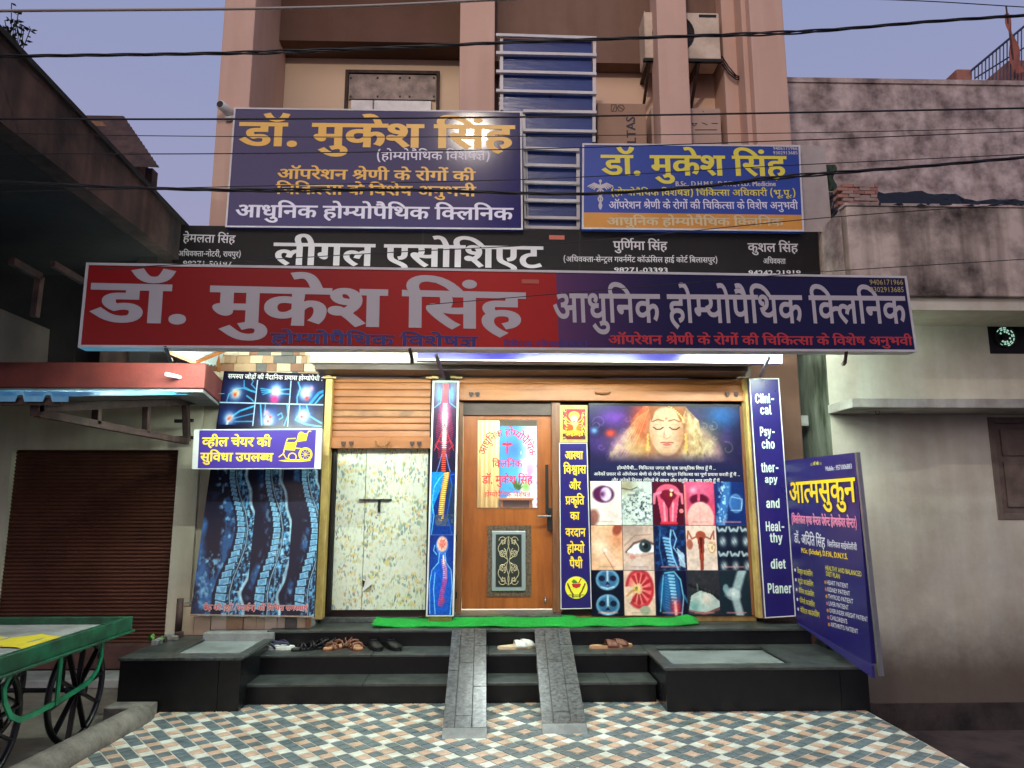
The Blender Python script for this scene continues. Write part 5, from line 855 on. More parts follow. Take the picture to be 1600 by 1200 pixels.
# ------------------------------------------------------------------ flowered double door on the left
fd = empty('flowered_door', (atY(594, 950, 0).x, 0, ZP + .05), 'double door papered with pale flower print and a black latch, under the half lowered shutter', 'door')
m_flower = bpy.data.materials.new('flower_print'); m_flower.use_nodes = True
N = m_flower.node_tree.nodes; L = m_flower.node_tree.links; bs_ = N['Principled BSDF']; bs_.inputs['Roughness'].default_value = .55
tcn = N.new('ShaderNodeTexCoord'); prev = None
base = N.new('ShaderNodeRGB'); base.outputs[0].default_value = (*lin((210, 213, 194)), 1); prev = base.outputs[0]
for k, (sc, st_, th, colr, rot) in enumerate([(15, (1, 1, 1.1), .30, (208, 190, 120), 0), (24, (1, 1, .55), .24, (126, 152, 140), .8), (32, (1, 1, .42), .20, (96, 112, 126), -.7), (19, (1, 1, 1), .15, (206, 160, 124), .3), (46, (1, 1, .35), .19, (140, 154, 116), 1.1)]):
    mp = N.new('ShaderNodeMapping'); mp.inputs['Scale'].default_value = st_; mp.inputs['Rotation'].default_value = (0, rot, 0); mp.inputs['Location'].default_value = (k * 3.7, k, k * 1.3)
    L.new(tcn.outputs['Object'], mp.inputs[0])
    no = N.new('ShaderNodeTexNoise'); no.inputs['Scale'].default_value = 9; no.inputs['Detail'].default_value = 2; L.new(mp.outputs[0], no.inputs['Vector'])
    ad = N.new('ShaderNodeVectorMath'); ad.operation = 'MULTIPLY_ADD'; L.new(no.outputs['Color'], ad.inputs[0]); ad.inputs[1].default_value = (.09, .09, .09); L.new(mp.outputs[0], ad.inputs[2])
    vo = N.new('ShaderNodeTexVoronoi'); vo.inputs['Scale'].default_value = sc; L.new(ad.outputs[0], vo.inputs['Vector'])
    cmp_ = N.new('ShaderNodeMapRange'); cmp_.inputs[1].default_value = th; cmp_.inputs[2].default_value = th + .14; cmp_.inputs[3].default_value = .85; cmp_.inputs[4].default_value = 0; L.new(vo.outputs['Distance'], cmp_.inputs[0])
    mxx = N.new('ShaderNodeMix'); mxx.data_type = 'RGBA'; cn = N.new('ShaderNodeTexNoise'); cn.inputs['Scale'].default_value = 5.5; cn.inputs['Detail'].default_value = 1; L.new(tcn.outputs['Object'], cn.inputs['Vector']); cr = N.new('ShaderNodeMapRange'); cr.inputs[1].default_value = .42; cr.inputs[2].default_value = .54; cr.inputs[3].default_value = .25; cr.inputs[4].default_value = 1.0; L.new(cn.outputs['Fac'], cr.inputs[0]); ml_ = N.new('ShaderNodeMath'); ml_.operation = 'MULTIPLY'; L.new(cmp_.outputs[0], ml_.inputs[0]); L.new(cr.outputs[0], ml_.inputs[1]); L.new(ml_.outputs[0], mxx.inputs[0]); L.new(prev, mxx.inputs[6]); mxx.inputs[7].default_value = (*lin(colr), 1); prev = mxx.outputs[2]
L.new(prev, bs_.inputs['Base Color'])
xa, xb = px(523, 820, 0), px(667, 820, 0); zt = atY(600, 695, 0).z; zb_ = atY(600, 953, 0).z; xs_ = px(569.5, 820, 0)
MB().box(xa - .035, xa - .002, -.03, .06, zb_ - .01, zt + .1).build('door_jamb', m_iron, fd)
MB().box(xb + .002, xb + .03, -.03, .06, zb_ - .01, zt + .1).build('door_jamb', m_iron, fd)
MB().box(xa, xs_ - .004, 0.0, .03, zb_, zt + .05).build('door_leaf', m_flower, fd, bevel=.003)
MB().box(xs_ + .001, xb, -.008, .03, zb_, zt + .05).build('door_leaf', m_flower, fd, bevel=.003)
lp = atY(593, 781, -.02); lt = MB().box(px(561, 781, -.02), px(612, 781, -.02), -.03, -.012, lp.z - .008, lp.z + .008)
lt.box(lp.x - .012, lp.x + .012, -.035, -.013, atY(593, 800, 0).z, lp.z - .009); lt.tube([(lp.x - .0, -.04, lp.z), (lp.x + .0, -.04, lp.z - .11)], .009, 8)
lt.build('latch', m_iron, fd)
fp = [atY(566, 925, -.012), atY(580, 913, -.06), atY(581, 909, -.05), atY(573, 899, -.012)]
MB().add(fp, [(0, 1, 2, 3)]).build('torn_flap', m_white, fd)
tt = [atY(566, 906, -.011), atY(577, 911, -.011), atY(567, 918, -.011)]
MB().add(tt, [(0, 1, 2)]).build('tear', m_iron, fd)
rv = MB()
for xx in (571, 600, 632, 660):
    for yy in (745, 800, 852, 905, 946):
        c = atY(xx, yy, -.009); rv.box(c.x - .006, c.x + .006, c.y - .004, c.y, c.z - .006, c.z + .006)
rv.build('rivets', m_steel, fd)

# ------------------------------------------------------------------ wooden clinic door
wd = empty('clinic_door', (atY(794, 950, 0).x, 0, ZP + .055), 'orange brown wooden door with a glass pane and carved panel', 'door')
def rbox(x0, y0, x1, y1, Ya, Yb_, name, m, parent, bevel=0.0):
    a = atY(x0, (y0 + y1) / 2, Ya); b = atY(x1, (y0 + y1) / 2, Ya); c = atY((x0 + x1) / 2, y0, Ya); d = atY((x0 + x1) / 2, y1, Ya)
    return MB().box(min(a.x, b.x), max(a.x, b.x), Ya, Yb_, d.z, c.z).build(name, m, parent, bevel=bevel)
rbox(711, 618, 722, 957, -.03, .1, 'door_frame', m_woodfr, wd, .004)
rbox(863, 618, 877, 957, -.03, .1, 'door_frame', m_woodfr, wd, .004)
rbox(722.5, 616, 862.5, 649, -.0, .1, 'door_head', m_brownbx, wd, .004)
Yd = .03
lx0, lx1 = px(723, 800, Yd), px(862.5, 800, Yd); lz0, lz1 = atY(800, 951, Yd).z, atY(800, 649, Yd).z
gx0, gx1 = px(744.5, 720, Yd), px(841, 720, Yd); gz0, gz1 = atY(793, 795, Yd).z, atY(793, 655, Yd).z
leaf = MB()
leaf.box(lx0, gx0, Yd, Yd + .04, lz0, lz1); leaf.box(gx1, lx1, Yd, Yd + .04, lz0, lz1)
leaf.box(gx0, gx1, Yd, Yd + .04, lz0, gz0); leaf.box(gx0, gx1, Yd, Yd + .04, gz1, lz1)
leaf.build('door_leaf', m_wood, wd)
tr = MB(); e_ = .012
tr.box(gx0, gx0 + e_, Yd - .006, Yd + .03, gz0, gz1); tr.box(gx1 - e_, gx1, Yd - .006, Yd + .03, gz0, gz1)
tr.box(gx0 + e_, gx1 - e_, Yd - .006, Yd + .03, gz0, gz0 + e_); tr.box(gx0 + e_, gx1 - e_, Yd - .006, Yd + .03, gz1 - e_, gz1)
tr.build('glazing_bead', m_woodfr, wd)
m_glass = bpy.data.materials.new('clear_glass'); m_glass.use_nodes = True; N = m_glass.node_tree.nodes; L = m_glass.node_tree.links; N.clear()
o_ = N.new('ShaderNodeOutputMaterial'); mi = N.new('ShaderNodeMixShader'); ta = N.new('ShaderNodeBsdfTransparent'); gs = N.new('ShaderNodeBsdfGlossy')
gs.inputs['Roughness'].default_value = .02; mi.inputs[0].default_value = .07; ta.inputs[0].default_value = (.93, .96, .95, 1)
L.new(ta.outputs[0], mi.inputs[1]); L.new(gs.outputs[0], mi.inputs[2]); L.new(mi.outputs[0], o_.inputs[0])
pane = MB().box(gx0 + .001, gx1 - .001, Yd + .015, Yd + .02, gz0 + .001, gz1 - .001).build('glass_pane', m_glass, wd)
# carved panel
cp = rbox(761, 821, 830, 932, Yd - .008, Yd - .0005, 'carved_panel', mat('greek_key_brown', (104, 84, 62), .5, col2=(52, 42, 34), vs=46, detail=2), wd)
rbox(768.5, 829.5, 821.5, 923.5, Yd - .022, Yd - .009, 'silver_frame', mat('silver_frame', (190, 204, 200), .25, metal=.6), cp, .006)
rbox(774.5, 835, 815, 917, Yd - .026, Yd - .0225, 'carving_ground', mat('carving_green_black', (28, 36, 30), .5), cp)
sv = MB(); gc = atY(794.5, 876, Yd - .03); hwx = px(814, 876, Yd) - px(794.5, 876, Yd); hh = gc.z - atY(794, 916, Yd).z
def scr(fn, n=22, r=.0038):
    for sx in (-1, 1):
        for sz in (-1, 1):
            sv.tube([Vector((gc.x + sx * hwx * fn(t / n)[0], gc.y, gc.z + sz * hh * fn(t / n)[1])) for t in range(n + 1)], r, 5)
scr(lambda t: (.08 + .78 * abs(math.sin(t * 3.1)) * (1 - .1 * t), .05 + .85 * t))
scr(lambda t: (.45 + .32 * (1 - t * .7) * math.cos(t * 7), .78 + .17 * (1 - t * .7) * math.sin(t * 7)))
scr(lambda t: (.5 + .34 * (1 - t * .8) * math.cos(2 + t * 8), .3 + .2 * (1 - t * .8) * math.sin(2 + t * 8)))
scr(lambda t: (.05 + .1 * math.sin(t * 6.3), .95 * t))
for sx in (-1, 1):
    for fz in (.72, .32):
        for sz in (-1, 1):
            for k in range(5):
                an = k * 1.256; c = Vector((gc.x + sx * hwx * (.42 + .15 * math.cos(an)), gc.y - .002, gc.z + sz * hh * (fz + .07 * math.sin(an))))
                sv.tube([c, c + Vector((0, -.004, 0))], .008, 6)
sv.build('gilt_scrolls', mat('pale_gilt', (196, 182, 146), .4, metal=.3), cp)
MB().box(px(852, 760, -.03), px(857, 760, -.03), -.05, -.03, atY(855, 803, -.03).z, atY(855, 726, -.03).z).build('pull_bar', m_iron, wd, bevel=.004)
MB().box(px(855.5, 810, -.03), px(863, 810, -.03), -.035, .029, atY(859, 828, -.03).z, atY(859, 794, -.03).z).build('lock_plate', m_iron, wd, bevel=.003)
MB().beam(atY(840, 806.5, -.06), atY(861, 806.5, -.06), .016, .016).build('lever_handle', m_steel, wd, bevel=.003)
sp_ = atY(852, 937, 0); MB().tube([sp_ + Vector((0, .03, .02)), sp_ + Vector((0, -.02, .02)), sp_ + Vector((0, -.03, -.01)), sp_ + Vector((0, -.03, -.035))], .009, 8).build('door_stop', m_steel, wd, smooth=True)
for yy in (664, 750, 835, 925):
    c = atY(713, yy, -.03); MB().tube([c, c + Vector((0, 0, -.06))], .007, 8).build('hinge', m_iron, wd)

# waiting room seen through the glass
rm = empty('waiting_room', (.1, 1.2, ZP), kind='structure')
MB().box(-.8, 1.1, .35, 2.6, ZP - .1, ZP + .01).build('room_floor', m_marble, rm)
MB().box(-.8, 1.1, 2.6, 2.7, ZP, 3.0).build('room_wall', m_cream, rm)
MB().box(-.9, -.8, .31, 2.6, ZP, 3.0).build('room_wall', m_cream, rm)
MB().box(1.1, 1.2, .31, 2.6, ZP, 3.0).build('room_wall', m_cream, rm)
MB().box(-.8, 1.1, .31, 2.6, 2.85, 2.95).build('room_ceiling', m_white, rm)
cu = MB(); n = 40; c0 = atY(742, 720, 1.5).x - .15; c1 = atY(780, 720, 1.5).x
top = [(c0 + (c1 - c0) * i / n, 1.5 + .035 * math.sin(i * 1.15) + .01 * math.sin(i * 2.9), 0) for i in range(n + 1)]
cu.add([(x, y, ZP + .05) for x, y, _ in top] + [(x, y, 2.7) for x, y, _ in top], [(i, i + 1, n + 2 + i, n + 1 + i) for i in range(n)])
co = cu.build('curtain', mat('cream_curtain_cloth', (206, 176, 120), .8, col2=(186, 152, 98), vs=4, stretch=(8, 1, .3)), smooth=True)
tag(co, 'gathered cream curtain hanging inside, seen through the left of the door glass', 'curtain')
cabn = empty('wooden_desk', (.35, 1.6, ZP), 'small light wood desk with a dark front, seen low through the door glass', 'desk')
dz0 = atY(800, 778, 1.5).z
MB().box(px(782, 780, 1.5) - .02, px(834, 780, 1.5), 1.48, 1.95, dz0 - .03, dz0).build('desk_top', m_slat, cabn, bevel=.004)
MB().box(px(786, 780, 1.5), px(827, 780, 1.5), 1.52, 1.9, ZP + .02, dz0 - .031).build('desk_front', m_soffit, cabn)
MB().box(px(782, 780, 1.5), px(786, 780, 1.5) - .002, 1.5, 1.92, ZP + .02, dz0 - .031).build('desk_leg', m_slat, cabn)
MB().box(px(827, 780, 1.5) + .002, px(832, 780, 1.5), 1.5, 1.92, ZP + .02, dz0 - .031).build('desk_leg', m_slat, cabn)
pb = MB()
for k in range(5): pb.box(px(792, 770, 1.6) + k * .008, px(824, 770, 1.6) - k * .01, 1.56, 1.78, dz0 + .002 + k * .012, dz0 + .012 + k * .012)
tag(pb.build('paper_stack', m_white), 'stack of white papers on the desk behind the door glass', 'papers')
pt = empty('small_plant', (px(808, 760, 1.65), 1.65, dz0 + .07), 'small green leafy plant on the papers behind the door glass', 'plant')
lf = MB()
for k in range(26):
    a = rz.uniform(0, 6.28); el = rz.uniform(.3, 1.4); r_ = rz.uniform(.06, .15); c = Vector((px(808, 760, 1.65), 1.65, dz0 + .08))
    d = Vector((math.cos(a) * math.cos(el), math.sin(a) * math.cos(el), math.sin(el))) * r_; s_ = Vector((-math.sin(a), math.cos(a), 0)) * .02
    lf.add([c + d * .5 - s_, c + d * .5 + s_, c + d * 1.3 + s_ * .2, c + d * 1.3 - s_ * .2], [(0, 1, 2, 3)])
lf.build('leaves', m_leafg, pt)
bn = Art(60, 110, (60, 150, 220)); bn._b(np.clip((bn.X - 25) / 20, 0, 1), (232, 238, 250)); bn.glow(44, 60, 12, (214, 120, 220), .9, ry=22); bn.glow(20, 30, 16, (40, 90, 180), .8)
for k in range(9): bn.rect(54, 50 + k * 7, 60, 54 + k * 7, (230, 60, 110))
bn.mask((bn.noise(8, 8, 4) > .55) * (bn.X > 30) * .7, (250, 214, 240)); bn.glow(38, 78, 7, (110, 190, 60), .9)
q = [atY(781, 666, 2.0), atY(845, 666, 2.0), atY(845, 800, 2.0), atY(781, 800, 2.0)]
bnr = bn.build('wall_banner', q, m_printm, None, (0, -1, 0), 0); tag(bnr, 'bright blue and pink banner on the wall seen through the door glass', 'banner')
la = bpy.data.lights.new('room_lamp', 'AREA'); la.energy = 110; la.size = .9; la.color = (.93, 1, .98); lo = bpy.data.objects.new('room_lamp', la); lo.location = (.15, .95, 2.83); COL.objects.link(lo)
cl_ = MB().box(-.1, .4, 1.2, 1.6, 2.835, 2.85).build('ceiling_light', emis('panel_glow', (240, 255, 250), 4)); tag(cl_, 'flat white ceiling light panel inside the clinic room', 'ceiling light')

# ------------------------------------------------------------------ sign boards
def panel_sign(name, q, thick, m_face, label, cat='sign board', m_side=None, edge=0.0, m_edge=None, face_name='panel'):
    """q: TL TR BR BL in space"""
    q = [Vector(v) for v in q]; c = (q[2] + q[3]) / 2
    t = empty(name, c, label, cat); P_ = Plane(q[0], q[1], q[3]); n = P_.n
    MB().slab([q[3], q[2], q[1], q[0]], n, thick).build(face_name, m_face, t)
    if edge:
        def band(a, b, w):
            d = (b - a).normalized(); u = n.cross(d).normalized()
            MB().slab([a - u * w / 2, b - u * w / 2, b + u * w / 2, a + u * w / 2], n, .012)
        for a, b in ((q[0], q[1]), (q[3], q[2]), (q[0], q[3]), (q[1], q[2])):
            d = (b - a).normalized(); cc_ = ((q[0] + q[2]) / 2 - (a + b) / 2); u = (cc_ - d * cc_.dot(d)).normalized()
            o1 = a; o2 = b; ins = edge if (a, b) in ((q[0], q[3]), (q[1], q[2])) else 0
            if (a - b).cross(Vector((1, 0, 0))).length > .9 * (a - b).length: o1 = a + (b - a).normalized() * edge; o2 = b - (b - a).normalized() * edge
            v = [o1 + n * .004, o2 + n * .004, o2 + u * edge + n * .004, o1 + u * edge + n * .004]
            MB().slab(v, n, .0035).build('edge_strip', m_edge, t)
    return t, P_
def quadY(tl, tr_, br_, bl_, Y): return [atY(*tl, Y), atY(*tr_, Y), atY(*br_, Y), atY(*bl_, Y)]
def circle(parent, P_, cx, cy, r, m, lift=.003, name='emblem', n=40, ry=None):
    c = P_.at(cx, cy); rr = (P_.at(cx + r, cy) - c).length; ru = (P_.at(cx, cy + (ry or r)) - c).length
    Rt = (P_.at(cx + r, cy) - c).normalized(); Up = P_.n.cross(Rt)
    mb = MB().add([c + Rt * rr * math.cos(6.2832 * k / n) + Up * ru * math.sin(6.2832 * k / n) + P_.n * lift for k in range(n)], [tuple(range(n))])
    return mb.build(name, m, parent)
def strokes(parent, P_, lines, w, m, lift=.003, name='emblem'):
    mb = MB()
    for L_ in lines:
        for (x0, y0), (x1, y1) in zip(L_[:-1], L_[1:]):
            d = math.hypot(x1 - x0, y1 - y0) or 1; nx, ny = -(y1 - y0) / d * w / 2, (x1 - x0) / d * w / 2; ex, ey = (x1 - x0) / d * w * .3, (y1 - y0) / d * w * .3
            lift += .00003
            mb.add([P_.at(x0 + nx - ex, y0 + ny - ey, lift), P_.at(x0 - nx - ex, y0 - ny - ey, lift), P_.at(x1 - nx + ex, y1 - ny + ey, lift), P_.at(x1 + nx + ex, y1 + ny + ey, lift)], [(0, 1, 2, 3)])
    return mb.build(name, m, parent)
def caduceus(parent, P_, cx, cy, s, m, fill=None):
    L_ = [[(cx, cy - s * .5), (cx, cy + s * .5)]]
    for sg in (-1, 1):
        L_.append([(cx + sg * s * .13 * math.sin(t * .75) * (1 - t / 16), cy - s * .22 + s * .7 * t / 12) for t in range(13)])
        for k in range(4):
            L_.append([(cx + sg * s * .03, cy - s * (.34 - .03 * k)), (cx + sg * s * (.22 - .02 * k), cy - s * (.42 - .045 * k)), (cx + sg * s * (.44 - .07 * k), cy - s * (.31 - .035 * k))])
    o = strokes(parent, P_, L_, s * .035 + .5, m, name='staff_emblem')
    circle(parent, P_, cx, cy - s * .5, s * .04 + .6, m, name='staff_knob'); return o

YS = -0.55
# upper left navy board
ts, P1 = panel_sign('name_board', quadY((366, 168), (815, 174), (817, 359), (352, 355), YS), .07, m_navytop,
    'large navy board with gold and white Hindi lettering, upper left of the facade', edge=.016, m_edge=m_alum)
hline(ts, P1, 'डॉ. मुकेश सिंह', (377, 191), (801, 196), 36, m_gold, ex=34, ey=20)
hline(ts, P1, '(होम्योपैथिक विशेषज्ञ)', (588, 237), (766, 237), 13, m_lw, ex=12, ey=8)
hline(ts, P1, 'ऑपरेशन श्रेणी के रोगों की', (434, 264), (742, 268), 15, m_gold, ex=26, ey=12)
hline(ts, P1, 'चिकित्सा के विशेष अनुभवी', (432, 288), (743, 292), 15, m_gold, ex=26, ey=12)
hline(ts, P1, 'आधुनिक होम्योपैथिक क्लिनिक', (369, 320), (801, 325), 19, m_lw, ex=26, ey=14)
# blue and orange board
rs, P2 = panel_sign('name_board', quadY((910, 224), (1250, 227), (1256.5, 362), (909, 358), -.58), .06, m_blue,
    'royal blue board with yellow Hindi name and an orange band, upper right of the facade', edge=.018, m_edge=m_alum)
MB().slab([P2.at(910.5, 357, .003), P2.at(1254, 361, .003), P2.at(1252, 336, .003), P2.at(912, 332, .003)], P2.n, .0025).build('orange_band', m_orange, rs)
hline(rs, P2, 'डॉ. मुकेश सिंह', (940, 242), (1226, 244), 31, m_yl, ex=30, ey=16, lift=.004)
latin(rs, P2, 'B.Sc., D.H.M.S., D.P.T., M.D. Medicine', (1056, 291), (1212, 291), 8, m_lg, bold=.03)
hline(rs, P2, '(होम्योपैथिक विशेषज्ञ) चिकित्सा अधिकारी (भू.पू.)', (954, 296), (1243, 297), 9.5, m_yl, ex=14, ey=8)
hline(rs, P2, 'ऑपरेशन श्रेणी के रोगों की चिकित्सा के विशेष अनुभवी', (951, 315), (1246, 316), 11, m_lw, ex=14, ey=8)
hline(rs, P2, 'आधुनिक होम्योपैथिक क्लिनिक', (948, 340), (1223, 341), 12, m_yw, ex=28, ey=14, lift=.0055)
latin(rs, P2, '9406171966', (1208, 234.5), (1246, 234.5), 5.5, m_lg, bold=.02)
latin(rs, P2, '9302913685', (1208, 241.5), (1246, 241.5), 5.5, m_lg, bold=.02)
caduceus(rs, P2, 938, 305, 44, m_lg)
# grey white sheet behind its right end
q = [atY(1225, 226, -.5), atY(1288, 228, -.5), atY(1299, 345, -.5), atY(1285, 362, -.5), atY(1225, 362, -.5)]
sh = MB(); sh.add([*q, *[v + Vector((0, .02, 0)) for v in q]], [(0, 4, 3, 2, 1), (5, 6, 7, 8, 9)] + [(i, (i + 1) % 5, (i + 1) % 5 + 5, i + 5) for i in range(5)])
tag(sh.build('metal_sheet', mat('pale_grey_sheet', (178, 168, 162), .7, col2=(156, 144, 138), vs=2)), 'plain grey sheet with a cut corner sticking out behind the blue and orange board', 'sheet')
# black legal board
ls_, P3 = panel_sign('legal_board', quadY((268, 352), (1278, 363), (1282, 432), (270, 424), -.50), .05, m_black,
    'long black board with white Hindi lettering, just above the big red and navy sign')
for xx in (660, 905):
    MB().slab([P3.at(xx, 431, .002), P3.at(xx + 1.5, 431, .002), P3.at(xx + 1.5, 359, .002), P3.at(xx, 359, .002)], P3.n, .0015).build('panel_joint', m_iron, ls_)
hline(ls_, P3, 'हेमलता सिंह', (287, 366), (368, 368), 12, m_lg, ex=14, ey=8)
hline(ls_, P3, '(अधिवक्ता-नोटरी, रायपुर)', (275, 392), (377, 393.5), 8, m_lg, ex=8, ey=5)
latin(ls_, P3, '98271-50197', (286, 416), (362, 417), 9, m_lg, bold=.015)
hline(ls_, P3, 'लीगल एसोशिएट', (430, 379), (846, 385), 34, m_lg, ex=28, ey=14)
hline(ls_, P3, 'पुर्णिमा सिंह', (958, 377), (1042, 378), 13, m_lg, ex=16, ey=9)
hline(ls_, P3, '(अधिवक्ता-सेन्ट्रल गवर्नमेंट कॉऊंसिल हाई कोर्ट बिलासपुर)', (880, 401), (1121, 402.5), 8, m_lg, ex=8, ey=5)
latin(ls_, P3, '98271-03393', (960, 425.5), (1043, 426), 8, m_lg, bold=.015)
hline(ls_, P3, 'कुशल सिंह', (1168, 380), (1246, 381), 13, m_lg, ex=16, ey=9)
hline(ls_, P3, 'अधिवक्ता', (1192, 404), (1227, 404.5), 8, m_lg, ex=8, ey=5)
latin(ls_, P3, '94242-21919', (1170, 430.5), (1251, 430.5), 8.5, m_lg, bold=.015)
m_stick = mat('orange_sticker', (170, 84, 64), .5)
MB().slab([P3.at(858, 374, .003), P3.at(882, 374.5, .003), P3.at(882, 368, .003), P3.at(858, 367.5, .003)], P3.n, .002).build('sticker', m_stick, ls_)
# big lit box sign in front
qm = [atY(135, 410.5, -1.86), atY(1416, 431.5, -1.28), atY(1433, 550, -1.28), atY(122, 543, -1.86)]
ms = empty('main_sign', (qm[2] + qm[3]) / 2, 'longest sign, red at left and navy at right, over the whole shopfront', 'sign board')
P4 = Plane(qm[0], qm[1], qm[3]); n4 = P4.n
body = MB().slab([qm[3] - n4 * .004, qm[2] - n4 * .004, qm[1] - n4 * .004, qm[0] - n4 * .004], n4, .13).build('sign_box', m_alum, ms)
# flex face: red / purple / navy fields, the red lighter toward the middle
fa = Art(640, 30, (22, 17, 62)); uX = fa.X / 640
fa._b((uX < .542) * 1.0, (140, 16, 16))
fa._b(np.clip(1 - np.abs(uX - .46) / .22, 0, 1) * (uX < .542) * .75, (182, 44, 36))
g_ = np.clip(1 - (uX - .542) / .16, 0, 1) * (uX >= .542); fa._b(g_ ** 1.2 * .85, (104, 60, 100))
inset = .018
def ins(k, du, dv):
    c = sum(qm, Vector()) / 4; return qm[k] + (qm[(k + 1) % 4] - qm[k]).normalized() * 0
lng = (qm[1] - qm[0]).normalized(); dn = (qm[3] - qm[0]).normalized()
ff = [qm[0] + lng * inset + dn * inset, qm[1] - lng * inset + dn * inset, qm[2] - lng * inset - dn * inset, qm[3] + lng * inset - dn * inset]
fa.build('flex_face', ff, m_printm, ms, n4, .0)
for a, b, u in ((qm[0], qm[1], dn), (qm[3], qm[2], -dn), (qm[0] + dn * .02, qm[3] - dn * .02, lng), (qm[1] + dn * .02, qm[2] - dn * .02, -lng)):
    MB().slab([a + n4 * .006, b + n4 * .006, b + u * .02 + n4 * .006, a + u * .02 + n4 * .006], n4, .0095).build('frame_edge', m_alum, ms)
hline(ms, P4, 'डॉ. मुकेश सिंह', (148, 442.5), (815, 457.5), 59, m_lwm, ex=38, ey=22)
m_ln2 = m_lnavy
hline(ms, P4, 'होम्योपैथिक विशेषज्ञ', (424, 520), (746, 526), 16, m_ln2, ex=28, ey=12, lift=.005, outline=7, om=mat('pale_rose_outline', (190, 120, 126), .45))
hline(ms, P4, 'चिकित्सा अधिकारी (भू.पू.)', (786, 533), (918, 534), 8, m_lfade, ex=16, ey=8, lift=.005)
hline(ms, P4, 'आधुनिक होम्योपैथिक क्लिनिक', (863, 458.5), (1412, 463), 44, m_lwm, ex=16, ey=20)
hline(ms, P4, 'ऑपरेशन श्रेणी के रोगों की चिकित्सा के विशेष अनुभवी', (950, 524), (1424, 526.5), 13.5, m_lred, ex=22, ey=9, lift=.005, outline=6, om=m_lredo)
latin(ms, P4, '9406171966', (1359, 445), (1411, 445), 8.5, m_lgold, bold=.008)
latin(ms, P4, '9302913685', (1360, 456.5), (1412, 456.5), 8.5, m_lgold, bold=.008)
MB().slab([P4.at(815, 443, .004), P4.at(842, 443.5, .004), P4.at(842, 437, .004), P4.at(815, 436.5, .004)], P4.n, .002).build('sticker', m_stick, ms)
for xx, yy in ((640, 548), (1322, 553), (258, 545)):                # brown hanger brackets under the box
    a = P4.at(xx, yy - 4); MB().beam(a + n4 * .006, a - n4 * .06 + Vector((.02, 0, -.08)), .025, .012).beam(a - n4 * .06 + Vector((.02, 0, -.08)), a - n4 * .10 + Vector((.02, 0, -.10)), .03, .02).build('hanger_bracket', m_rust, ms)
MB().beam(P4.at(682, 548, -.17), atY(694, 591, -.2), .03, .02).build('support_arm', m_iron, ms)
MB().beam(P4.at(1216, 552, -.17), atY(1188, 588, -.1), .025, .02).build('support_arm', m_alum, ms)
MB().beam(atY(694, 560, -.45), atY(700, 592, -.18), .05, .03).build('support_arm', m_iron, ms)

# older sign lying under the canopy edge: a navy strip with white frame
qs = quadY((650, 546), (1222, 550), (1222, 568), (650, 563), -.80)
us, P5 = panel_sign('under_sign', qs, .09, m_navy, 'narrow navy strip with white frame tucked under the long red and navy sign', edge=.012, m_edge=m_white)

# ------------------------------------------------------------------ lamps: white tube lights on the back of the big sign
m_tube = emis('tube_glow', (236, 255, 243), 430)
tg = 'tube lights behind the big sign'
for k, (xx, en, lb) in enumerate(((-2.35, 60, 'white tube light behind the far red end of the big sign'), (-.75, 60, 'white tube light behind the big sign, above the flowered door'), (.85, 60, 'white tube light behind the big sign, above the wooden door'), (2.45, 64, 'white tube light behind the far navy end of the big sign'))):
    c_ = qm[3].lerp(qm[2], (xx - qm[3].x) / (qm[2].x - qm[3].x)); y_ = c_.y + .24; z_ = c_.z + .10
    t = empty('tube_light', (xx, y_, z_), lb, 'tube light', tg)
    MB().box(xx - .6, xx + .6, y_ - .02, y_ + .02, z_ + .018, z_ + .045).build('batten', m_white, t)
    MB().tube([(xx - .59, y_, z_), (xx + .59, y_, z_)], .013, 10).build('tube', m_tube, t, smooth=True)

# ------------------------------------------------------------------ spine poster (leaning board on the left)
q = [atY(350, 580, -.05), atY(508, 584, -.05), atY(490, 965, -.42), atY(297, 962, -.42)]
sp, P6 = panel_sign('spine_poster', q, .02, m_iron, 'tall leaning poster with joint pictures at the top and three blue spine scans below', 'poster')
def spine_curve(xs, ys):                        # smooth sampling through control points
    n = 60; t = np.linspace(0, len(xs) - 1, n); i = np.minimum(t.astype(int), len(xs) - 2); f = t - i; f = f * f * (3 - 2 * f)
    X_ = np.interp(t, range(len(xs)), xs); Y_ = np.interp(t, range(len(ys)), ys); return list(zip(X_, Y_))
A1 = Art(200, 385, (14, 14, 34), res=1.05)
A1.mask(A1.noise(30, 30, 2) * .25, (22, 22, 50))
# six joint pictures
cw = [0, 68, 134, 200]; rh = [14, 54, 92]
def cellbox(c, r): return (cw[c] + 1, rh[r] + 1, cw[c + 1] - 1, rh[r + 1] - 1)
for r in range(2):
    for c in range(3):
        b_ = cellbox(c, r); A1.rect(*b_, (22, 20, 52))
def cl(c, r, x, y): b_ = cellbox(c, r); return (b_[0] + x * (b_[2] - b_[0]), b_[1] + y * (b_[3] - b_[1]))
def jl(c, r, pts, w=1.6, col=(70, 190, 235), a=.85): A1.line([cl(c, r, *p) for p in pts], w, col, a, .8, cellbox(c, r))
def jg(c, r, x, y, rad, col, a): A1.glow(*cl(c, r, x, y), rad, col, a, clip=cellbox(c, r))
jg(0, 0, .42, .6, 17, (20, 90, 170), .8); jl(0, 0, [(.18, 1), (.22, .65), (.4, .4), (.6, .35), (1, .55)]); jl(0, 0, [(.62, 0), (.64, .3), (.85, .45), (1, .5)]); jl(0, 0, [(.9, 0), (.85, .18), (1, .4)]); jl(0, 0, [(.75, .7), (.9, .85), (1, 1)], 2)
jg(0, 0, .42, .6, 10, (225, 240, 250), .95); jg(0, 0, .42, .6, 5, (240, 170, 60), .9); jg(0, 0, .4, .66, 3, (230, 40, 30), .9)
jg(1, 0, .58, .45, 17, (20, 96, 190), .85)
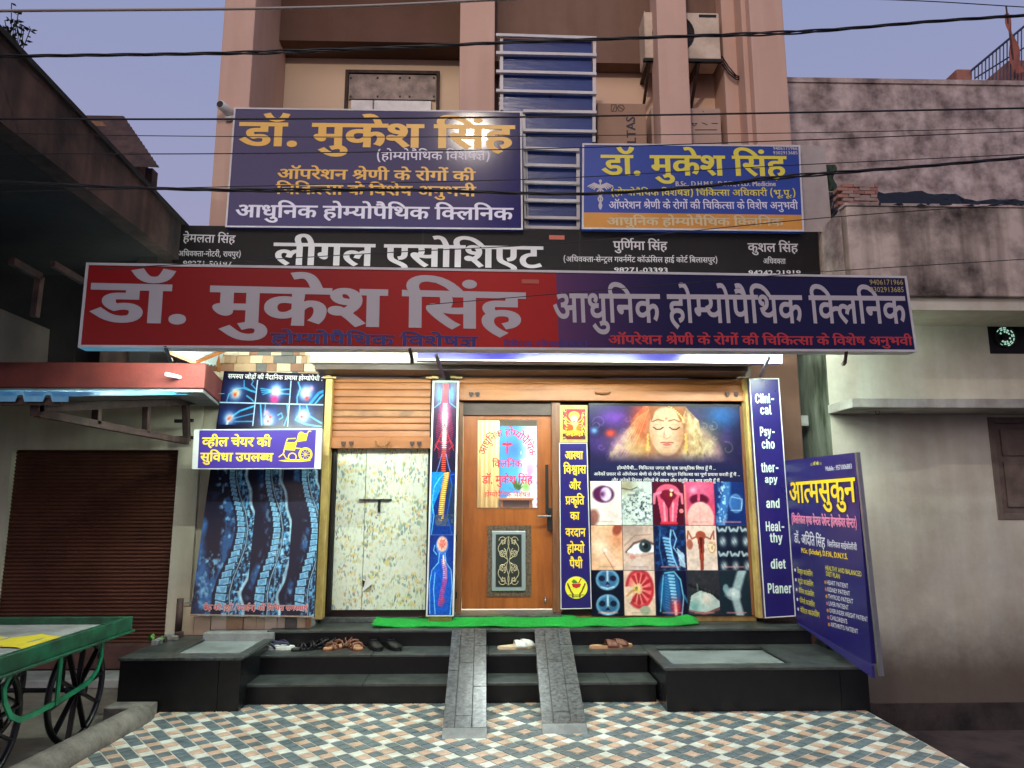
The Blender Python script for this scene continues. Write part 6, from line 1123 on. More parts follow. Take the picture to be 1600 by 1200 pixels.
for k in range(4): jl(1, 0, [(.1 + .03 * k, .35 + .09 * k), (.3, .38 + .06 * k), (.5, .45)], 1.6)
jl(1, 0, [(.6, .4), (1, .35)], 2); jl(1, 0, [(.6, .55), (1, .58)], 2); jg(1, 0, .58, .47, 11, (235, 243, 250), 1); jg(1, 0, .55, .85, 8, (240, 40, 120), .9)
jg(2, 0, .5, .5, 17, (20, 96, 190), .85); jl(2, 0, [(.2, 0), (.28, .3), (.2, .7), (.22, 1)], 2.5); jl(2, 0, [(.6, 1), (.85, .5), (1, .4)], 5, (40, 150, 220)); jl(2, 0, [(.75, 1), (.9, .7), (1, .55)], 3)
jg(2, 0, .45, .5, 11, (232, 242, 250), 1); jg(2, 0, .5, .75, 4, (220, 50, 40), .9); jg(2, 0, .62, .3, 5, (244, 170, 200), .7)
jg(0, 1, .32, .7, 16, (20, 90, 180), .8); jl(0, 1, [(.4, .6), (.6, .35), (1, .1)], 3); jl(0, 1, [(.45, .7), (1, .45)], 1.6); jl(0, 1, [(.5, .85), (1, .82)], 1.6); jl(0, 1, [(.3, .8), (.28, 1)], 4, (220, 230, 240))
jg(0, 1, .32, .7, 9, (225, 240, 250), .95); jg(0, 1, .34, .68, 4, (236, 120, 70), .95); jg(0, 1, .3, .75, 2, (210, 60, 40), .9)
jg(1, 1, .5, .6, 17, (20, 84, 180), .85); jl(1, 1, [(.15, 0), (.2, .5), (.25, 1)], 2.5); jl(1, 1, [(.95, 0), (1, .5), (.9, 1)], 2.5); jl(1, 1, [(.3, 0), (.3, .5)], 2); jl(1, 1, [(.7, .5), (.8, .4), (.85, .6), (.75, .7)], 2)
jg(1, 1, .42, .75, 11, (230, 240, 250), .95); jg(1, 1, .48, .6, 3, (220, 60, 50), .9); jg(1, 1, .42, .8, 3, (220, 70, 60), .9); jg(1, 1, .35, .4, 5, (240, 170, 200), .8)
jg(2, 1, .42, .45, 17, (20, 96, 190), .85); jl(2, 1, [(.3, 0), (.32, .4), (.2, .7), (.5, .9), (1, 1)], 2.5); jl(2, 1, [(.5, 0), (.6, .5), (1, .85)], 2.5)
jg(2, 1, .42, .5, 11, (232, 242, 250), 1); jg(2, 1, .38, .55, 3, (220, 50, 40), .9)
for r in (53.3,): A1.rect(0, r, 200, r + 1.5, (170, 200, 220))
for c in (67.2, 133.2): A1.rect(c, 14, c + 1.6, 92, (160, 190, 215))
# three scans
VY0, VY1 = 152, 370
def scan(x0, sc, seed, mass=1.0):
    cxs = [x0 + v * sc for v in (17, 19, 27, 39, 45, 43, 35, 27, 23, 25)]
    cys = [VY0 + (VY1 - VY0) * v for v in (0, .12, .24, .36, .48, .6, .72, .82, .92, 1.0)]
    cv = spine_curve(cxs, cys); clipb = (max(0, x0 - 16), VY0, x0 + 66, 385); Z = lambda v: np.clip(v, 0, 1)
    nf = A1.noise(3.2, 5, seed + 3, 3); nz = A1.noise(7, 9, seed, 4); nz2 = A1.noise(15, 22, seed + 9, 4); xx = np.interp(A1.Y, [p[1] for p in cv], [p[0] for p in cv])
    wv = np.interp(A1.Y, [VY0, VY1], [7, 14]) * sc; inb = (A1.Y > VY0) * (A1.X > clipb[0]) * (A1.X < clipb[2])
    back = xx + wv * 2.0 + 7 * sc + 3.5 * np.sin(A1.Y / 19. + seed) + 2 * np.sin(A1.Y / 7. + seed)
    slant = A1.noise(5, 3.2, seed + 5, 2)
    tis = Z((back - A1.X) / 2) * Z((A1.X - xx) / 2)
    A1._b(tis * inb, (14, 26, 48)); A1._b(tis * inb * Z(nf * 3.2 - 1.25), (86, 150, 192)); A1._b(tis * inb * Z(slant * 5 - 3.1) * .8, (160, 206, 226))
    fr = Z((A1.X - (xx - wv - 26 * sc * mass)) / 8) * Z((xx - wv - A1.X) / 2)
    A1._b(fr * inb * Z((nz2 - .5) * 5) * .85, (40, 86, 136)); A1._b(fr * inb * Z((nz - .56) * 6) * .8 * mass, (120, 172, 206))
    A1._b(Z(1.5 - np.abs(A1.X - back) / (1.9 * sc + .5)) * inb * (.55 + .6 * nz), (168, 208, 222))
    y = VY0 + 3; k = 0
    while y < VY1 + 8:
        hgt = 5.4 + 7.0 * (y - VY0) / (VY1 - VY0); cx = np.interp(y, cys, cxs); w = np.interp(y, [VY0, VY1], [6, 13]) * sc
        sl = np.interp(y, cys, [0, .1, .35, .2, 0, -.2, -.3, -.25, 0, .2])
        u = A1.X - cx + w * .12; v = A1.Y - y - u * sl; waist = 1 + .18 * np.abs(v) / hgt
        box_ = Z((w * .62 * waist - np.abs(u)) / .8 + .5) * Z((hgt * .42 - np.abs(v)) / .7 + .5)
        inn = Z((w * .62 * waist - 1.3 - np.abs(u)) / .8 + .5) * Z((hgt * .42 - 1.2 - np.abs(v)) / .7 + .5)
        A1._b(Z((w * .75 - np.abs(u)) + .5) * Z((hgt * .56 - np.abs(v)) + .5) * inb, (12, 24, 44))
        A1._b(box_ * inb, (132, 182, 208)); A1._b(inn * inb * .85, (74, 128, 168)); A1._b(inn * inb * Z(nf * 2.4 - .9), (128, 178, 206)); y += hgt * .99; k += 1
    A1._b(Z(1.6 - np.abs(A1.X - xx - wv * .92) / 1.6) * inb, (12, 24, 46)); A1._b(Z(1.1 - np.abs(A1.X - xx - wv * .92) / (1.0 * sc + .1)) * inb * .9, (168, 200, 206))
A1.mask(((A1.noise(26, 34, 5, 4) - .45) * 3) * (A1.X < 22) * (A1.Y > 200), (44, 92, 146)); A1.mask(((A1.noise(8, 10, 6, 3) - .55) * 4) * (A1.X < 30) * (A1.Y > 290), (120, 170, 200))
scan(22, 1.05, 11); scan(88, .95, 23, .6); scan(154, .95, 35, .6)
for x0 in (22, 88, 154):
    for dx, c_ in ((-10, .5), (-4, .7), (2, .8), (6, .8), (12, .6), (20, .7), (28, .6)): A1.line([(x0 + 16 + dx * 1.3, 148), (x0 + 19 + dx * .8, 158), (x0 + 20 + dx * .4, 172)], 1.3, (110, 156, 176), c_)
A1.rect(131.5, 160, 132.6, 372, (120, 150, 160), .8); A1.rect(128, 268, 134, 269.5, (190, 200, 200)); A1.rect(124, 292, 131, 293.5, (190, 200, 200))
A1.rect(0, 383, 200, 385, (150, 130, 110)); A1.rect(0, 92, 200, 94, (20, 18, 40))
A1.im *= (.86 + .28 * A1.noise(3.5, 3.5, 91, 3))[..., None]
A1.build('printed_picture', q, m_print, sp, P6.n, .001)
hline(sp, P6, 'समस्या जोड़ों की नैदानिक प्रयास होम्योपैथी :', (357, 584.5), (505, 588.5), 6.6, m_white, ex=16, ey=9, lift=.004)
hline(sp, P6, 'रीढ़ की हड्डी (स्पाईन) की विभिन्न समस्याएं', (318, 945), (481, 946), 8, m_lred, ex=14, ey=8, lift=.005, outline=34, om=m_white)
# wheelchair notice
q = [atY(303, 671, -.56), atY(503, 669.5, -.56), atY(500, 732.5, -.56), atY(300, 733, -.56)]
wc, P7 = panel_sign('wheelchair_notice', q, .05, m_white, 'purple and yellow wheelchair notice with white ends fixed across the spine poster', 'notice')
MB().slab([P7.at(309, 731.5, .003), P7.at(491, 731, .003), P7.at(494, 671.5, .003), P7.at(312, 672.5, .003)], P7.n, .0025).build('purple_print', mat('violet_print', (66, 46, 140), .35), wc)
hline(wc, P7, 'व्हील चेयर की', (317, 683.5), (424, 684), 13.5, m_ylb, ex=30, ey=16, lift=.005)
hline(wc, P7, 'सुविधा उपलब्ध', (314, 707.5), (427, 708), 13, m_ylb, ex=30, ey=16, lift=.005)
wl = []
def circ(cx, cy, r, n=26): return [(cx + r * math.cos(6.2832 * k / n), cy + r * math.sin(6.2832 * k / n)) for k in range(n + 1)]
wl += [circ(477.5, 710, 10.2), circ(477.5, 710, 8.4), circ(457, 714, 6), [(486, 674), (483, 673.5), (481, 676), (478, 688), (462, 690)], [(474, 676), (470, 675), (467, 678), (464, 690), (461, 700)], [(448, 689), (450, 685.5), (462, 685)], [(448, 689), (446, 696), (443, 709), (436, 714)], [(443, 709), (447, 716), (452, 717)], [(461, 700), (470, 701)], [(450, 696), (462, 697)]]
for k in range(9): wl.append([(477.5, 710), (477.5 + 9 * math.cos(k * .7), 710 + 9 * math.sin(k * .7))])
strokes(wc, P7, wl[:2], 1.5, m_ylb, name='wheelchair_emblem', lift=.004); strokes(wc, P7, wl[2:-9], 1.5, m_ylb, name='wheelchair_emblem', lift=.0045); strokes(wc, P7, wl[-9:], .6, m_ylb, name='wheelchair_emblem', lift=.005)
MB().add([P7.at(*p, .0042) for p in ((469.5, 677.5), (481.5, 677), (477, 689), (465, 689))], [(0, 1, 2, 3)]).build('wheelchair_emblem', m_ylb, wc)
MB().add([P7.at(*p, .0041) for p in ((449, 691), (463, 691), (461, 704), (446, 703))], [(0, 1, 2, 3)]).build('wheelchair_emblem', m_ylb, wc)
MB().add([P7.at(*p, .0043) for p in ((435, 719.6), (455, 717.6), (484, 718.4), (486, 720), (470, 721.6), (445, 721.4))], [(0, 1, 2, 3, 4, 5)]).build('wheelchair_emblem', m_ylb, wc)

# ------------------------------------------------------------------ narrow spine picture between the openings
q = [atY(676, 595, -.20), atY(717, 595, -.20), atY(709, 963, -.20), atY(665.5, 963, -.20)]
ns, P8 = panel_sign('narrow_spine_poster', q, .10, m_white, 'narrow upright poster of glowing spines between the flowered door and the wooden door', 'poster')
MB().box(q[3].x + .02, q[2].x - .02, -.16, -.02, ZP + .002, q[3].z - .002).build('foot_block', m_yel, ns)
A2 = Art(46, 368, (24, 20, 44), res=1.6)
A2.glow(23, 30, 30, (80, 20, 60), .8, ry=50)
for k in range(30):                                                     # red ribs
    y = 38 + k * 2.9; w = 17 - abs(k - 14) * .45
    A2.line([(23 - w, y + 2), (23 - w * .5, y - 1), (23, y), (23 + w * .5, y - 1), (23 + w, y + 2)], .9, (212, 44, 70), .7, .5)
A2.rect(18, 2, 28, 36, (200, 24, 50)); A2.glow(10, 20, 5, (60, 160, 250), .9, ry=16); A2.glow(36, 20, 5, (60, 160, 250), .9, ry=16)
A2.line([(2, 42), (14, 34), (15, 12)], 1.4, (90, 190, 250), .8); A2.line([(44, 42), (32, 34), (31, 12)], 1.4, (90, 190, 250), .8)
A2.glow(23, 56, 8, (255, 190, 240), .9, ry=18); A2.glow(23, 85, 4, (255, 250, 240), .9, ry=22)
for k in range(34): A2.line([(19.5, 36 + k * 3.4), (26.5, 36 + k * 3.4)], 1.9, (255, 200, 200) if k < 22 else (240, 90, 50), .9, .5)
A2.line([(23, 70), (10, 100), (4, 112)], 1.3, (230, 50, 60), .8); A2.line([(23, 70), (36, 100), (42, 112)], 1.3, (230, 50, 60), .8)
for sg in (-1, 1): A2.line([(23 + sg * 4, 100), (23 + sg * 12, 96), (23 + sg * 18, 104), (23 + sg * 10, 110)], 1.2, (236, 60, 60), .8); A2.line([(23 + sg * 4, 118), (23 + sg * 9, 135), (23 + sg * 13, 146)], 1.3, (140, 170, 255), .9)
A2.rect(0, 147, 46, 245, (10, 40, 110)); A2.poly([(0, 147), (24, 147), (20, 170), (6, 200), (0, 250)], (24, 130, 220)); A2.poly([(46, 168), (32, 160), (30, 220), (46, 232)], (30, 44, 70))
A2.line([(3, 245), (7, 215), (2, 195), (6, 170), (16, 156), (26, 148)], 1.6, (110, 210, 250), .9); A2.line([(44, 150), (36, 152), (40, 168), (32, 215), (42, 244)], 2, (30, 90, 180), .9)
for k in range(26): x = 30 - 9 * math.sin(k / 25 * 1.7); A2.line([(x - 5, 149 + k * 3.1), (x + 4, 148 + k * 3.1)], 2.3, (255, 176, 40), .95, .5); A2.line([(x - 3, 149 + k * 3.1), (x + 2, 148 + k * 3.1)], 1.2, (255, 232, 120), .9, .4)
A2.mask((A2.noise(5, 5, 8) > .5) * (A2.Y > 214) * (A2.Y < 232) * (A2.X > 10), (70, 74, 84)); A2.ell(16, 226, 7, 4, (90, 92, 100), .8)
A2.rect(0, 246, 46, 368, (16, 30, 90)); A2.glow(23, 300, 30, (30, 90, 200), .7, ry=60)
A2.ell(24, 262, 12, 14, (60, 130, 220), .8, .15); A2.ell(24, 260, 10, 12, (236, 180, 160), .95, .3); A2.ell(25, 259, 7, 9, (220, 90, 80), .7, .6); A2.mask((A2.noise(3, 3, 4) > .55) * (np.hypot((A2.X - 24) / 9, (A2.Y - 260) / 11) < 1) * .6, (250, 220, 200))
A2.poly([(20, 276), (30, 276), (32, 290), (44, 306), (46, 330), (45, 368), (4, 368), (2, 320), (6, 300), (18, 290)], (26, 90, 200), .85)
for P__ in ([(19, 274), (18, 288), (6, 300), (2, 320), (4, 366)], [(30, 274), (32, 288), (42, 300), (45, 325), (42, 368)], [(12, 304), (10, 330), (14, 366)], [(10, 262), (8, 270), (14, 276)]): A2.line(P__, 1.6, (130, 215, 255), .9)
for k in range(24): x = 27 + 4 * math.sin(k / 5.); A2.line([(x - 3.2, 284 + k * 3), (x + 3.2, 285 + k * 3)], 1.9, (250, 150, 170) if k < 10 else (226, 60, 110), .95, .5)
A2.line([(27, 278), (28, 290)], 3, (255, 240, 220), .9); A2.glow(28, 346, 5, (240, 60, 80), .6)
A2.rect(0, 245, 46, 246.3, (70, 100, 160)); A2.rect(2, 0, 44, 2.5, (30, 60, 70))
iq = [P8.at(678.5, 597), P8.at(714.5, 597), P8.at(706.5, 961), P8.at(668, 961)]
A2.im *= (.80 + .4 * A2.noise(2.5, 2.5, 92, 3))[..., None]
A2.build('printed_picture', iq, m_print, ns, P8.n, .0015)

# ------------------------------------------------------------------ small festival print and the navy column
q = quadY((875, 633), (918, 633), (918, 691), (875, 691), -.05)
gp, P9 = panel_sign('deity_print', q, .02, m_yel, 'small square devotional print with a yellow garlanded figure, above the navy Hindi column', 'picture')
A3 = Art(40, 52, (196, 60, 60), res=2.2); A3.glow(20, 16, 16, (190, 40, 70), .9); A3.rect(0, 40, 40, 52, (96, 40, 40))
A3.mask((A3.noise(5, 5, 3) > .5) * ((A3.X < 8) | (A3.X > 32)) * .9, (214, 180, 80)); A3.mask((A3.noise(3, 3, 6) > .6) * ((A3.X < 8) | (A3.X > 32)) * .9, (60, 70, 80))
A3.ell(20, 12, 9, 7, (240, 200, 70), 1, .3); A3.ell(20, 17, 6, 6, (246, 210, 150), 1, .2)
for sg in (-1, 1):
    for k in range(5): A3.line([(20 + sg * 4, 24 + k * 1.5), (20 + sg * (11 + k % 2 * 2), 19 + k * 5), (20 + sg * 14, 14 + k * 6)], 1.8, (232, 180, 60), .95, .4)
A3.ell(20, 30, 7, 9, (244, 208, 120), 1, .3); A3.ell(14, 32, 5, 6, (226, 84, 34), 1, .3); A3.ell(27, 33, 4, 6, (232, 110, 40), .9, .3); A3.ell(20, 40, 14, 4, (236, 190, 50), 1, .3)
for k in range(14): A3.ell(7 + k * 2, 42 + (k % 3), 1.6, 1.6, (250, 200, 60) if k % 2 else (230, 90, 40), 1, .4)
A3.ell(20, 22, 2, 1.5, (60, 70, 110), .8, .4); A3.rect(0, 0, 40, 1, (230, 190, 90)); A3.rect(0, 51, 40, 52, (230, 190, 90)); A3.rect(0, 0, 1, 52, (230, 190, 90)); A3.rect(39, 0, 40, 52, (230, 190, 90))
A3.build('printed_picture', [P9.at(878, 638), P9.at(916, 638), P9.at(916, 688), P9.at(878, 688)], m_print, gp, P9.n, .002)
q = quadY((873.5, 692), (917.5, 692), (924.5, 951), (876, 952), -.07)
nc, P10 = panel_sign('navy_column', q, .03, m_navy, 'navy strip with stacked yellow Hindi words and round badge, right of the wooden door', 'sign strip', edge=.008, m_edge=m_white)
for s, cx, y, w, h in (('आस्था', 896.5, 705, 28, 12.5), ('विश्वास', 898, 727, 35, 13), ('और', 898, 752.5, 18, 12), ('प्रकृति', 898, 775.5, 29, 12.5), ('का', 898, 800, 14, 12), ('वरदान', 899, 825.5, 31, 12.5), ('होम्यो', 899.5, 850.5, 27, 13), ('पैथी', 900, 874.5, 20, 13)):
    hline(nc, P10, s, (cx - w / 2, y), (cx + w / 2, y), h, m_ylb, ex=26, ey=14)
circle(nc, P10, 900.5, 918, 17.5, mat('lemon_badge', (236, 232, 60), .4), name='round_badge', lift=.003)
m_bz = mat('badge_brown', (120, 72, 30), .5)
strokes(nc, P10, [[(889, 916), (892, 924), (895, 928), (895, 933)], [(912, 916), (909, 924), (906, 928), (906, 933)], [(887, 912), (890, 920)], [(914, 912), (911, 920)]], 2.2, m_bz, lift=.0045, name='badge_hands')
MB().add([P10.at(*p, .005) for p in ((893, 912), (908, 912), (906, 917), (900.5, 919), (895, 917))], [(0, 1, 2, 3, 4)]).build('badge_bowl', m_lred, nc)
MB().add([P10.at(*p, .005) for p in ((893, 909), (896, 905), (900, 907), (903, 911), (896, 911.5))], [(0, 1, 2, 3, 4)]).build('badge_leaf', m_leafg, nc)
strokes(nc, P10, [[(904, 911), (908, 904)]], 1.6, m_lred, lift=.0052, name='badge_pestle')
strokes(nc, P10, [[(888.5, 929.5), (912.5, 929.5)], [(894, 932.2), (907, 932.2)]], .9, m_iron, lift=.0055, name='badge_motto')

# ------------------------------------------------------------------ the large goddess and ailments poster
q = quadY((920, 630), (1156, 632), (1176, 962), (925, 962), -.04)
mp_, P11 = panel_sign('ailments_poster', q, .03, m_iron, 'large poster with a serene veiled woman above fifteen medical pictures, right of the door', 'poster')
A4 = Art(245, 330, (26, 24, 58), res=1.12); X4, Y4 = A4.X, A4.Y
top = (0, 0, 245, 96)
nz = A4.noise(26, 20, 31, 4); A4.mask(np.clip((nz - .45) * 3, 0, 1) * (Y4 < 96) * .7, (52, 36, 96))
A4.glow(40, 22, 26, (130, 70, 190), .75, ry=16, clip=top); A4.glow(214, 18, 26, (30, 100, 170), .8, ry=20, clip=top); A4.glow(16, 66, 16, (100, 60, 150), .5, clip=top)
A4.ell(122, 96, 92, 72, (176, 128, 150), .85, .12, clip=top); A4.glow(175, 62, 30, (196, 180, 130), .9, ry=30, clip=top); A4.glow(60, 66, 26, (188, 140, 170), .8, ry=22, clip=top)
nz2 = A4.noise(9, 9, 37, 4); A4.mask(np.clip((nz2 - .5) * 5, 0, 1) * (Y4 < 96) * (np.hypot((X4 - 122) / 92, (Y4 - 96) / 72) < 1) * .6, (232, 214, 160)); A4.mask(np.clip((.42 - nz2) * 5, 0, 1) * (Y4 < 96) * (np.hypot((X4 - 122) / 92, (Y4 - 96) / 72) < 1) * .45, (120, 84, 90))
rr = random.Random(5)
for k in range(16):                                                    # smoky curls on both sides
    sx = rr.choice((-1, 1)); cx, cy = (122 + sx * rr.uniform(60, 112), rr.uniform(8, 88)); r0 = rr.uniform(4, 12); a0 = rr.uniform(0, 6)
    A4.line([(cx + r0 * (1 - t / 12) * math.cos(a0 + t * .6), cy + r0 * (1 - t / 12) * math.sin(a0 + t * .6)) for t in range(10)], 1.2, (236, 222, 196) if sx > 0 else (196, 150, 220), .32, .9, top)
A4.glow(34, 48, 8, (230, 70, 40), .9, ry=6, clip=top); A4.glow(8, 44, 5, (120, 180, 230), .9, clip=top)
A4.poly([(88, 0), (150, 0), (164, 24), (170, 96), (150, 96), (78, 96), (74, 50)], (186, 106, 58), .95, top)   # veil
vm = (np.abs(X4 - 122) < 52 + Y4 * .1) * (Y4 < 96) * (Y4 > (np.abs(X4 - 122) - 30) * 1.1)
lace = A4.noise(5, 9, 41, 3)
A4.mask(np.clip((X4 - 128) / 14, 0, 1) * vm * .85, (196, 170, 124)); A4.mask(np.clip((96 - X4) / 20, 0, 1) * vm * .5, (202, 150, 110)); A4.mask(vm * np.clip((lace - .5) * 6, 0, 1) * .55, (244, 222, 176)); A4.mask(vm * np.clip((.44 - lace) * 6, 0, 1) * .4, (120, 62, 40))
A4.glow(84, 30, 18, (196, 80, 44), .9, ry=40, clip=top); A4.glow(80, 76, 20, (196, 156, 100), .8, ry=20, clip=top)
for k in range(7): A4.line([(96 - k * 3, 10 + k * 2), (80 - k * 4, 50), (58 - k * 5, 92)], 1.3, (220, 186, 126), .5, .7, top)
for k in range(5): A4.line([(160 + k, 20), (168 + k * 4, 55), (176 + k * 7, 92)], 1.3, (220, 190, 136), .5, .7, top)
A4.ell(124, 92, 24, 34, (206, 160, 124), 1, .3, clip=top)                  # neck and shoulders
A4.ell(124, 46, 31, 42, (120, 62, 36), .7, .2, clip=top); A4.ell(124, 44, 27, 40, (222, 184, 150), 1, .10, clip=top)             # face
A4.glow(112, 42, 16, (230, 192, 158), .8, ry=26, clip=top); A4.glow(148, 50, 9, (184, 124, 86), .75, ry=26, clip=top); A4.glow(101, 56, 6, (200, 142, 104), .6, ry=22, clip=top); A4.glow(124, 80, 14, (196, 138, 100), .6, ry=6, clip=top)
A4.poly([(96, 0), (158, 0), (156, 10), (148, 30), (138, 10), (124, 6), (108, 12), (100, 30)], (150, 86, 44), .9, top); A4.ell(124, 20, 19, 14, (218, 174, 138), .95, .25, clip=top)
for sx in (-1, 1):
    ex_ = 124 + sx * 13
    A4.line([(ex_ - 8, 38), (ex_ - 3, 41.5), (ex_ + 3, 41.5), (ex_ + 8, 38)], 1.8, (70, 34, 26), 1, .6, top); A4.line([(ex_ - 7, 35), (ex_, 33), (ex_ + 7, 35)], .9, (190, 130, 100), .7, .6, top)
    A4.line([(ex_ - 9, 28 + (sx < 0)), (ex_, 25.5), (ex_ + 9, 28 + (sx > 0))], 1.6, (110, 58, 38), .95, .7, top)
A4.line([(122, 38), (120, 50), (119, 54), (124, 57), (129, 54)], 1.2, (176, 112, 80), .8, .9, top); A4.line([(114, 63), (120, 62.2), (124, 63.2), (128, 62.2), (134, 63)], 1.8, (168, 70, 62), .95, .6, top); A4.ell(124, 65.8, 7, 2.2, (206, 104, 92), .9, .5, clip=top); A4.ell(124, 71, 6, 1.6, (190, 136, 102), .6, .8, clip=top); A4.line([(122, 40), (125, 52)], 3, (246, 222, 196), .5, 2, top)
A4.glow(124, 24, 1.6, (200, 80, 60), .9, clip=top)
for sx in (-1, 1):
    for k in range(8): A4.ell(124 + sx * (30 + (k % 2)), 50 + k * 3.4, 1.6 + (k > 4), 1.9, (232, 190, 90), .95, .5, clip=top)
for k in range(12): A4.ell(126 + 26 * math.sin(k * .14), 1 + k * 2.6, 1.4, 1.4, (246, 214, 120), .9, .5, clip=top)
A4._b(np.clip((Y4 - 78) / 18, 0, 1) * (Y4 < 98), (34, 30, 66)); A4.rect(0, 96, 245, 124, (24, 26, 60)); A4.rect(0, 0, 245, 4, (26, 22, 26))
# cells
CX = [0, 49, 98, 147, 196, 245]; CY = [124, 193, 262, 330]
def K(c, r): return (CX[c] + .7, CY[r] + .7, CX[c + 1] - .7, CY[r + 1] - .7)
def kp(c, r, x, y): b_ = K(c, r); return (b_[0] + x * 47.6, b_[1] + y * 67.6)
def kl(c, r, pts, w, col, a=1, soft=.6, w1=None): A4.line([kp(c, r, *p) for p in pts], w, col, a, soft, K(c, r), w1)
def ke(c, r, x, y, rx, ry, col, a=1, soft=.2, rot=0): A4.ell(*kp(c, r, x, y), rx, ry, col, a, soft, rot, K(c, r))
def kg(c, r, x, y, rad, col, a=1, ry=None): A4.glow(*kp(c, r, x, y), rad, col, a, ry, K(c, r))
def kpoly(c, r, pts, col, a=1): A4.poly([kp(c, r, *p) for p in pts], col, a, K(c, r))
def bgc(c, r, col, nc=None, seed=0, amt=.5, s=6):
    A4.rect(*K(c, r), col)
    if nc: A4.mask(np.clip((A4.noise(s, s, seed, 3) - .45) * 4, 0, 1) * amt, nc, K(c, r))
bgc(0, 0, (244, 228, 214)); kg(0, 0, .7, .8, 20, (226, 206, 196), .8); ke(0, 0, .42, .3, 17, 13.5, (70, 20, 60), 1, .25); ke(0, 0, .5, .3, 9, 11, (214, 196, 226), 1, .3); kg(0, 0, .38, .3, 5, (90, 24, 70), .9); ke(0, 0, .05, .85, 10, 14, (120, 60, 50), .8, .5, 20)
bgc(1, 0, (196, 206, 196)); kg(1, 0, .15, .1, 14, (150, 140, 106), .9); kg(1, 0, .8, .8, 18, (216, 224, 222), .7); A4.mask(np.clip((A4.noise(3, 3, 51, 3) - .52) * 8, 0, 1) * np.clip(1.4 - np.hypot(X4 - 76, Y4 - 165) / 26, 0, 1), (50, 66, 74), K(1, 0)); kl(1, 0, [(0, .16), (.3, .2), (.5, .14)], 2, (60, 50, 40), .7)
bgc(2, 0, (70, 10, 30)); ke(2, 0, .5, .28, 19, 15, (226, 92, 120), 1, .12); kpoly(2, 0, [(.12, .25), (.88, .25), (.74, .95), (.26, .95)], (220, 84, 112)); ke(2, 0, .5, .32, 13, 9, (110, 16, 40), 1, .2); kpoly(2, 0, [(.28, .34), (.72, .34), (.53, .62), (.52, .95), (.48, .95), (.47, .62)], (110, 16, 40)); kl(2, 0, [(.25, .25), (.05, .3), (.03, .5)], 4, (236, 120, 140)); kl(2, 0, [(.75, .25), (.95, .3), (.97, .5)], 4, (236, 120, 140)); kl(2, 0, [(.35, .5), (.38, .9)], 3, (248, 170, 180), .8); kl(2, 0, [(.66, .5), (.62, .9)], 3, (248, 170, 180), .8); ke(2, 0, .62, .2, 3, 2.4, (248, 190, 190)); ke(2, 0, .6, .3, 2, 3, (250, 200, 120)); ke(2, 0, .92, .68, 3.4, 3.4, (236, 130, 130)); kl(2, 0, [(.25, .96), (.75, .96)], 4, (220, 40, 60), .9)
bgc(3, 0, (196, 60, 96)); kg(3, 0, .5, .2, 20, (226, 116, 150), .8); ke(3, 0, .5, .42, 15, 9, (90, 14, 40), 1, .3); kl(3, 0, [(.5, .2), (.48, .42)], 4, (222, 80, 120), 1, .8); ke(3, 0, .52, .85, 21, 26, (240, 178, 168), 1, .12); kl(3, 0, [(.52, .55), (.5, .95)], 1.5, (214, 140, 134), .5, 1.2); kg(3, 0, .3, .2, 4, (250, 200, 214), .7); kl(3, 0, [(0, .1), (.04, .95)], 5, (228, 140, 120), .8, 1.5)
bgc(4, 0, (16, 40, 100)); kl(4, 0, [(.4, 0), (.38, .3), (.25, .6), (.15, 1)], 13, (70, 140, 210), .7, 2.5); A4.mask(np.clip((A4.noise(3, 5, 61, 2) - .5) * 6, 0, 1) * np.clip(1.2 - np.abs(X4 - 212 + (Y4 - 124) * .12) / 9, 0, 1), (170, 214, 244), K(4, 0)); ke(4, 0, .68, .5, 11, 15, (110, 170, 224), .7, .2); ke(4, 0, .68, .5, 8, 12, (40, 90, 160), .8, .3); kl(4, 0, [(.55, .35), (.9, .4), (.85, .66), (.5, .66)], 1, (190, 224, 246), .9)
bgc(0, 1, (238, 186, 146)); kg(0, 1, .3, .5, 14, (252, 220, 190), .9); kg(0, 1, .9, .3, 16, (200, 120, 80), .7); ke(0, 1, .85, .08, 7, 10, (140, 60, 44), .9, .5, 20); kl(0, 1, [(.42, .55), (.7, .8), (1, 1)], 10, (246, 200, 170), 1, 1); kl(0, 1, [(.4, .62), (.6, .85), (.72, 1)], 1.3, (170, 96, 70), .8); ke(0, 1, .45, .56, 3.2, 2.4, (255, 230, 216), 1, .3, 40)
bgc(1, 1, (206, 178, 160)); kg(1, 1, .3, .1, 20, (160, 136, 126), .8); kl(1, 1, [(.1, .6), (.35, .4), (.7, .32), (1, .42)], 3, (90, 60, 54), .9, 1); kl(1, 1, [(.05, .45), (.4, .22), (.9, .2)], 1.6, (150, 110, 96), .8, 1); kpoly(1, 1, [(.12, .6), (.35, .44), (.7, .36), (1, .46), (1, .6), (.7, .62), (.4, .64)], (226, 232, 232)); ke(1, 1, .72, .47, 9.5, 9.5, (40, 56, 62), 1, .2); ke(1, 1, .74, .46, 4, 4, (8, 10, 12), 1, .3); kg(1, 1, .66, .42, 1.8, (230, 240, 240), 1); kl(1, 1, [(.15, .66), (.4, .7), (.7, .68), (1, .62)], 2, (190, 130, 120), .8, 1); ke(1, 1, .3, .72, 4, 3, (196, 110, 100), .9, .5); kg(1, 1, .5, .92, 14, (226, 204, 196), .8)
bgc(2, 1, (10, 24, 60)); A4.mask(np.clip((A4.noise(5, 5, 71, 3) - .45) * 4, 0, 1) * .6, (40, 96, 170), K(2, 1))
for k in range(9): kl(2, 1, [(.3 + .02 * k, .28 + k * .075), (.46 + .02 * k, .3 + k * .075)], 3.2, (130, 190, 230), .9, .5)
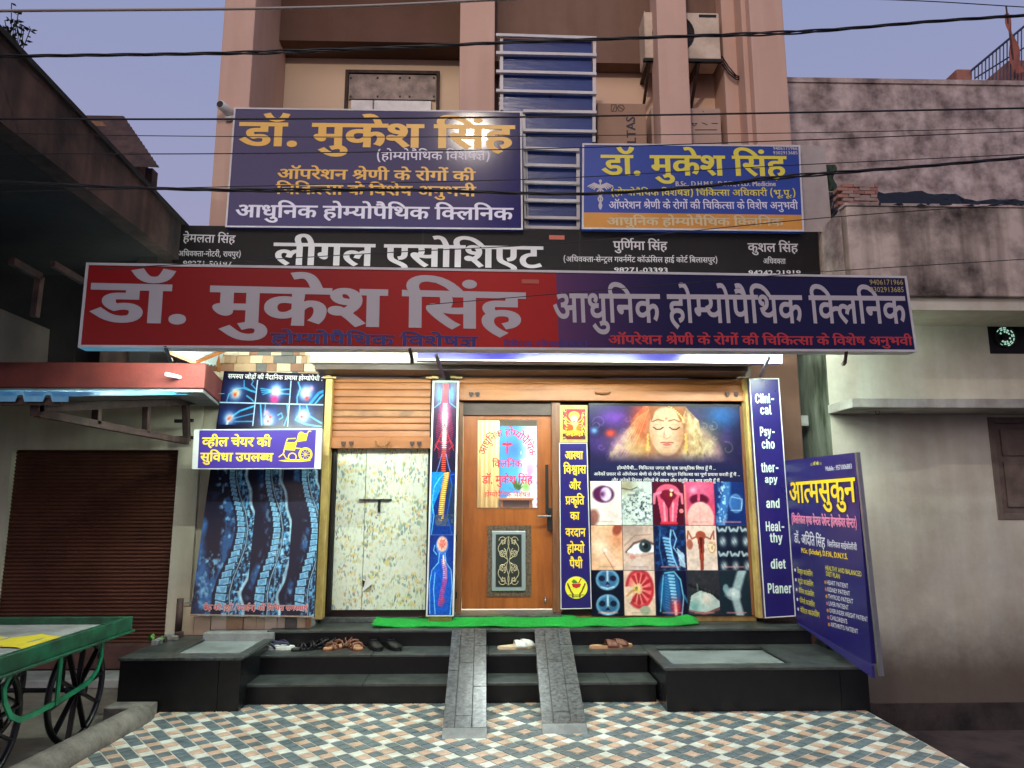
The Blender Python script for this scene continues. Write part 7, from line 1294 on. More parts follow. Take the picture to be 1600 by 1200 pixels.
kl(2, 1, [(.55, .1), (.5, .35), (.58, .7), (.75, 1)], 2.4, (150, 206, 238), .9); kl(2, 1, [(.62, .1), (.72, .3), (.62, .5), (.95, .85)], 1.8, (150, 206, 238), .9); kl(2, 1, [(.2, .1), (.15, .5), (.25, .9)], 1.4, (70, 140, 200), .8); kpoly(2, 1, [(.72, .5), (.95, .65), (.98, .95), (.8, .9)], (200, 226, 240), .8)
bgc(3, 1, (232, 206, 190)); kpoly(3, 1, [(.36, .2), (.62, .2), (.58, .6), (.54, 1), (.44, 1), (.42, .6)], (150, 60, 44)); ke(3, 1, .49, .22, 8, 7, (170, 76, 56), 1, .2); kpoly(3, 1, [(.44, .26), (.55, .26), (.51, .62), (.48, .62)], (84, 20, 20)); kl(3, 1, [(.36, .24), (.2, .3), (.08, .12), (.05, .3)], 2.4, (160, 84, 60)); kl(3, 1, [(.62, .24), (.8, .3), (.92, .12), (.92, .3)], 2.4, (160, 84, 60)); ke(3, 1, .12, .42, 5, 8, (180, 100, 80), 1, .3); ke(3, 1, .84, .48, 6, 10, (206, 160, 120), 1, .3); A4.mask((A4.noise(3, 3, 75, 1) > .5) * (np.hypot((X4 - 187) / 5, (Y4 - 225) / 9) < 1) * .8, (246, 226, 190), K(3, 1))
bgc(4, 1, (12, 22, 40))
for rw in range(4):
    for c_ in range(3):
        x, y = .18 + c_ * .38, .07 + rw * .28
        if rw % 2 == 0: kl(4, 1, [(x - .15, y - .04), (x - .1, y + .05), (x, y), (x + .1, y + .05), (x + .15, y - .04)], 3, (180, 200, 206), .9, .7); kg(4, 1, x, y + .02, 3.4, (170, 194, 200), .7)
        else: kg(4, 1, x, y, 4.6, (196, 212, 214), 1, ry=6.6); kl(4, 1, [(x - .05, y - .06), (x + .05, y + .08)], 1.4, (60, 80, 90), .7)
bgc(0, 2, (12, 16, 34))
for cy_ in (.2, .76):
    ke(0, 2, .5, cy_, 18, 16, (110, 170, 204), .95, .12); ke(0, 2, .5, cy_, 14.5, 12.5, (50, 96, 140), .9, .3); ke(0, 2, .32, cy_ - .03, 5, 4.4, (16, 26, 50), 1, .3); ke(0, 2, .68, cy_ - .03, 5, 4.4, (16, 26, 50), 1, .3); kl(0, 2, [(.5, cy_ - .2), (.5, cy_ + .1)], 3, (196, 224, 236), .9, 1); kpoly(0, 2, [(.42, cy_ + .12), (.5, cy_ + .02), (.58, cy_ + .12)], (20, 30, 56)); kl(0, 2, [(.3, cy_ + .16), (.5, cy_ + .2), (.7, cy_ + .16)], 2, (200, 226, 236), .9, .8)
bgc(1, 2, (232, 196, 176)); ke(1, 2, .5, .4, 22, 30, (190, 40, 54), 1, .12); ke(1, 2, .5, .4, 18, 25, (232, 110, 110), 1, .15); kg(1, 2, .42, .4, 9, (246, 216, 160), 1, ry=14)
for an in range(9): a_ = -2.2 + an * .55; kl(1, 2, [(.48 + .14 * math.cos(a_), .4 + .14 * math.sin(a_)), (.5 + .33 * math.cos(a_), .4 + .32 * math.sin(a_))], 2.5, (170, 24, 40), .9, .8, 6)
kpoly(1, 2, [(0, .35), (.3, .35), (.3, .5), (.2, .7), (0, .75)], (232, 196, 176)); ke(1, 2, .4, .4, 4, 5, (230, 200, 90), 1, .4); ke(1, 2, .4, .4, 2, 3, (70, 110, 110), 1, .4); ke(1, 2, .66, .88, 8, 7, (170, 170, 150), 1, .3); kl(1, 2, [(.1, .55), (.25, .45), (.4, .42)], 3, (206, 150, 70), .9)
bgc(2, 2, (10, 16, 44)); ke(2, 2, .45, .5, 17, 34, (40, 120, 190), .7, .3); kl(2, 2, [(.25, .1), (.2, .4), (.12, .9)], 1.4, (120, 210, 240), .9); kl(2, 2, [(.3, .05), (.6, .02), (.8, .2), (.88, .6), (.8, 1)], 1.8, (130, 216, 244), .9)
for k in range(12): kl(2, 2, [(.42 + .012 * k, .1 + k * .07), (.58 + .008 * k, .11 + k * .07)], 3, (150, 210, 236), .9, .5); kl(2, 2, [(.3, .14 + k * .06), (.42, .18 + k * .06)], .8, (90, 170, 220), .8)
kg(2, 2, .62, .82, 8, (230, 40, 60), 1, ry=12); kl(2, 2, [(.6, .7), (.62, .98)], 4, (255, 190, 190), .9, 1); kl(2, 2, [(.9, .55), (1, .7)], 3, (60, 140, 190), .7)
bgc(3, 2, (40, 44, 50), (70, 60, 60), 81, .5, 5); kl(3, 2, [(0, .3), (.4, .42), (.75, .5), (1, .6)], 3, (16, 16, 20), .9, 1); kpoly(3, 2, [(0, .9), (.1, .55), (.4, .44), (.75, .52), (1, .68), (1, .8), (.6, .92)], (186, 206, 196)); kg(3, 2, .6, .62, 8, (236, 214, 200), .9); kg(3, 2, .2, .8, 8, (90, 160, 160), .7); kl(3, 2, [(0, .88), (.5, .96), (1, .84)], 3, (150, 90, 80), .9, 1.2); kl(3, 2, [(.3, .3), (.32, .44)], 2, (120, 150, 140), .7)
for k in range(7): kl(3, 2, [(.1 + .13 * k, .38 + k * .03), (.12 + .13 * k, .26 + k * .03)], .8, (10, 10, 12), .8)
bgc(4, 2, (26, 40, 50)); kl(4, 2, [(.75, 0), (.62, .25), (.5, .5)], 13, (170, 196, 200), .9, 2); ke(4, 2, .42, .52, 12, 9, (196, 214, 214), .9, .4, 20); kl(4, 2, [(.5, .62), (.62, 1)], 12, (180, 204, 206), .9, 2); ke(4, 2, .2, .4, 4.5, 7, (140, 176, 184), .8, .4); kl(4, 2, [(.15, .55), (.35, .6)], 2, (90, 120, 130), .8, 1); kg(4, 2, .45, .5, 5, (230, 240, 236), .8)
for c in range(1, 5): A4.rect(CX[c] - .5, 124, CX[c] + .5, 330, (60, 50, 60), .8)
for r in (193, 262): A4.rect(0, r - .5, 245, r + .5, (70, 60, 66), .8)
for (c, r) in ((0, 0), (1, 0), (3, 0), (0, 1), (1, 1), (1, 2)): kl(c, r, [(.25, .93), (.75, .93)], 1.3, (120, 90, 90), .35, 1)
for (c, r) in ((4, 0), (2, 1), (4, 1), (0, 2), (2, 2), (3, 2), (4, 2)): kl(c, r, [(.2, .93), (.8, .93)], 1.8, (226, 150, 150), .75, 1)
A4.im[Y4 < 96] *= .87
A4.im *= (.88 + .24 * A4.noise(4, 4, 93, 4))[..., None]
A4.im *= (.92 + .16 * A4.noise(18, 18, 94, 3))[..., None]; A4.im = np.clip(A4.im, 0, 255)
A4.build('printed_picture', q, m_print, mp_, P11.n, .0012)
hline(mp_, P11, 'होम्योपैथी... चिकित्सा जगत की एक प्राकृतिक विधा हूँ मैं ..', (964, 729), (1118, 729.5), 4.4, m_white, ex=10, ey=6, lift=.003)
hline(mp_, P11, 'अनेकों प्रकार के ऑपरेशन श्रेणी के रोगों की समूल चिकित्सा का पूर्ण प्रयास करती हूँ मैं ..', (928, 738.5), (1156, 739.5), 4.4, m_white, ex=10, ey=6, lift=.003)
hline(mp_, P11, 'और अनेको निराश रोगियों में आशा और संतुष्टि का भाव लाती हूँ मैं ..', (955, 748), (1130, 749), 4.4, m_white, ex=10, ey=6, lift=.003)
vpost(1160, 634, 1180, 962, 9, -.05, m_woodfr, .06, 'side_frame')
MB().box(px(866, 800, .02), px(874, 800, .02), -.01, .1, ZP + .06, atY(870, 632, 0).z).build('side_frame', m_marble, cb)
MB().box(px(863, 640, .1) , px(1180, 640, .1), .09, .2, ZP + .05, 2.86).build('partition', m_brownbx, cb)

# ------------------------------------------------------------------ slim navy English sign
q = [atY(1170, 591, -.22), atY(1217, 591, -.22), atY(1243.5, 963, -.22), atY(1195, 966, -.22)]
es, P12 = panel_sign('therapy_sign', q, .05, m_navy, 'tall narrow navy sign with stacked white English words, right of the large poster', 'sign strip', edge=.01, m_edge=m_white)
m_mint = mat('mint_white_letters', (214, 232, 222), .45)
for s, xa, xb, y, h in (('Clini-', 1179.5, 1211, 629.5, 12), ('cal', 1187.5, 1205.5, 647, 12), ('Psy-', 1187, 1212, 681, 12), ('cho', 1190, 1211, 700.5, 12), ('ther-', 1189.5, 1218, 737.5, 12.5), ('apy', 1195, 1215, 754, 9.5), ('and', 1197, 1219, 793, 12), ('Heal-', 1196, 1227, 829.5, 12.5), ('thy', 1203, 1223, 847, 12), ('diet', 1204, 1228, 888, 12.5), ('Planer', 1199, 1237, 926.5, 13)):
    bold_latin(es, P12, s, (xa, y), (xb, y), h * 1.14, m_mint, ex=50, ey=24)

# ------------------------------------------------------------------ side board set square to the facade
XB = 2.86
q = [atX(1226, 720, XB), atX(1336, 707, XB), atX(1362, 1037, XB), atX(1245, 972, XB)]
bd = empty('side_board', (q[2] + q[3]) / 2, 'blue board set square to the facade at the right, with a large yellow Hindi word', 'sign board')
P13 = Plane(q[0], q[1], q[3]); P13b = P13
MB().slab([q[3], q[2], q[1], q[0]], P13.n, .035).build('panel', m_navy, bd)
MB().beam(atX(1338, 707, XB + .01) + Vector((0, -.015, 0)), atX(1377, 1056, XB + .01), .03, .03, up=(0, 1, 0)).build('edge_post', m_steel, bd)
MB().slab([atX(1246, 974, XB - .01), atX(1362, 1040, XB - .01) + Vector((0, 0, -.09)), atX(1362, 1040, XB - .01), atX(1245, 973, XB - .01)], Vector((-1, 0, 0)), .02).build('board_shade_strip', mat('shade_strip_navy', (50, 44, 108), .4), bd)  # strip painted in for the shadow and reflection below the board
def bl_(s, xa, ya, xb, yb, h, m, **kw): return hline(bd, P13, s, (xa, ya), (xb, yb), h, m, **kw)
bl_('।। माँ श्री ।।', 1266.5, 723.5, 1284, 721.5, 4.5, m_yl, ex=12, ey=7)
latin(bd, P13, 'Mobile : 9571006883', (1291, 736), (1331.5, 732), 7.5, m_lw, bold=.02)
bl_('आत्मसुकुन', 1233, 754, 1335.5, 745.5, 31, m_ylb, ex=22, ey=14, lift=.005, outline=14, om=m_iron)
bl_('(क्लिनिकल एण्ड मेन्टल पेशेन्ट हेल्थकेयर सेन्टर)', 1237, 805.5, 1339, 811, 11, m_pinkl, ex=10, ey=6, lift=.005, outline=26, om=m_pinkw)
bl_('डॉ. अदिति सिंह', 1241, 833, 1289, 840, 14, m_lw, ex=20, ey=9)
bl_('क्लिनिकल साईकोलॉजी', 1293, 846, 1339, 851, 8, m_lw, ex=12, ey=7)
latin(bd, P13, 'M.Sc. (Scholar), D.F.N., D.N.Y.S.', (1253, 863.5), (1325, 874), 8, m_ylb, bold=.03)
for k, s in enumerate(('चिल्ड्रन काउंसलिंग', 'स्टूडेंट काउंसलिंग', 'कैरियर काउंसलिंग', 'फेमिली काउंसलिंग', 'मेरिटल काउंसलिंग')):
    y = 888 + k * 15.3; x = 1246 + k * 1.2; w = 24 if k < 4 else 30
    bl_(s, x, y + .5, x + w, y + 5.5 + k * .6, 7, m_yl, ex=8, ey=5)
    circle(bd, P13, x - 3.2, y + 2.5, 1.2, m_lw, name='bullet', ry=2.6)
latin(bd, P13, 'HEALTHY AND BALANCED', (1290.5, 890.5), (1347, 901), 7.5, m_yl, bold=.015)
latin(bd, P13, 'DIET PLAN', (1291.5, 899.5), (1313, 904.5), 7.5, m_yl, bold=.015)
for k, (s, w) in enumerate((('HEART PATIENT', 33), ('KIDNEY PATIENT', 35), ('THYROID PATIENT', 39), ('LIVER PATIENT', 31), ('OVERUNDER WEIGHT PATIENT', 60), ("CHILDREN'S", 27), ('ARTHRITIS PATIENT', 43))):
    x, y = 1293 + k * .95, 913 + k * 11.0; latin(bd, P13, s, (x, y), (x + w, y + w * (.2 + .012 * k)), 7.2, m_lw, bold=.012)
    circle(bd, P13, x - 3, y - 3.2, 1.5, m_lredo if k % 2 else m_orange, name='bullet', ry=2.8)

# ------------------------------------------------------------------ lettering on the door glass
P14 = Plane((gx0, Yd - .008, gz0), (gx1, Yd - .008, gz0), (gx0, Yd - .008, gz1))
m_dred = mat('red_window_vinyl', (206, 28, 48), .45)
hline(wd, P14, 'क्लिनिक', (769, 719.5), (816, 719.5), 10.5, m_dred, ex=18, ey=10)
hline(wd, P14, 'डॉ. मुकेश सिंह', (753.5, 743.5), (832, 744), 12, m_dred, ex=18, ey=10)
hline(wd, P14, 'होम्योपैथिक विशेषज्ञ', (757, 769), (829, 769.5), 7, m_dred, ex=8, ey=5)
caduceus(wd, P14, 792.5, 700, 19, m_dred)
ctr = P14.at(792.5, 716); rin = (P14.at(792.5, 681) - ctr).length; hgt = (P14.at(792.5, 681) - P14.at(792.5, 670)).length
def arc_text(s, a0, a1):
    def wp(u, v, z):
        a = a0 + (a1 - a0) * u; r = rin + hgt * v; return Vector((ctr.x + r * math.cos(a) * .98, ctr.y - z, ctr.z + r * math.sin(a)))
    mb = MB(); hindi(mb, s, ctr, None, None, None, 1, 1, 18, 10, .003, warp=wp); mb.build('arched_lettering', m_dred, wd)
arc_text('आधुनिक', R(172), R(102)); arc_text('होम्योपैथिक', R(94), R(6))

# ------------------------------------------------------------------ synthetic grass strip, shoes
n = 44; gm = MB(); vs = []
for i in range(n + 1):
    u = i / n; xf = -1.13 + 3.12 * u; wv = .004 * math.sin(i * 1.1) + .012 * math.exp(-((u - .36) / .03) ** 2)
    yf = -.33 + .015 * math.sin(u * 9) + (.10 * max(0, (u - .93) / .07)); yb2 = -.035 + .01 * math.sin(u * 14) - (.08 * max(0, (u - .96) / .04))
    lift = .018 * math.exp(-(u / .02) ** 2) + .03 * math.exp(-((u - .97) / .02) ** 2)
    for k in range(7):
        v = k / 6; vs.append((xf, yf + (yb2 - yf) * v, ZP + .016 + (.058 * max(0, (v - .35) / .65) ** .7 if .18 < u < .62 else .03 * v) + wv * (1 - v) + lift * (v if u > .5 else 1) + .003 * math.sin(i * .9 + k)))
gm.add(vs, [(i * 7 + k, (i + 1) * 7 + k, (i + 1) * 7 + k + 1, i * 7 + k + 1) for i in range(n) for k in range(6)])
gr = gm.build('grass_mat', m_green, smooth=True); so = gr.modifiers.new('thick', 'SOLIDIFY'); so.thickness = .014; so.offset = -1
tag(gr, 'bright green synthetic grass strip laid along the top step before the doors', 'mat')

def outline(L=.26, W=.09, n=20, toe=.1):
    pts = []
    for i in range(n):
        a = 2 * math.pi * i / n; x = math.cos(a); y = math.sin(a)
        w = W / 2 * (1 - .18 * (x < 0) * abs(x) + (-.14 * math.exp(-((x + .2) / .35) ** 2))); pts.append((x * L / 2, y * w))
    return pts
def place(o, loc, rz, s=1.22): o.location = loc; o.rotation_euler = (0, 0, rz); o.scale = (s, s, s)
def slipper(label, loc, rz, sole_m, foot_m, strap_m, style, group, H=.02):
    t = empty('slipper' if style != 'shoe' else 'shoe', (0, 0, 0), label, 'slipper' if style != 'shoe' else 'shoe', group)
    if style == 'shoe':
        MB().prism(outline(.28, .10), 0, .02).build('sole', sole_m, t)
        up = MB(); rings = []; N_ = 16
        prof = [(-.135, .028, .052), (-.12, .036, .060), (-.08, .04, .062), (-.03, .04, .058), (.02, .043, .05), (.07, .046, .042), (.11, .038, .034), (.135, .018, .026)]
        k0 = 0
        for (x, w, h) in prof:
            for j in range(N_):
                a = math.pi * j / (N_ - 1); up.v.append((x, -w * math.cos(a), .02 + (h - .02) * math.sin(a) ** .6))
        for i in range(len(prof) - 1):
            for j in range(N_ - 1):
                if i < 3 and 5 <= j <= 9: continue
                a = i * N_ + j; up.f.append((a, a + 1, a + N_ + 1, a + N_))
        up.f.append(tuple(range(N_))); up.f.append(tuple((len(prof) - 1) * N_ + j for j in range(N_))[::-1])
        up.build('upper', foot_m, t, smooth=True)
        MB().prism(outline(.15, .06), .03, .034, Matrix.Translation((-.055, 0, 0))).build('insole', strap_m, t)
        MB().tube([(-.12, -.022, .058), (-.06, -.032, .060), (-.01, -.02, .058), (.0, 0, .060), (-.01, .02, .058), (-.06, .032, .060), (-.12, .022, .058)], .004, 6).build('collar', foot_m, t, smooth=True)
    else:
        MB().prism(outline(.27, .10), 0, H * .6).build('sole', sole_m, t)
        MB().prism(outline(.262, .094), H * .6 + .0005, H).build('footbed', foot_m, t)
        if style == 'thong':
            for sg in (-1, 1):
                MB().tube([(.085, 0, H), (.07, sg * .01, H + .018), (.03, sg * .038, H + .03), (-.01, sg * .046, H + .02), (-.035, sg * .047, H * .5)], [.006, .007, .009, .009, .006], 8).build('strap', strap_m, t, smooth=True)
        elif style == 'band':
            s_ = MB(); m_ = 12
            for i, (x, hh) in enumerate(((.085, .03), (.06, .042), (.02, .05), (-.005, .05))):
                for j in range(m_): a = math.pi * j / (m_ - 1); s_.v.append((x, -.052 * math.cos(a), H * .5 + hh * math.sin(a)))
            s_.f = [(i * m_ + j, i * m_ + j + 1, (i + 1) * m_ + j + 1, (i + 1) * m_ + j) for i in range(3) for j in range(m_ - 1)]
            o = s_.build('strap', strap_m, t, smooth=True); md = o.modifiers.new('s', 'SOLIDIFY'); md.thickness = .003
        else:                                   # strappy sandal with heel loop
            for x0_, x1_, hh in ((.08, .03, .03), (.03, .08, .03), (-.01, -.02, .04)):
                MB().tube([(x0_, -.047, H * .7), (x0_ * .7 + x1_ * .3, -.03, H + hh * .8), ((x0_ + x1_) / 2, 0, H + hh), (x0_ * .3 + x1_ * .7, .03, H + hh * .8), (x1_, .047, H * .7)], .008, 6).build('strap', strap_m, t, smooth=True)
            MB().tube([(-.01, -.048, H)] + [(-.075 - .055 * math.sin(a), -.046 * math.cos(a), H + .03 + .02 * math.sin(a)) for a in [math.pi * k / 8 for k in range(9)]] + [(-.01, .048, H)], .006, 6).build('heel_strap', strap_m, t, smooth=True)
    place(t, loc, rz); return t
Z2 = .3292
def onstep(x, y): p = atZ(x, y, Z2); return Vector((p.x, max(-.70, min(-.52, p.y)), Z2))
gS = 'footwear left on the middle step'
m_wh = mat('white_rubber', (216, 218, 206), .6); m_crm = mat('cream_rubber', (222, 200, 164), .6, var=.08, vs=20); m_blu = mat('dark_blue_strap', (40, 40, 66), .5)
slipper('white thong slipper with a dark blue strap, leftmost on the step, toe to the left', onstep(428, 1014), R(168), m_wh, m_wh, m_blu, 'thong', gS)
slipper('white thong slipper set behind its mate at the left end of the step', onstep(443, 1007) + Vector((0, .0, .001)), R(-8), m_wh, m_wh, m_blu, 'thong', gS).location.y = -.50
slipper('black strappy sandal with grey trim just right of the white slippers', onstep(484, 1015), R(205), m_blkl, m_grangrey, m_iron, 'sandal', gS)
slipper('black strappy sandal with grey trim beside the brown sandals', onstep(499, 1012), R(215), m_blkl, m_grangrey, m_iron, 'sandal', gS)
slipper('brown strapped sandal with its toe pointing forward left', onstep(527, 1013), R(235), m_brnl, m_skin, m_brnl, 'sandal', gS)
slipper('brown strapped sandal angled right, next to the black shoes', onstep(557, 1010), R(-62), m_brnl, m_skin, m_brnl, 'sandal', gS)
slipper('black leather slip-on shoe beside the brown sandals', onstep(586, 1012), R(-66), m_blkl, m_blkl, m_brnl, 'shoe', gS)
slipper('black leather slip-on shoe at the right end of the row of footwear', onstep(614, 1011), R(-60), m_blkl, m_blkl, m_brnl, 'shoe', gS)
slipper('cream slipper with a white band strap between the two ramps', onstep(805, 1013), R(8), m_crm, m_crm, m_wh, 'band', gS)
slipper('second cream slipper half hidden behind its mate between the ramps', onstep(815, 1009) + Vector((.0, 0, .001)), R(14), m_crm, m_crm, m_wh, 'band', gS).location.y = -.52
slipper('tan flat slipper with a dark brown band, alone right of the ramps', onstep(948, 1012), R(6), m_skin, m_skin, m_brnl, 'band', gS)
slipper('tan slipper lying behind its mate right of the ramps', onstep(958, 1006), R(12), m_skin, m_skin, m_brnl, 'band', gS).location.y = -.51
# dry leaves on the tiles
lr = random.Random(9)
spots = [(790, 1147, 'dry yellow leaf at the foot of the right ramp', .07), (1078, 1130, 'dry leaf curl in front of the long right granite block', .05), (768, 1112, 'tiny dry leaf against the base of the left ramp', .04),
         (640, 1122, 'tiny brown leaf on the tiles under the black shoes', .045), (545, 1140, 'tiny dry leaf on the tiles before the left steps', .04), (465, 1160, 'dry leaf nearest the left end of the chequered tiles', .045),
         (1112, 1165, 'pale leaf nearest the camera on the right half of the tiles', .05), (1250, 1150, 'small dry leaf on the tiles toward the side lane', .045), (945, 1098, 'dry leaf close to the lowest step right of the ramps', .04)]
for (x, y, lb, L_) in spots:
    c = atZ(x, y, .008); a = lr.uniform(0, 6.28); w = L_ * .2
    M_ = Matrix.Translation(c) @ Matrix.Rotation(a, 4, 'Z')
    o = MB().add([M_ @ Vector(v) for v in ((-L_ / 2, 0, .004), (-L_ * .1, -w, .0), (L_ / 2, 0, .008), (-L_ * .1, w, .006))], [(0, 1, 2, 3)]).build('dry_leaf', m_leafy)
    tag(o, lb, 'leaf', 'dry leaves on the tiles')

# ------------------------------------------------------------------ left neighbour: shuttered shop below, old balcony above
ln = empty('left_shop', (-4, 0, 0), 'dark old shop building at the left with a maroon shutter and stained balcony parapet', 'building')
MB().box(-9, px(5, 850, 0) - .0, -.02, .2, -.02, 2.75).build('wall', m_cream, ln)
xs0, xs1 = atY(14, 850, 0).x - .06, atY(269, 850, 0).x
zsb, zst = atY(130, 1006, 0).z, atY(130, 703, 0).z
MB().box(xs1, -2.951, -.02, .2, -.02, 2.75).build('wall', m_cream, ln)
MB().box(px(5, 850, 0), xs1, -.02, .2, zst + .001, 2.75).build('wall', m_cream, ln)
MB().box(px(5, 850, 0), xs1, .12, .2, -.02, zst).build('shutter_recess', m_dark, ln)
rs_ = MB(); N_ = int((zst - zsb) / .036)
vs = []
for k in range(N_ * 4 + 1):
    z = zsb + (zst - zsb) * k / (N_ * 4); y = .05 - .010 * math.sin(2 * math.pi * k / 4.0); vs += [(px(5, 850, 0), y, z), (xs1, y, z)]
rs_.add(vs, [(2 * i, 2 * i + 1, 2 * i + 3, 2 * i + 2) for i in range(N_ * 4)]); rs_.build('shutter_curtain', m_shutL, ln, kind='stuff')
MB().box(px(5, 850, 0), xs1, -.05, .11, 0.06, zsb - .001).build('threshold', mat('brown_threshold', (92, 58, 50), .8, col2=(66, 44, 38), vs=4), ln, bevel=.01)
MB().box(-9, -2.96, -.45, -.051, -.02, .055).build('shop_step', m_cement, ln, bevel=.01)
sl = atY(322, 567, -1.0); sl2 = atY(322, 607, -1.0)
xsb = atY(349, 590, -.02).x
MB().hexa([(-9, -1.0, sl2.z), (sl.x, -1.0, sl2.z), (xsb, -.022, sl2.z), (-9, -.022, sl2.z)], [(-9, -1.0, sl.z), (sl.x, -1.0, sl.z), (xsb, -.022, sl.z), (-9, -.022, sl.z)]).build('red_slab', m_redslab, ln, bevel=.012)
MB().hexa([(-9, -.98, sl2.z - .03), (sl.x - .02, -.98, sl2.z - .03), (xsb - .02, -.022, sl2.z - .03), (-9, -.022, sl2.z - .03)], [(-9, -.98, sl2.z - .001), (sl.x - .02, -.98, sl2.z - .001), (xsb - .02, -.022, sl2.z - .001), (-9, -.022, sl2.z - .001)]).build('slab_underside', m_cement, ln)
pp = atY(268, 590, -1.0); MB().tube([pp + Vector((.10, .05, -.0)), pp + Vector((0, -.12, .01))], .018, 10).build('drain_pipe', m_white, ln, smooth=True)
# upper floor: parapet running toward the street, dark wall behind
t0, t1 = atX(28, 85, -3.1), atX(285, 352, -3.1); b0, b1 = atX(0, 190, -3.1), atX(265, 395, -3.1)
ext = lambda p, q_, y: p + (q_ - p) * ((y - p.y) / (q_.y - p.y))
ta, tb = ext(t0, t1, -5.2), ext(t0, t1, -.3); ba, bb_ = ext(b0, b1, -5.2), ext(b0, b1, -.3)
MB().hexa([(-3.25, ba.y, ba.z), (-3.1, ba.y, ba.z), (-3.1, bb_.y, bb_.z), (-3.25, bb_.y, bb_.z)], [(-3.25, ta.y, ta.z), (-3.1, ta.y, ta.z), (-3.1, tb.y, tb.z), (-3.25, tb.y, tb.z)]).build('balcony_parapet', m_parL, ln)
MB().hexa([(-3.26, ta.y, ta.z + .001), (-3.07, ta.y, ta.z + .001), (-3.07, tb.y, tb.z + .001), (-3.26, tb.y, tb.z + .001)], [(-3.26, ta.y, ta.z + .04), (-3.07, ta.y, ta.z + .04), (-3.07, tb.y, tb.z + .04), (-3.26, tb.y, tb.z + .04)]).build('parapet_coping', m_dark, ln)
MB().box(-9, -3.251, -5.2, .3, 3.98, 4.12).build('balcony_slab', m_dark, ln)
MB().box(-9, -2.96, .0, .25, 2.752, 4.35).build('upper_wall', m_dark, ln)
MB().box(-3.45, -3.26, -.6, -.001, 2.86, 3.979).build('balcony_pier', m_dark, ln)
MB().box(-3.8, -3.5, -.45, -.001, 2.86, 3.979).build('balcony_pier', m_parL, ln)
wq = mat('dull_red_frame', (92, 62, 54), .8, col2=(50, 36, 34), vs=4)
def frame(x0, y0, x1, y1, Y, w=.05):
    a = atY(x0, y0, Y); b = atY(x1, y1, Y); m_ = MB()
    m_.box(a.x, b.x, Y, Y + .05, a.z - w, a.z); m_.box(b.x - w, b.x, Y, Y + .05, b.z, a.z - w); m_.box(a.x, a.x + w, Y, Y + .05, b.z, a.z - w)
    return m_.build('window_frame', wq, ln)
MB().beam(atX(18, 408, -3.9), atX(62, 432, -3.9), .05, .06).build('window_frame', wq, ln); MB().beam(atX(62, 432, -3.9), atX(54, 495, -3.9), .05, .06).build('window_frame', wq, ln)
MB().beam(atX(82, 412, -3.6), atX(130, 440, -3.6), .04, .05).build('window_frame', wq, ln)
q_ = [atX(0, 482, -3.9), atX(78, 515, -3.9), atX(74, 566, -3.9), atX(0, 566, -3.9)]
MB().slab([q_[3], q_[2], q_[1], q_[0]], Vector((1, 0, 0)), .2).build('side_wall', mat('dim_brown_plaster', (62, 50, 43), .9, col2=(42, 33, 29), vs=2), ln)
# tin roofed shed on top
sd_ = empty('roof_shed', (-3.5, .4, 4.4), 'small lean-to with a dark corrugated tin roof on top of the old balcony', 'shed')
r0, r1, r2, r3 = atY(120, 180, 0.3), atY(193, 181, 0.3), atY(249, 262, -.6), atY(176, 258, -.6)
def corrug(a, b, c, d, n, amp, name, m, parent, per=4):
    """sheet a-b (top) d-c (bottom), waves across a->b"""
    nn = (b - a).cross(d - a).normalized(); mb = MB(); vs = []; N_ = n * per
    for k in range(N_ + 1):
        u = k / N_; w = amp * math.sin(2 * math.pi * k / per); vs += [a.lerp(b, u) + nn * w, d.lerp(c, u) + nn * w]
    mb.add(vs, [(2 * i, 2 * i + 1, 2 * i + 3, 2 * i + 2) for i in range(N_)]); return mb.build(name, m, parent)
corrug(r1, r2, r3, r0, 14, .018, 'tin_roof', m_roofsh, sd_)
w_ = [atY(134, 188, .1), atY(160, 190, .1), atY(238, 268, -.3), atY(236, 300, -.3), atY(190, 300, .1)]
MB().add([*w_, *[v + Vector((-.1, .1, 0)) for v in w_]], [(0, 4, 3, 2, 1), (5, 6, 7, 8, 9)] + [(i, (i + 1) % 5, (i + 1) % 5 + 5, i + 5) for i in range(5)]).build('gable_wall', mat('ochre_gable', (150, 112, 84), .9, col2=(96, 70, 56), vs=2), sd_)
MB().box(px(228, 275, -.3), px(239, 275, -.3), -.32, -.2, atY(235, 330, -.3).z, atY(235, 264, -.3).z).build('shed_post', m_rust, sd_)
# weed on the parapet
wd_ = empty('parapet_weed', atX(20, 70, -3.15), 'small dark weed growing on the old parapet at the top left', 'plant')
lf = MB(); lr = random.Random(4); sm = MB()
for k in range(9):
    b_ = atX(6 + lr.uniform(0, 22), 80 + lr.uniform(-8, 10), -3.15); tp = b_ + Vector((lr.uniform(-.03, .03), lr.uniform(-.06, .06), lr.uniform(.15, .34))); sm.tube([b_ - Vector((0, 0, .06)), (b_ + tp) / 2 + Vector((.01, 0, 0)), tp], .003, 5)
    for j in range(9):
        c = b_.lerp(tp, lr.uniform(.3, 1.05)); d = Vector((lr.uniform(-1, 1), lr.uniform(-1, 1), lr.uniform(-.4, .8))).normalized() * lr.uniform(.03, .055); s_ = d.cross(Vector((0, .3, 1))).normalized() * .011
        lf.add([c, c + d * .5 + s_, c + d, c + d * .5 - s_], [(0, 1, 2, 3)])
lf.build('leaves', m_leafd, wd_); sm.build('stems', m_leafd, wd_)
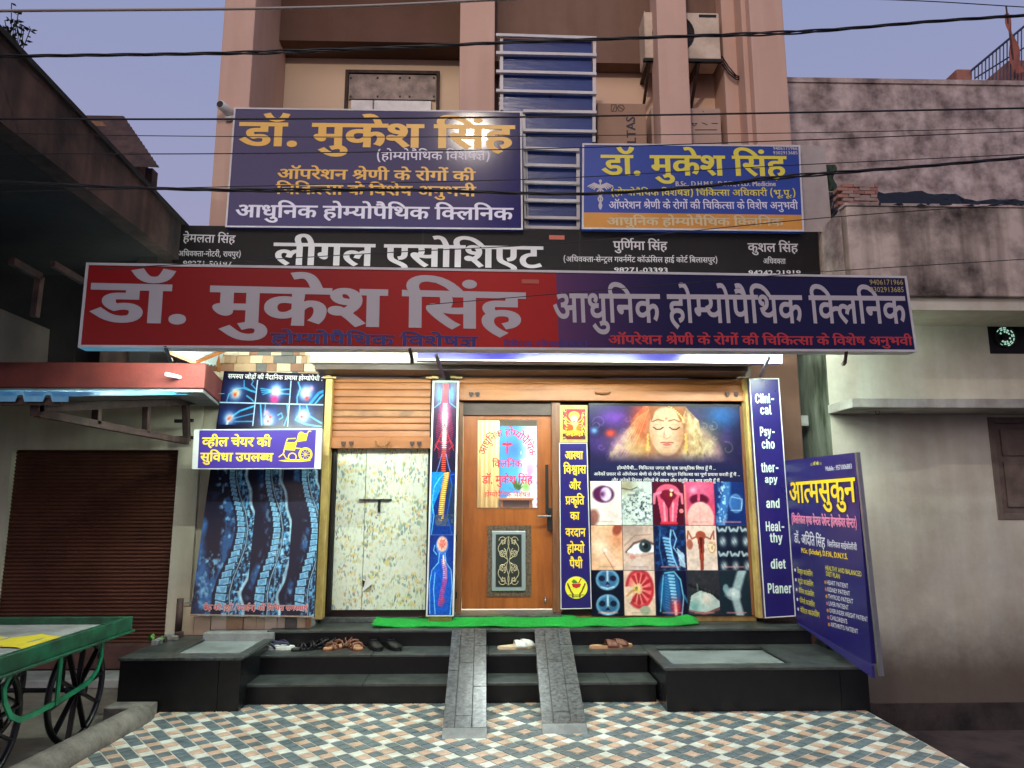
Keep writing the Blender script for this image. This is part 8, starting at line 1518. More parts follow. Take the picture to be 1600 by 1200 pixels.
# blue sheet awning on its bracket
aw = empty('blue_awning', (-4, -1.2, 2.3), 'sky blue corrugated sheet awning on a brown steel bracket over the maroon shutter', 'awning')
ab, af = atX(345, 617, -2.76), atX(107, 622, -2.72)
zb_, zf = ab.z + .02, af.z + .01
mb = MB(); vs = []; xw = -2.72; 
while xw > -7.2:
    for dx, dz in ((0, 0), (-.10, 0), (-.115, .028), (-.145, .028), (-.16, 0)):
        vs += [(xw + dx, -.02, zb_ + dz), (xw + dx, af.y, zf + dz)]
    xw -= .175
mb.add(vs, [(2 * i, 2 * i + 1, 2 * i + 3, 2 * i + 2) for i in range(len(vs) // 2 - 1)])
for i in range(len(vs) // 2 - 1):  # front lip added, shaped to catch light as a bright blue edge
    a, b = vs[2 * i + 1], vs[2 * i + 3]; k = len(mb.v); mb.v += [a, b, (b[0], b[1] - .002, b[2] - (.034 if b[2] < zf + .01 else .02)), (a[0], a[1] - .002, a[2] - (.034 if a[2] < zf + .01 else .02))]; mb.f.append((k, k + 1, k + 2, k + 3))
sh_ = mb.build('roof_sheet', m_bluesh, aw); so = sh_.modifiers.new('t', 'SOLIDIFY'); so.thickness = .004
XA = -2.98
A_ = lambda x, y: atX(x, y, XA)
def bar(p, q_, w=.045, nm='bracket_bar'): MB().beam(A_(*p), A_(*q_), w * 1.1, w * 1.25).build(nm, m_rust, aw, bevel=.003)
bar((55, 637), (332, 626), .05); bar((58, 632), (58, 650), .05); bar((58, 645), (292, 690)); bar((290, 628), (292, 690), .05); bar((152, 638), (150, 664)); bar((229, 634), (228, 678))
for (x, y) in ((278, 632), (330, 629), (285, 658), (300, 657), (285, 684), (302, 684)):
    c = A_(x, y) + Vector((-.02, 0, 0)); MB().box(c.x - .05, c.x + .03, c.y - .02, c.y + .02, c.z - .016, c.z + .016).build('clamp', m_iron, aw)
MB().box(-7.2, -2.78, af.y + .02, af.y + .07, zf - .05, zf - .005).build('purlin', m_rust, aw); MB().box(-7.2, -2.78, -.12, -.07, zb_ - .05, zb_ - .005).build('purlin', m_rust, aw)
fs_ = empty('fibre_sheet', atY(310, 560, -.9), 'translucent corrugated sheet scrap with wooden strips under the left end of the long sign', 'sheet')
corrug(atY(258, 546, -1.0), atY(352, 546, -.5), atY(342, 572, -.3), atY(304, 567, -.9), 7, .012, 'corrugated_sheet', m_fibre, fs_)
for p, q_ in (((258, 548, -1.02), (306, 568, -.92)), ((304, 567, -.92), (352, 547, -.5)), ((340, 549, -.5), (342, 580, -.3))):
    MB().beam(atY(*p), atY(*q_), .03, .03).build('wood_strip', m_slat, fs_)
# pipe, rubble and leaves at the corner of the left block
MB().tube([(-2.90, -.36, .44), (-2.90, -.36, .75)], .03, 12).build('down_pipe', m_rust, ln, smooth=True)
rb = MB(); lr = random.Random(12)
rub = empty('stone_rubble', (-2.88, -.6, hl), 'few grey and brown stones on the back corner of the left granite block', 'stones')
for k in range(6):
    c = Vector((-2.92 + lr.uniform(0, .12), -.42 - k * .07, hl + .02)); s_ = lr.uniform(.025, .045)
    b_ = MB(); b_.add([c + Vector((sx * s_ * lr.uniform(.6, 1.1), sy * s_ * lr.uniform(.6, 1.1), sz * s_ * .8)) for sz in (-1, 1) for sx, sy in ((-1, -1), (1, -1), (1, 1), (-1, 1))], [(3, 2, 1, 0), (4, 5, 6, 7), (0, 1, 5, 4), (1, 2, 6, 5), (2, 3, 7, 6), (3, 0, 4, 7)])
    b_.build('stone', rz.choice((m_kerb, m_rust, m_cement)), rub, bevel=.008)
gl_ = MB()
for k in range(12):
    c = atZ(238 + lr.uniform(-10, 10), 1001 + lr.uniform(-6, 4), hl + .02); d = Vector((lr.uniform(-1, 1), lr.uniform(-1, 1), lr.uniform(.1, .9))).normalized() * .07; s_ = d.cross(Vector((0, 0, 1))).normalized() * .022
    gl_.add([c, c + d * .5 + s_, c + d, c + d * .5 - s_], [(0, 1, 2, 3)])
tag(gl_.build('leaf_scrap', m_leafg), 'fresh green leaf scraps on the back edge of the left granite block', 'leaves')

# ------------------------------------------------------------------ hand cart
ht = empty('hand_cart', (-3.1, -2.8, 0), 'green wooden handcart with black spoked wheels, parked at the left', 'handcart')
XC = -2.66; ya_, yb_ = -3.9, atX(208, 965, XC).y; zt_ = atX(208, 965, XC).z
XL = -3.75
for nm, a in (('side_rail', (XC - .045, XC, ya_, yb_)), ('side_rail', (XL, XL + .045, ya_, yb_)), ('end_rail', (XL + .046, XC - .046, yb_ - .045, yb_)), ('end_rail', (XL + .046, XC - .046, ya_, ya_ + .045))):
    MB().box(a[0], a[1], a[2], a[3], zt_ - .085, zt_ + .01).build(nm, m_cgreen, ht, bevel=.005)
MB().box(XC - .06, XC + .02, ya_, yb_ + .01, zt_ - .10, zt_ - .086).build('rail_lip', m_cgreen, ht, bevel=.003)
for k in range(6):
    x0_ = XL + .05 + k * (XC - XL - .1) / 6; MB().box(x0_ + .002, x0_ + (XC - XL - .1) / 6 - .002, ya_ + .05, yb_ - .05, zt_ - .06, zt_ - .04).build('bed_plank', m_cement, ht)
for y_ in (-2.35, -3.15): MB().box(XL + .05, XC - .05, y_ - .03, y_ + .03, zt_ - .13, zt_ - .101).build('cross_beam', m_cgreen, ht)
RW = .345
wheel0 = []
def wheel(x, y):
    t = MB().tube([(x, y + RW * .955 * math.cos(6.2832 * k / 44), RW + RW * .955 * math.sin(6.2832 * k / 44)) for k in range(44)], .021, 8, closed=True).build('wheel', m_tyre, ht, smooth=True)
    hb = MB().tube([(x - .06, y, RW), (x + .06, y, RW)], .035, 14).build('hub', m_tyre, t, smooth=True)
    for k in range(10):
        a = 6.2832 * k / 10 + .15; MB().beam((x, y + .03 * math.cos(a), RW + .03 * math.sin(a)), (x, y + RW * .93 * math.cos(a), RW + RW * .93 * math.sin(a)), .014, .034, up=(1, 0, 0)).build('spoke', m_tyre, t)
    return t
for (x, y) in ((-2.88, -2.03), (-3.45, -2.03), (-2.93, -2.9), (-3.5, -2.9)): wheel(x, y)
for y_ in (-2.03, -2.9):
    MB().tube([(-3.56, y_, RW), (-2.84, y_, RW)], .016, 8).build('axle', m_tyre, ht)
    for x in (-2.99, -3.44): MB().beam((x, y_, RW), (x, y_, zt_ - .1), .03, .03).build('axle_post', m_tyre, ht)
XU = -2.74; U_ = [(162, 1000), (160, 1025), (153, 1048), (142, 1064), (120, 1079), (95, 1094), (60, 1113), (32, 1125), (18, 1119), (9, 1098), (8, 1075), (20, 1050)]
pts = [atX(x, y, XU) for x, y in U_]
for i in range(len(pts) - 1): pass
ub = MB()
fl_ = []
for p in pts: fl_.append(p)
for i, p in enumerate(pts):
    a = pts[max(0, i - 1)]; b = pts[min(len(pts) - 1, i + 1)]; d = (b - a).normalized(); nrm = d.cross(Vector((1, 0, 0))).normalized() * .016
    ub.v += [tuple(p + nrm), tuple(p - nrm), tuple(p + nrm + Vector((-.012, 0, 0))), tuple(p - nrm + Vector((-.012, 0, 0)))]
for i in range(len(pts) - 1):
    a = 4 * i; b = a + 4; ub.f += [(a, a + 1, b + 1, b), (a + 2, b + 2, b + 3, a + 3), (a, b, b + 2, a + 2), (a + 1, a + 3, b + 3, b + 1)]
ub.build('spring_guard', m_cgreen2, ht)
MB().beam(atX(96, 1019, XU), atX(88, 1102, XU), .012, .036, up=(0, 1, 0)).build('guard_strut', m_cgreen2, ht)
ycl = MB(); n = 16; vs = []
for i in range(n + 1):
    for k in range(7): vs.append((-3.66 + .94 * i / n, -2.30 - .42 * (k / 6) + .03 * math.sin(i * .7), zt_ - .035 + .006 * math.sin(i * 1.3 + k * .8) + .004 * math.sin(i * 3.1)))
ycl.add(vs, [(i * 7 + k, (i + 1) * 7 + k, (i + 1) * 7 + k + 1, i * 7 + k + 1) for i in range(n) for k in range(6)])
tag(ycl.build('yellow_cloth', mat('yellow_plastic_cloth', (214, 196, 44), .6, var=.15, vs=6), smooth=True), 'wrinkled yellow cloth spread on the bed of the green handcart', 'cloth')
pc = MB(); vs = []
for i in range(9):
    for k in range(4): vs.append((-3.35 + .32 * i / 8, -2.80 - .10 * k / 3 + .02 * math.sin(i), zt_ - .025 + .015 * math.sin(i * 1.7 + k * 1.3)))
pc.add(vs, [(i * 4 + k, (i + 1) * 4 + k, (i + 1) * 4 + k + 1, i * 4 + k + 1) for i in range(8) for k in range(3)])
tag(pc.build('crumpled_paper', m_card2), 'crumpled brown paper lying on the handcart bed in front of the yellow cloth', 'paper')

# ------------------------------------------------------------------ right neighbour
rn = empty('right_house', (5, 0, 0), 'weathered plaster house at the right with a stained parapet, concrete sunshade and small fan opening', 'building')
XR = 3.35; YR = -.34
par0, par1 = atX(1325, 322, XR), atX(1325, 468, XR); Ypf = par0.y
va = atY(1541, 497, YR); vb = atY(1600, 553, YR); wa = atY(1542, 652, YR); wb = atY(1600, 812, YR)
def wallhole(x0, x1, z0, z1, holes, Y, t, m, name):
    xs = sorted({x0, x1} | {h[0] for h in holes} | {min(h[1], x1) for h in holes}); zs = sorted({z0, z1} | {h[2] for h in holes} | {h[3] for h in holes})
    for a, b in zip(xs[:-1], xs[1:]):
        run = None
        for c, d in zip(zs[:-1], zs[1:]):
            inside = any(h[0] <= (a + b) / 2 <= h[1] and h[2] <= (c + d) / 2 <= h[3] for h in holes)
            if inside:
                if run: MB().box(a, b, Y, Y + t, run[0], run[1]).build(name, m, rn); run = None
            else: run = (run[0], d) if run else (c, d)
        if run: MB().box(a, b, Y, Y + t, run[0], run[1]).build(name, m, rn)
zpl = atY(1500, 1098, YR).z
wallhole(XR, 9, zpl, 3.75, [(va.x, va.x + .62, vb.z, va.z), (wa.x, wa.x + .9, wb.z, wa.z)], YR, .25, m_creamR, 'wall')
MB().box(XR - .001, XR + .10, YR + .002, 2.19, LZ, 3.75).build('side_wall', m_moss, rn)
MB().box(XR - .01, 9, YR - .015, YR + .25, LZ, zpl - .001).build('plinth', m_damp, rn)
chf = atX(1331, 622, XR - .02); chb = atX(1331, 637, XR - .02)
MB().box(XR - .02, 9, chf.y, YR - .001, chb.z, chf.z).build('sunshade', mat('sunshade_plaster', (186, 186, 176), .8, col2=(146, 144, 134), vs=2, streak=.2), rn, bevel=.006)
hk = atY(1367, 645, YR - .2); MB().tube([Vector((hk.x + .02 * math.cos(a), YR - .25, chb.z - .015 + .02 * math.sin(a))) for a in [k * .6 for k in range(11)]], .003, 5).build('hook', m_iron, rn)
MB().box(XR - .035, 9, Ypf - .012, Ypf + .135, par0.z + .001, par0.z + .03).build('parapet_coping', m_dirty, rn, bevel=.005)
MB().box(XR - .02, 9, Ypf, Ypf + .12, par1.z, par0.z).build('parapet', m_dirty2, rn, bevel=.01)
MB().box(XR - .02, XR + .1, Ypf + .121, YR + .3, par1.z, par0.z).build('parapet_return', m_dirty, rn, bevel=.01)
MB().box(XR + .101, 9, Ypf + .121, YR + 1.2, par1.z + .001, par1.z + .12).build('balcony_slab', m_creamR, rn)
MB().box(XR, 9, Ypf + .05, YR - .001, par1.z - .12, par1.z - .001).build('balcony_soffit', m_creamR, rn)
uz = atY(1400, 128, .6).z
MB().box(px(1234, 200, .6) , 10, .6, .8, 3.9, uz).build('upper_wall', m_dirty, rn)
MB().box(px(1234, 200, .6) , 10, .58, .599, uz - .03, uz + .03).build('upper_coping', m_dirty, rn)
for (x0, y0, x1, y1) in ((1470, 320, 1600, 332),): pass
# brick patch and black plastic on the parapet
brm = [mat('brick_a', (168, 122, 108), .9, var=.2, vs=12), mat('brick_b', (150, 108, 98), .9, var=.2, vs=12), mat('brick_c', (160, 138, 128), .9, var=.2, vs=12)]
p0 = atY(1310, 319, Ypf + .3); p1 = atY(1372, 292, Ypf + .3)
zc_ = p0.z; row = 0
while zc_ < p1.z:
    xc_ = p0.x + (.05 if row % 2 else 0)
    while xc_ < p1.x - .02:
        ww = min(.11, p1.x - xc_); MB().box(xc_ + .003, xc_ + ww - .003, Ypf + .3 + random.uniform(-.01, .01), Ypf + .4, zc_ + .002, zc_ + .033).build('brick', random.choice(brm), rn); xc_ += .11
    zc_ += .036; row += 1
tp_ = MB(); vs = []; n = 24
for i in range(n + 1):
    x = 1372 + (1640 - 1372) * i / n; a = atY(x, (299 + 2 * math.sin(i * .9) + i * .3) if x < 1500 else 312 + math.sin(i), Ypf + .02); b = atY(x, 321 - 1.2 * math.sin(i * .8) , Ypf - .012)
    for k in range(5): vs.append(a.lerp(b, k / 4) + Vector((0, .02 * math.sin(i * 1.9 + k * 1.4), 0)))
tp_.add(vs, [(i * 5 + k, i * 5 + k + 1, (i + 1) * 5 + k + 1, (i + 1) * 5 + k) for i in range(n) for k in range(4)])
tag(tp_.build('black_plastic', mat('black_plastic', (16, 16, 20), .3), smooth=True), 'crumpled black plastic sheet lying along the top of the stained parapet', 'plastic sheet')
gc_ = MB(); vs = []; n = 12
for i in range(n + 1):
    for k in range(8):
        x = 1283 + 22 * k / 7 + 3 * math.sin(i * .8); y = 257 + 42 * i / n; vs.append(atY(x, y, -.3 + .03 * math.sin(k * 1.7 + i * .4)))
gc_.add(vs, [(i * 8 + k, (i + 1) * 8 + k, (i + 1) * 8 + k + 1, i * 8 + k + 1) for i in range(n) for k in range(7)])
tag(gc_.build('green_cloth', mat('faded_green_cloth', (50, 72, 56), .8, var=.3, vs=9), smooth=True), 'bunched dark green cloth hanging beside the grey sheet at the gap between the houses', 'cloth')
dk = MB(); vs = []
for i in range(n + 1):
    for k in range(8):
        x = 1288 + 24 * k / 7 - i * .4 + 2 * math.sin(i); y = 300 + 42 * i / n; vs.append(atY(x, y, -.28 + .035 * math.sin(k * 1.5 + i * .7)))
dk.add(vs, [(i * 8 + k, (i + 1) * 8 + k, (i + 1) * 8 + k + 1, i * 8 + k + 1) for i in range(n) for k in range(7)])
tag(dk.build('black_bag', mat('black_bag', (24, 24, 26), .4), smooth=True), 'black plastic bag hanging below the green cloth between the houses', 'bag')
# fan opening
fo = MB().box(va.x, va.x + .62, YR + .12, YR + .2, vb.z, va.z).build('vent_back', m_iron, rn)
fc = Vector((px(1571, 526, YR + .1), YR + .1, atY(1571, 526, YR + .1).z)); fr_ = .11
for a in range(6):
    for k in range(3): pass
fr = empty('exhaust_fan', fc, 'small round exhaust fan glowing pale against a black opening in the right wall', 'fan')
MB().tube([fc + Vector((fr_ * math.cos(k * .2618), 0, fr_ * math.sin(k * .2618))) for k in range(24)], .008, 6, closed=True).build('guard_ring', m_iron, fr)
m_fan = emis('fan_gap_glow', (190, 255, 225), .55)  # emissive patches painted as light showing through the fan gaps
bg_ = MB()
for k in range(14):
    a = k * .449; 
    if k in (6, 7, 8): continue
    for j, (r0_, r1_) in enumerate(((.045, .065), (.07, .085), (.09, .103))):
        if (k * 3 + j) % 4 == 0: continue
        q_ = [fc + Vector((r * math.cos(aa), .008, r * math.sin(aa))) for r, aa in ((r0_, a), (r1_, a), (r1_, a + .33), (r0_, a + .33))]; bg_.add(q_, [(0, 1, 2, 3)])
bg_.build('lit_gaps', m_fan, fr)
MB().tube([fc + Vector((0, -.01, 0)), fc + Vector((0, .02, 0))], .035, 14).build('fan_hub', m_iron, fr)
# shuttered window at the right edge
m_win = mat('dusty_brown_wood', (118, 104, 92), .7, col2=(92, 80, 70), vs=5)
wz = empty('wooden_window', (wa.x + .45, YR, wb.z), 'closed dusty brown panelled wooden window at the right edge under the sunshade', 'window')
MB().box(wa.x + .001, wa.x + .9, YR + .03, YR + .07, wb.z + .001, wa.z - .001).build('window_board', m_win, wz)
for (ax_, bx_, az, bz) in ((wa.x + .001, wa.x + .06, wb.z, wa.z), (wa.x + .061, wa.x + .9, wa.z - .06, wa.z), (wa.x + .061, wa.x + .9, wb.z, wb.z + .06)):
    MB().box(ax_, bx_, YR - .012, YR + .029, az + .001, bz - .001).build('window_frame', m_win, wz, bevel=.006)
MB().box(wa.x + .13, wa.x + .9, YR + .012, YR + .028, wb.z + .62 * (wa.z - wb.z), wa.z - .12).build('sunk_panel', m_win, wz, bevel=.006)
MB().box(wa.x + .13, wa.x + .9, YR + .012, YR + .028, wb.z + .12, wb.z + .56 * (wa.z - wb.z)).build('sunk_panel', m_win, wz, bevel=.006)
# dark gap between the houses
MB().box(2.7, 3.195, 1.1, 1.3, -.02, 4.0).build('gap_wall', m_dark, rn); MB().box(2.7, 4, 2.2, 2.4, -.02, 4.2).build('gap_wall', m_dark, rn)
MB().box(px(1221, 658, .1), px(1260, 658, .1), .05, .3, atY(1240, 666, .1).z, atY(1240, 650, .1).z).build('gap_beam', m_cement, rn)
m_pinkwall = mat('faded_pink_wall', (176, 120, 100), .85, col2=(140, 92, 78), vs=4)
# roof railing, pink pillar and flag, top right
rl = empty('roof_railing', atY(1560, 120, 1.2), 'dark blue sloping roof railing at the top right corner', 'railing')
m_rail = mat('dark_blue_rail', (44, 50, 78), .5); YRl = 1.0
MB().tube([atY(1506, 120, YRl), atY(1640, 8, YRl)], .015, 8).build('top_rail', m_rail, rl)
MB().tube([atY(1524, 122, YRl), atY(1640, 50, YRl)], .010, 8).build('lower_rail', m_rail, rl)
for k in range(22):
    x = 1512 + k * 5.6; yt = 120 - (x - 1506) * (112 / 134); MB().tube([atY(x, yt, YRl), atY(x, 124, YRl)], .007, 6).build('baluster', m_rail, rl)
MB().box(px(1491, 118, .9), px(1514, 118, .9), .85, 1.1, uz - .1, atY(1500, 111, .9).z).build('red_parapet_end', m_pinkwall, rn, bevel=.02)
MB().box(px(1575, 80, 1.3), px(1640, 80, 1.3), 1.3, 1.8, uz - .1, atY(1580, 93, 1.3).z).build('pink_parapet', m_pinkwall, rn, bevel=.02)
fg = empty('orange_flag', atY(1585, 110, .9), 'faded orange pennant flag drooping on a pole above the right roof', 'flag')
MB().tube([atY(1572, 10, .9), atY(1587, 122, .9)], .010, 6).build('flag_pole', m_rust, fg)
ff_ = MB(); n = 12; vs = []
for i in range(n + 1):
    l = atY(1571 + i * .9, 18 + i * 8, .9); w = atY(1575 + i * 2.2 + 3 * math.sin(i), 24 + i * 7.4, .9)
    for k in range(4): vs.append(l.lerp(w, k / 3) + Vector((0, .03 * math.sin(i * .9 + k * 2), 0)))
ff_.add(vs, [(i * 4 + k, (i + 1) * 4 + k, (i + 1) * 4 + k + 1, i * 4 + k + 1) for i in range(n) for k in range(3)])
ff_.build('flag_cloth', mat('faded_orange_cloth', (170, 104, 88), .8, var=.2), fg, smooth=True)

# ------------------------------------------------------------------ things on the clinic's upper floor
# white ladder frames with blue sheet
lf_ = empty('upper_frame', atY(850, 350, -.4), 'tall blue sheeting behind white aluminium rungs, between the upper boards', 'frame')
YL = -.30
MB().box(px(780, 100, YL), px(926, 100, YL), YL + .045, YL + .07, atY(850, 356, YL).z, atY(850, 58, YL).z).build('blue_sheet', m_bluegl, lf_)
def rung(x0, x1, y0, y1, w=.034, Y=YL): MB().beam(atY(x0, y0, Y), atY(x1, y1, Y), .03, w).build('rung', m_alum, lf_, bevel=.003)
for k, (ya, yb2_) in enumerate(((55, 60), (83, 86.5), (112, 116), (142, 146))): rung(775, 932, ya, yb2_)
for (ya, yb2_) in ((174, 176), (204, 206)): rung(817, 932, ya, yb2_)
for (ya, yb2_) in ((232, 235), (258, 260), (285, 287), (313, 314.5), (340, 341.5), (355.5, 357)): rung(819, 905, ya, yb2_)
def stile(x0, y0, x1, y1, w=.034): MB().beam(atY(x0, y0, YL + .022), atY(x1, y1, YL + .022), w, .012, up=(0, 1, 0)).build('stile', m_alum, lf_)
stile(783.5, 58, 784, 172); stile(929, 60, 928, 222); stile(818, 174, 822, 358); stile(822.5, 235, 824, 358, .02); stile(903, 235, 903.5, 357)
for (x, y) in ((860, 148), (856, 238), (855, 291)): c = atY(x, y, YL + .04); MB().box(c.x - .01, c.x + .01, c.y - .01, c.y, c.z - .03, c.z).build('clip', m_iron, lf_)
# air conditioner
ac = empty('air_conditioner', atY(1065, 100, .1), 'old ivory outdoor air conditioner unit on brackets, behind the third pillar', 'air conditioner')
YA = .02; a = atY(1006, 18, YA); b = atY(1127, 92, YA)
fcx, fcz, fR = px(1052, 52, YA), atY(1052, 52, YA).z, .235
bx = MB().box(a.x, b.x, YA + .002, YA + .30, b.z, a.z).build('casing', m_ac, ac, bevel=.012)
MB().box(a.x - .0, a.x + .012, YA - .004, YA + .001, b.z, a.z).build('edge_trim', m_ac, ac)
MB().tube([Vector((fcx + fR * math.cos(k * .2094), YA - .006, fcz + fR * math.sin(k * .2094))) for k in range(30)], .008, 6, closed=True).build('fan_ring', m_iron, ac)
MB().prism([(fR * .98 * math.cos(k * .2094), fR * .98 * math.sin(k * .2094)) for k in range(30)], 0, .002, Matrix.Translation((fcx, YA, fcz)) @ Matrix.Rotation(R(90), 4, 'X')).build('fan_recess', m_iron, ac)
gr_ = MB()
for k in range(1, 8): gr_.tube([Vector((fcx + fR * k / 8 * math.cos(j * .262), YA - .010, fcz + fR * k / 8 * math.sin(j * .262))) for j in range(24)], .0028, 4, closed=True)
for k in range(12): gr_.tube([Vector((fcx, YA - .012, fcz)), Vector((fcx + fR * math.cos(k * .5236), YA - .012, fcz + fR * math.sin(k * .5236)))], .003, 4)
gr_.build('fan_guard', m_rust, ac)
MB().box(px(1092, 25, YA), px(1119, 25, YA), YA - .004, YA + .001, atY(1100, 27, YA).z, atY(1100, 23, YA).z).build('badge', m_iron, ac)
for xx in (1015, 1092):
    c0 = atY(xx, 93, YA + .02); MB().box(c0.x - .02, c0.x + .02, YA + .003, .49, b.z - .035, b.z - .001).build('bracket', m_rust, ac)
    MB().beam(Vector((c0.x, YA + .03, b.z - .04)), Vector((c0.x, .48, b.z - .40)), .03, .03).build('bracket_brace', m_rust, ac)
MB().box(a.x - .02, b.x + .01, YA + .0, YA + .04, b.z - .035, b.z - .003).build('bracket', m_iron, ac)
cb2 = MB()
for k in range(3): cb2.tube([atY(1128, 88 + k * 6, .1), atY(1139, 105 + k * 5, .05), atY(1150, 118 + k * 3, .06), atY(1168, 124 + k, .1)], .008, 6)
cb2.build('refrigerant_pipes', m_iron, ac, smooth=True)
# cartons
YC = -.02
def carton(x0, y0, x1, y1, label, m, Y=YC):
    a = atY(x0, y0, Y); b = atY(x1, y1, Y); t = empty('carton', ((a.x + b.x) / 2, Y, b.z), label, 'carton')
    MB().box(a.x, b.x, Y, Y + .35, b.z, a.z).build('box_body', m, t, bevel=.006); return t
c1_ = carton(932, 161, 1012, 262, 'brown cardboard carton with dark upright lettering, beside the white rungs', m_card)
Pc = Plane((0, YC, 0), (1, YC, 0), (0, YC, 1))
# upright brand lettering, reading upward
key = latin(c1_, Pc, 'VOLTAS', (0 + 960, 240), (960 + 74, 240), 14, mat('dark_print', (44, 40, 52), .6), bold=.02)
me = key.data; P0 = Pc.at(960, 240); piv = Pc.at(995, 252)
for v in me.vertices:
    d = v.co - P0; v.co = piv + Vector((-d.z, 0, d.x)) + Vector((0, v.co.y - YC, 0))
strokes(c1_, Pc, [[(955, 164), (963, 164), (963, 174), (955, 174), (955, 164)], [(957, 174), (961, 166)], circ(970, 169, 5.5, 6), [(967, 167), (973, 171)]], 1.0, m_rust, name='box_mark')
c2_ = carton(1017, 168, 1130, 262, 'pale carton with small printed marks behind the third pillar', m_card2, Y=.14)
Pc2 = Plane((0, .14, 0), (1, .14, 0), (0, .14, 1))
strokes(c2_, Pc2, [[(1081, 193), (1089, 193), (1085, 197), (1081, 193)], [(1097, 192), (1105, 195)], [(1112, 193), (1121, 193)], [(1086, 203), (1120, 203)], [(1098, 174), (1099, 175)]], 1.1, m_rust, name='box_mark')
# camera on the left pillar
cc_ = empty('security_camera', atY(352, 175, -.3), 'small white dome-nosed security camera at the left top corner of the navy board', 'security camera')
p = atY(352, 170, -.28); MB().tube([p + Vector((.03, .1, .0)), p + Vector((0, .0, 0)), p + Vector((-.02, -.09, .0))], [.045, .05, .045], 16).build('housing', m_white, cc_, smooth=True)
MB().tube([p + Vector((-.02, -.091, .0)), p + Vector((-.021, -.098, .0))], .034, 16).build('lens', m_iron, cc_)
MB().tube([p + Vector((.02, .05, -.05)), p + Vector((.02, .08, -.08))], .045, 14).build('mount', m_white, cc_, smooth=True)

# ------------------------------------------------------------------ overhead wires
def wire(name, pts, r, label, m=m_cable, Y=-3.4, twist=0, n=40, cat='cable'):
    P_ = [atY(x, y, Y) for x, y in pts]
    d0 = (P_[1] - P_[0]).normalized(); P_ = [P_[0] - d0 * 1.6] + P_ + [P_[-1] + (P_[-1] - P_[-2]).normalized() * 1.6]
    out_ = []
    for i in range(len(P_) - 1):
        a = P_[max(0, i - 1)]; b = P_[i]; c = P_[i + 1]; d = P_[min(len(P_) - 1, i + 2)]
        for k in range(n // 4):
            t = k / (n // 4); out_.append(.5 * ((2 * b) + (-a + c) * t + (2 * a - 5 * b + 4 * c - d) * t * t + (-a + 3 * b - 3 * c + d) * t ** 3))
    out_.append(P_[-1])
    if not twist:
        o = MB().tube(out_, r, 6).build(name, m, smooth=True); return tag(o, label, cat, 'overhead wires across the street')
    t = empty(name, P_[1], label, cat, 'overhead wires across the street')
    for s in range(twist):
        q_ = []; L_ = 0
        for i, p in enumerate(out_):
            if i: L_ += (p - out_[i - 1]).length
            a = L_ * 9 + s * 6.2832 / twist; q_.append(p + Vector((0, math.cos(a), math.sin(a))) * r * (1.05 + .9 * max(0, math.sin(L_ * 2.1 + 1)) ** 4))
        MB().tube(q_, r, 6).build('strand', m, t, smooth=True)
    return t
wire('service_pipe', [(0, 17), (480, 12), (785, -1), (1000, -12), (1600, -40)], .0085, 'pale grey cable crossing the very top left of the picture', m_cablelt)
wire('twisted_cable', [(0, 88), (360, 83), (600, 75), (780, 67), (1030, 58), (1250, 50), (1450, 34), (1600, 24)], .0052, 'thick twisted black cable, the uppermost dark one, crossing the pillars', twist=3, n=120)
wire('overhead_wire', [(0, 186), (360, 186), (800, 183), (1240, 176), (1600, 169)], .0055, 'straight black wire crossing just above the gold name on the navy board')
wire('overhead_wire', [(0, 208), (220, 212), (640, 214), (1220, 208), (1600, 200)], .0024, 'thin black wire crossing the middle of the gold name on the navy board')
wire('overhead_wire', [(0, 240), (360, 240), (816, 233), (1220, 220), (1600, 205)], .003, 'thin black wire touching the top of the blue and orange board')
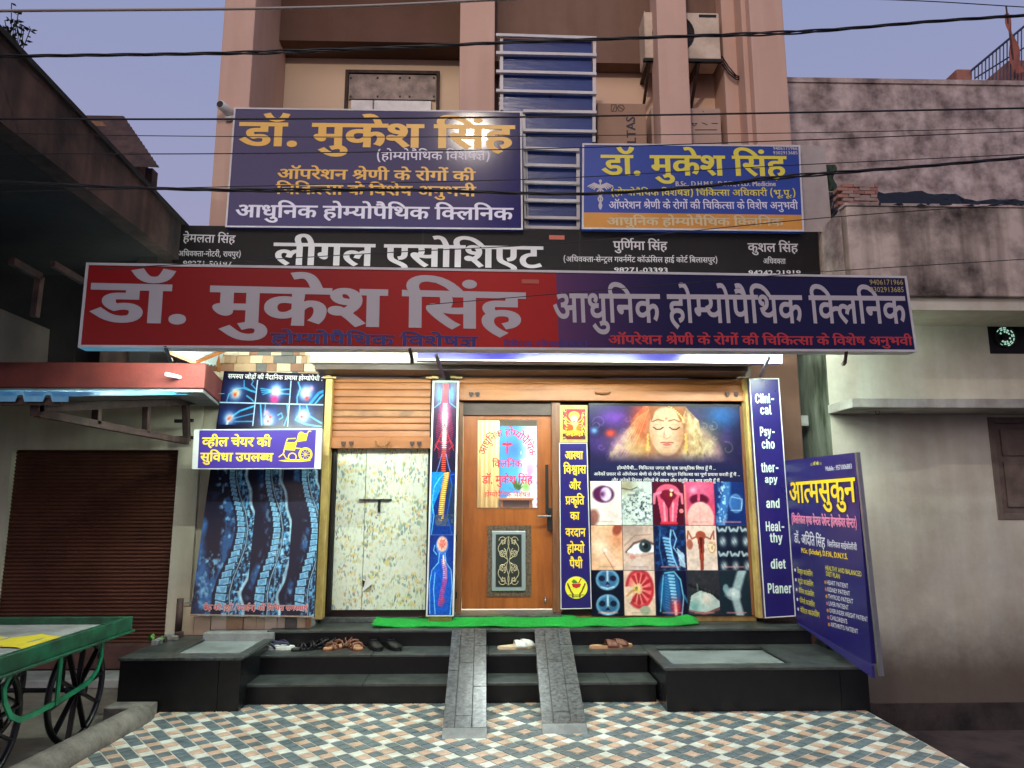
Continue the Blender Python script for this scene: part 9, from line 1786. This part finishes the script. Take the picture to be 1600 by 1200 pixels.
wire('twisted_cable', [(0, 284), (150, 291), (355, 297), (640, 297), (900, 303), (1100, 291), (1220, 277), (1450, 259), (1600, 246)], .005, 'thick twisted black cable sagging across both upper boards', twist=3, n=120)
wire('overhead_wire', [(0, 300), (640, 285), (900, 277), (1220, 259), (1600, 241)], .0026, 'thin black wire crossing the yellow name on the blue board')
wire('overhead_wire', [(600, 395), (900, 378), (1280, 341), (1600, 318)], .0026, 'thin black wire crossing the orange band and the right parapet')
wire('overhead_wire', [(1100, 440), (1280, 425), (1600, 405)], .0024, 'lowest thin wire crossing the right parapet above the box sign')
wire('overhead_wire', [(1290, -4), (1450, 2), (1600, 11)], .003, 'short thin wire crossing the top right corner of the sky')

# ------------------------------------------------------------------ street lamp across the road (its reflection shows in the navy board)
spx = P1.at(738, 205); dv = (spx - CAM).normalized(); rv_ = dv - P1.n * 2 * dv.dot(P1.n); LP = spx + rv_ * 7.6
sl_ = empty('street_lamp', (LP.x + 1.6, LP.y - 1.2, 0), 'street lamp on a pole across the road, reflected in the navy board', 'street lamp')
MB().tube([(LP.x + 1.6, LP.y - 1.2, 0), (LP.x + 1.6, LP.y - 1.2, LP.z - .1)], [.09, .05], 12).build('pole', m_steel, sl_)
MB().tube([(LP.x + 1.6, LP.y - 1.2, LP.z - .15), (LP.x + .8, LP.y - .6, LP.z + .15), (LP.x + .2, LP.y - .15, LP.z + .12)], .03, 8).build('arm', m_steel, sl_)
MB().box(LP.x - .25, LP.x + .3, LP.y - .12, LP.y + .12, LP.z + .05, LP.z + .16).build('lamp_head', m_steel, sl_, bevel=.02)
MB().box(LP.x - .2, LP.x + .2, LP.y - .09, LP.y + .09, LP.z + .03, LP.z + .049).build('lamp_glass', emis('lamp_glow', (255, 240, 210), 60), sl_)
d = bpy.data.lights.new('street_light', 'AREA'); d.shape = 'RECTANGLE'; d.size = .4; d.size_y = .2; d.energy = 290; d.color = (1, .87, .74)
o = bpy.data.objects.new('street_light', d); COL.objects.link(o); o.location = LP + Vector((0, 0, .02)); dr = Vector((0.2, 0, 5.2)) - LP; o.rotation_euler = dr.to_track_quat('-Z', 'Y').to_euler()
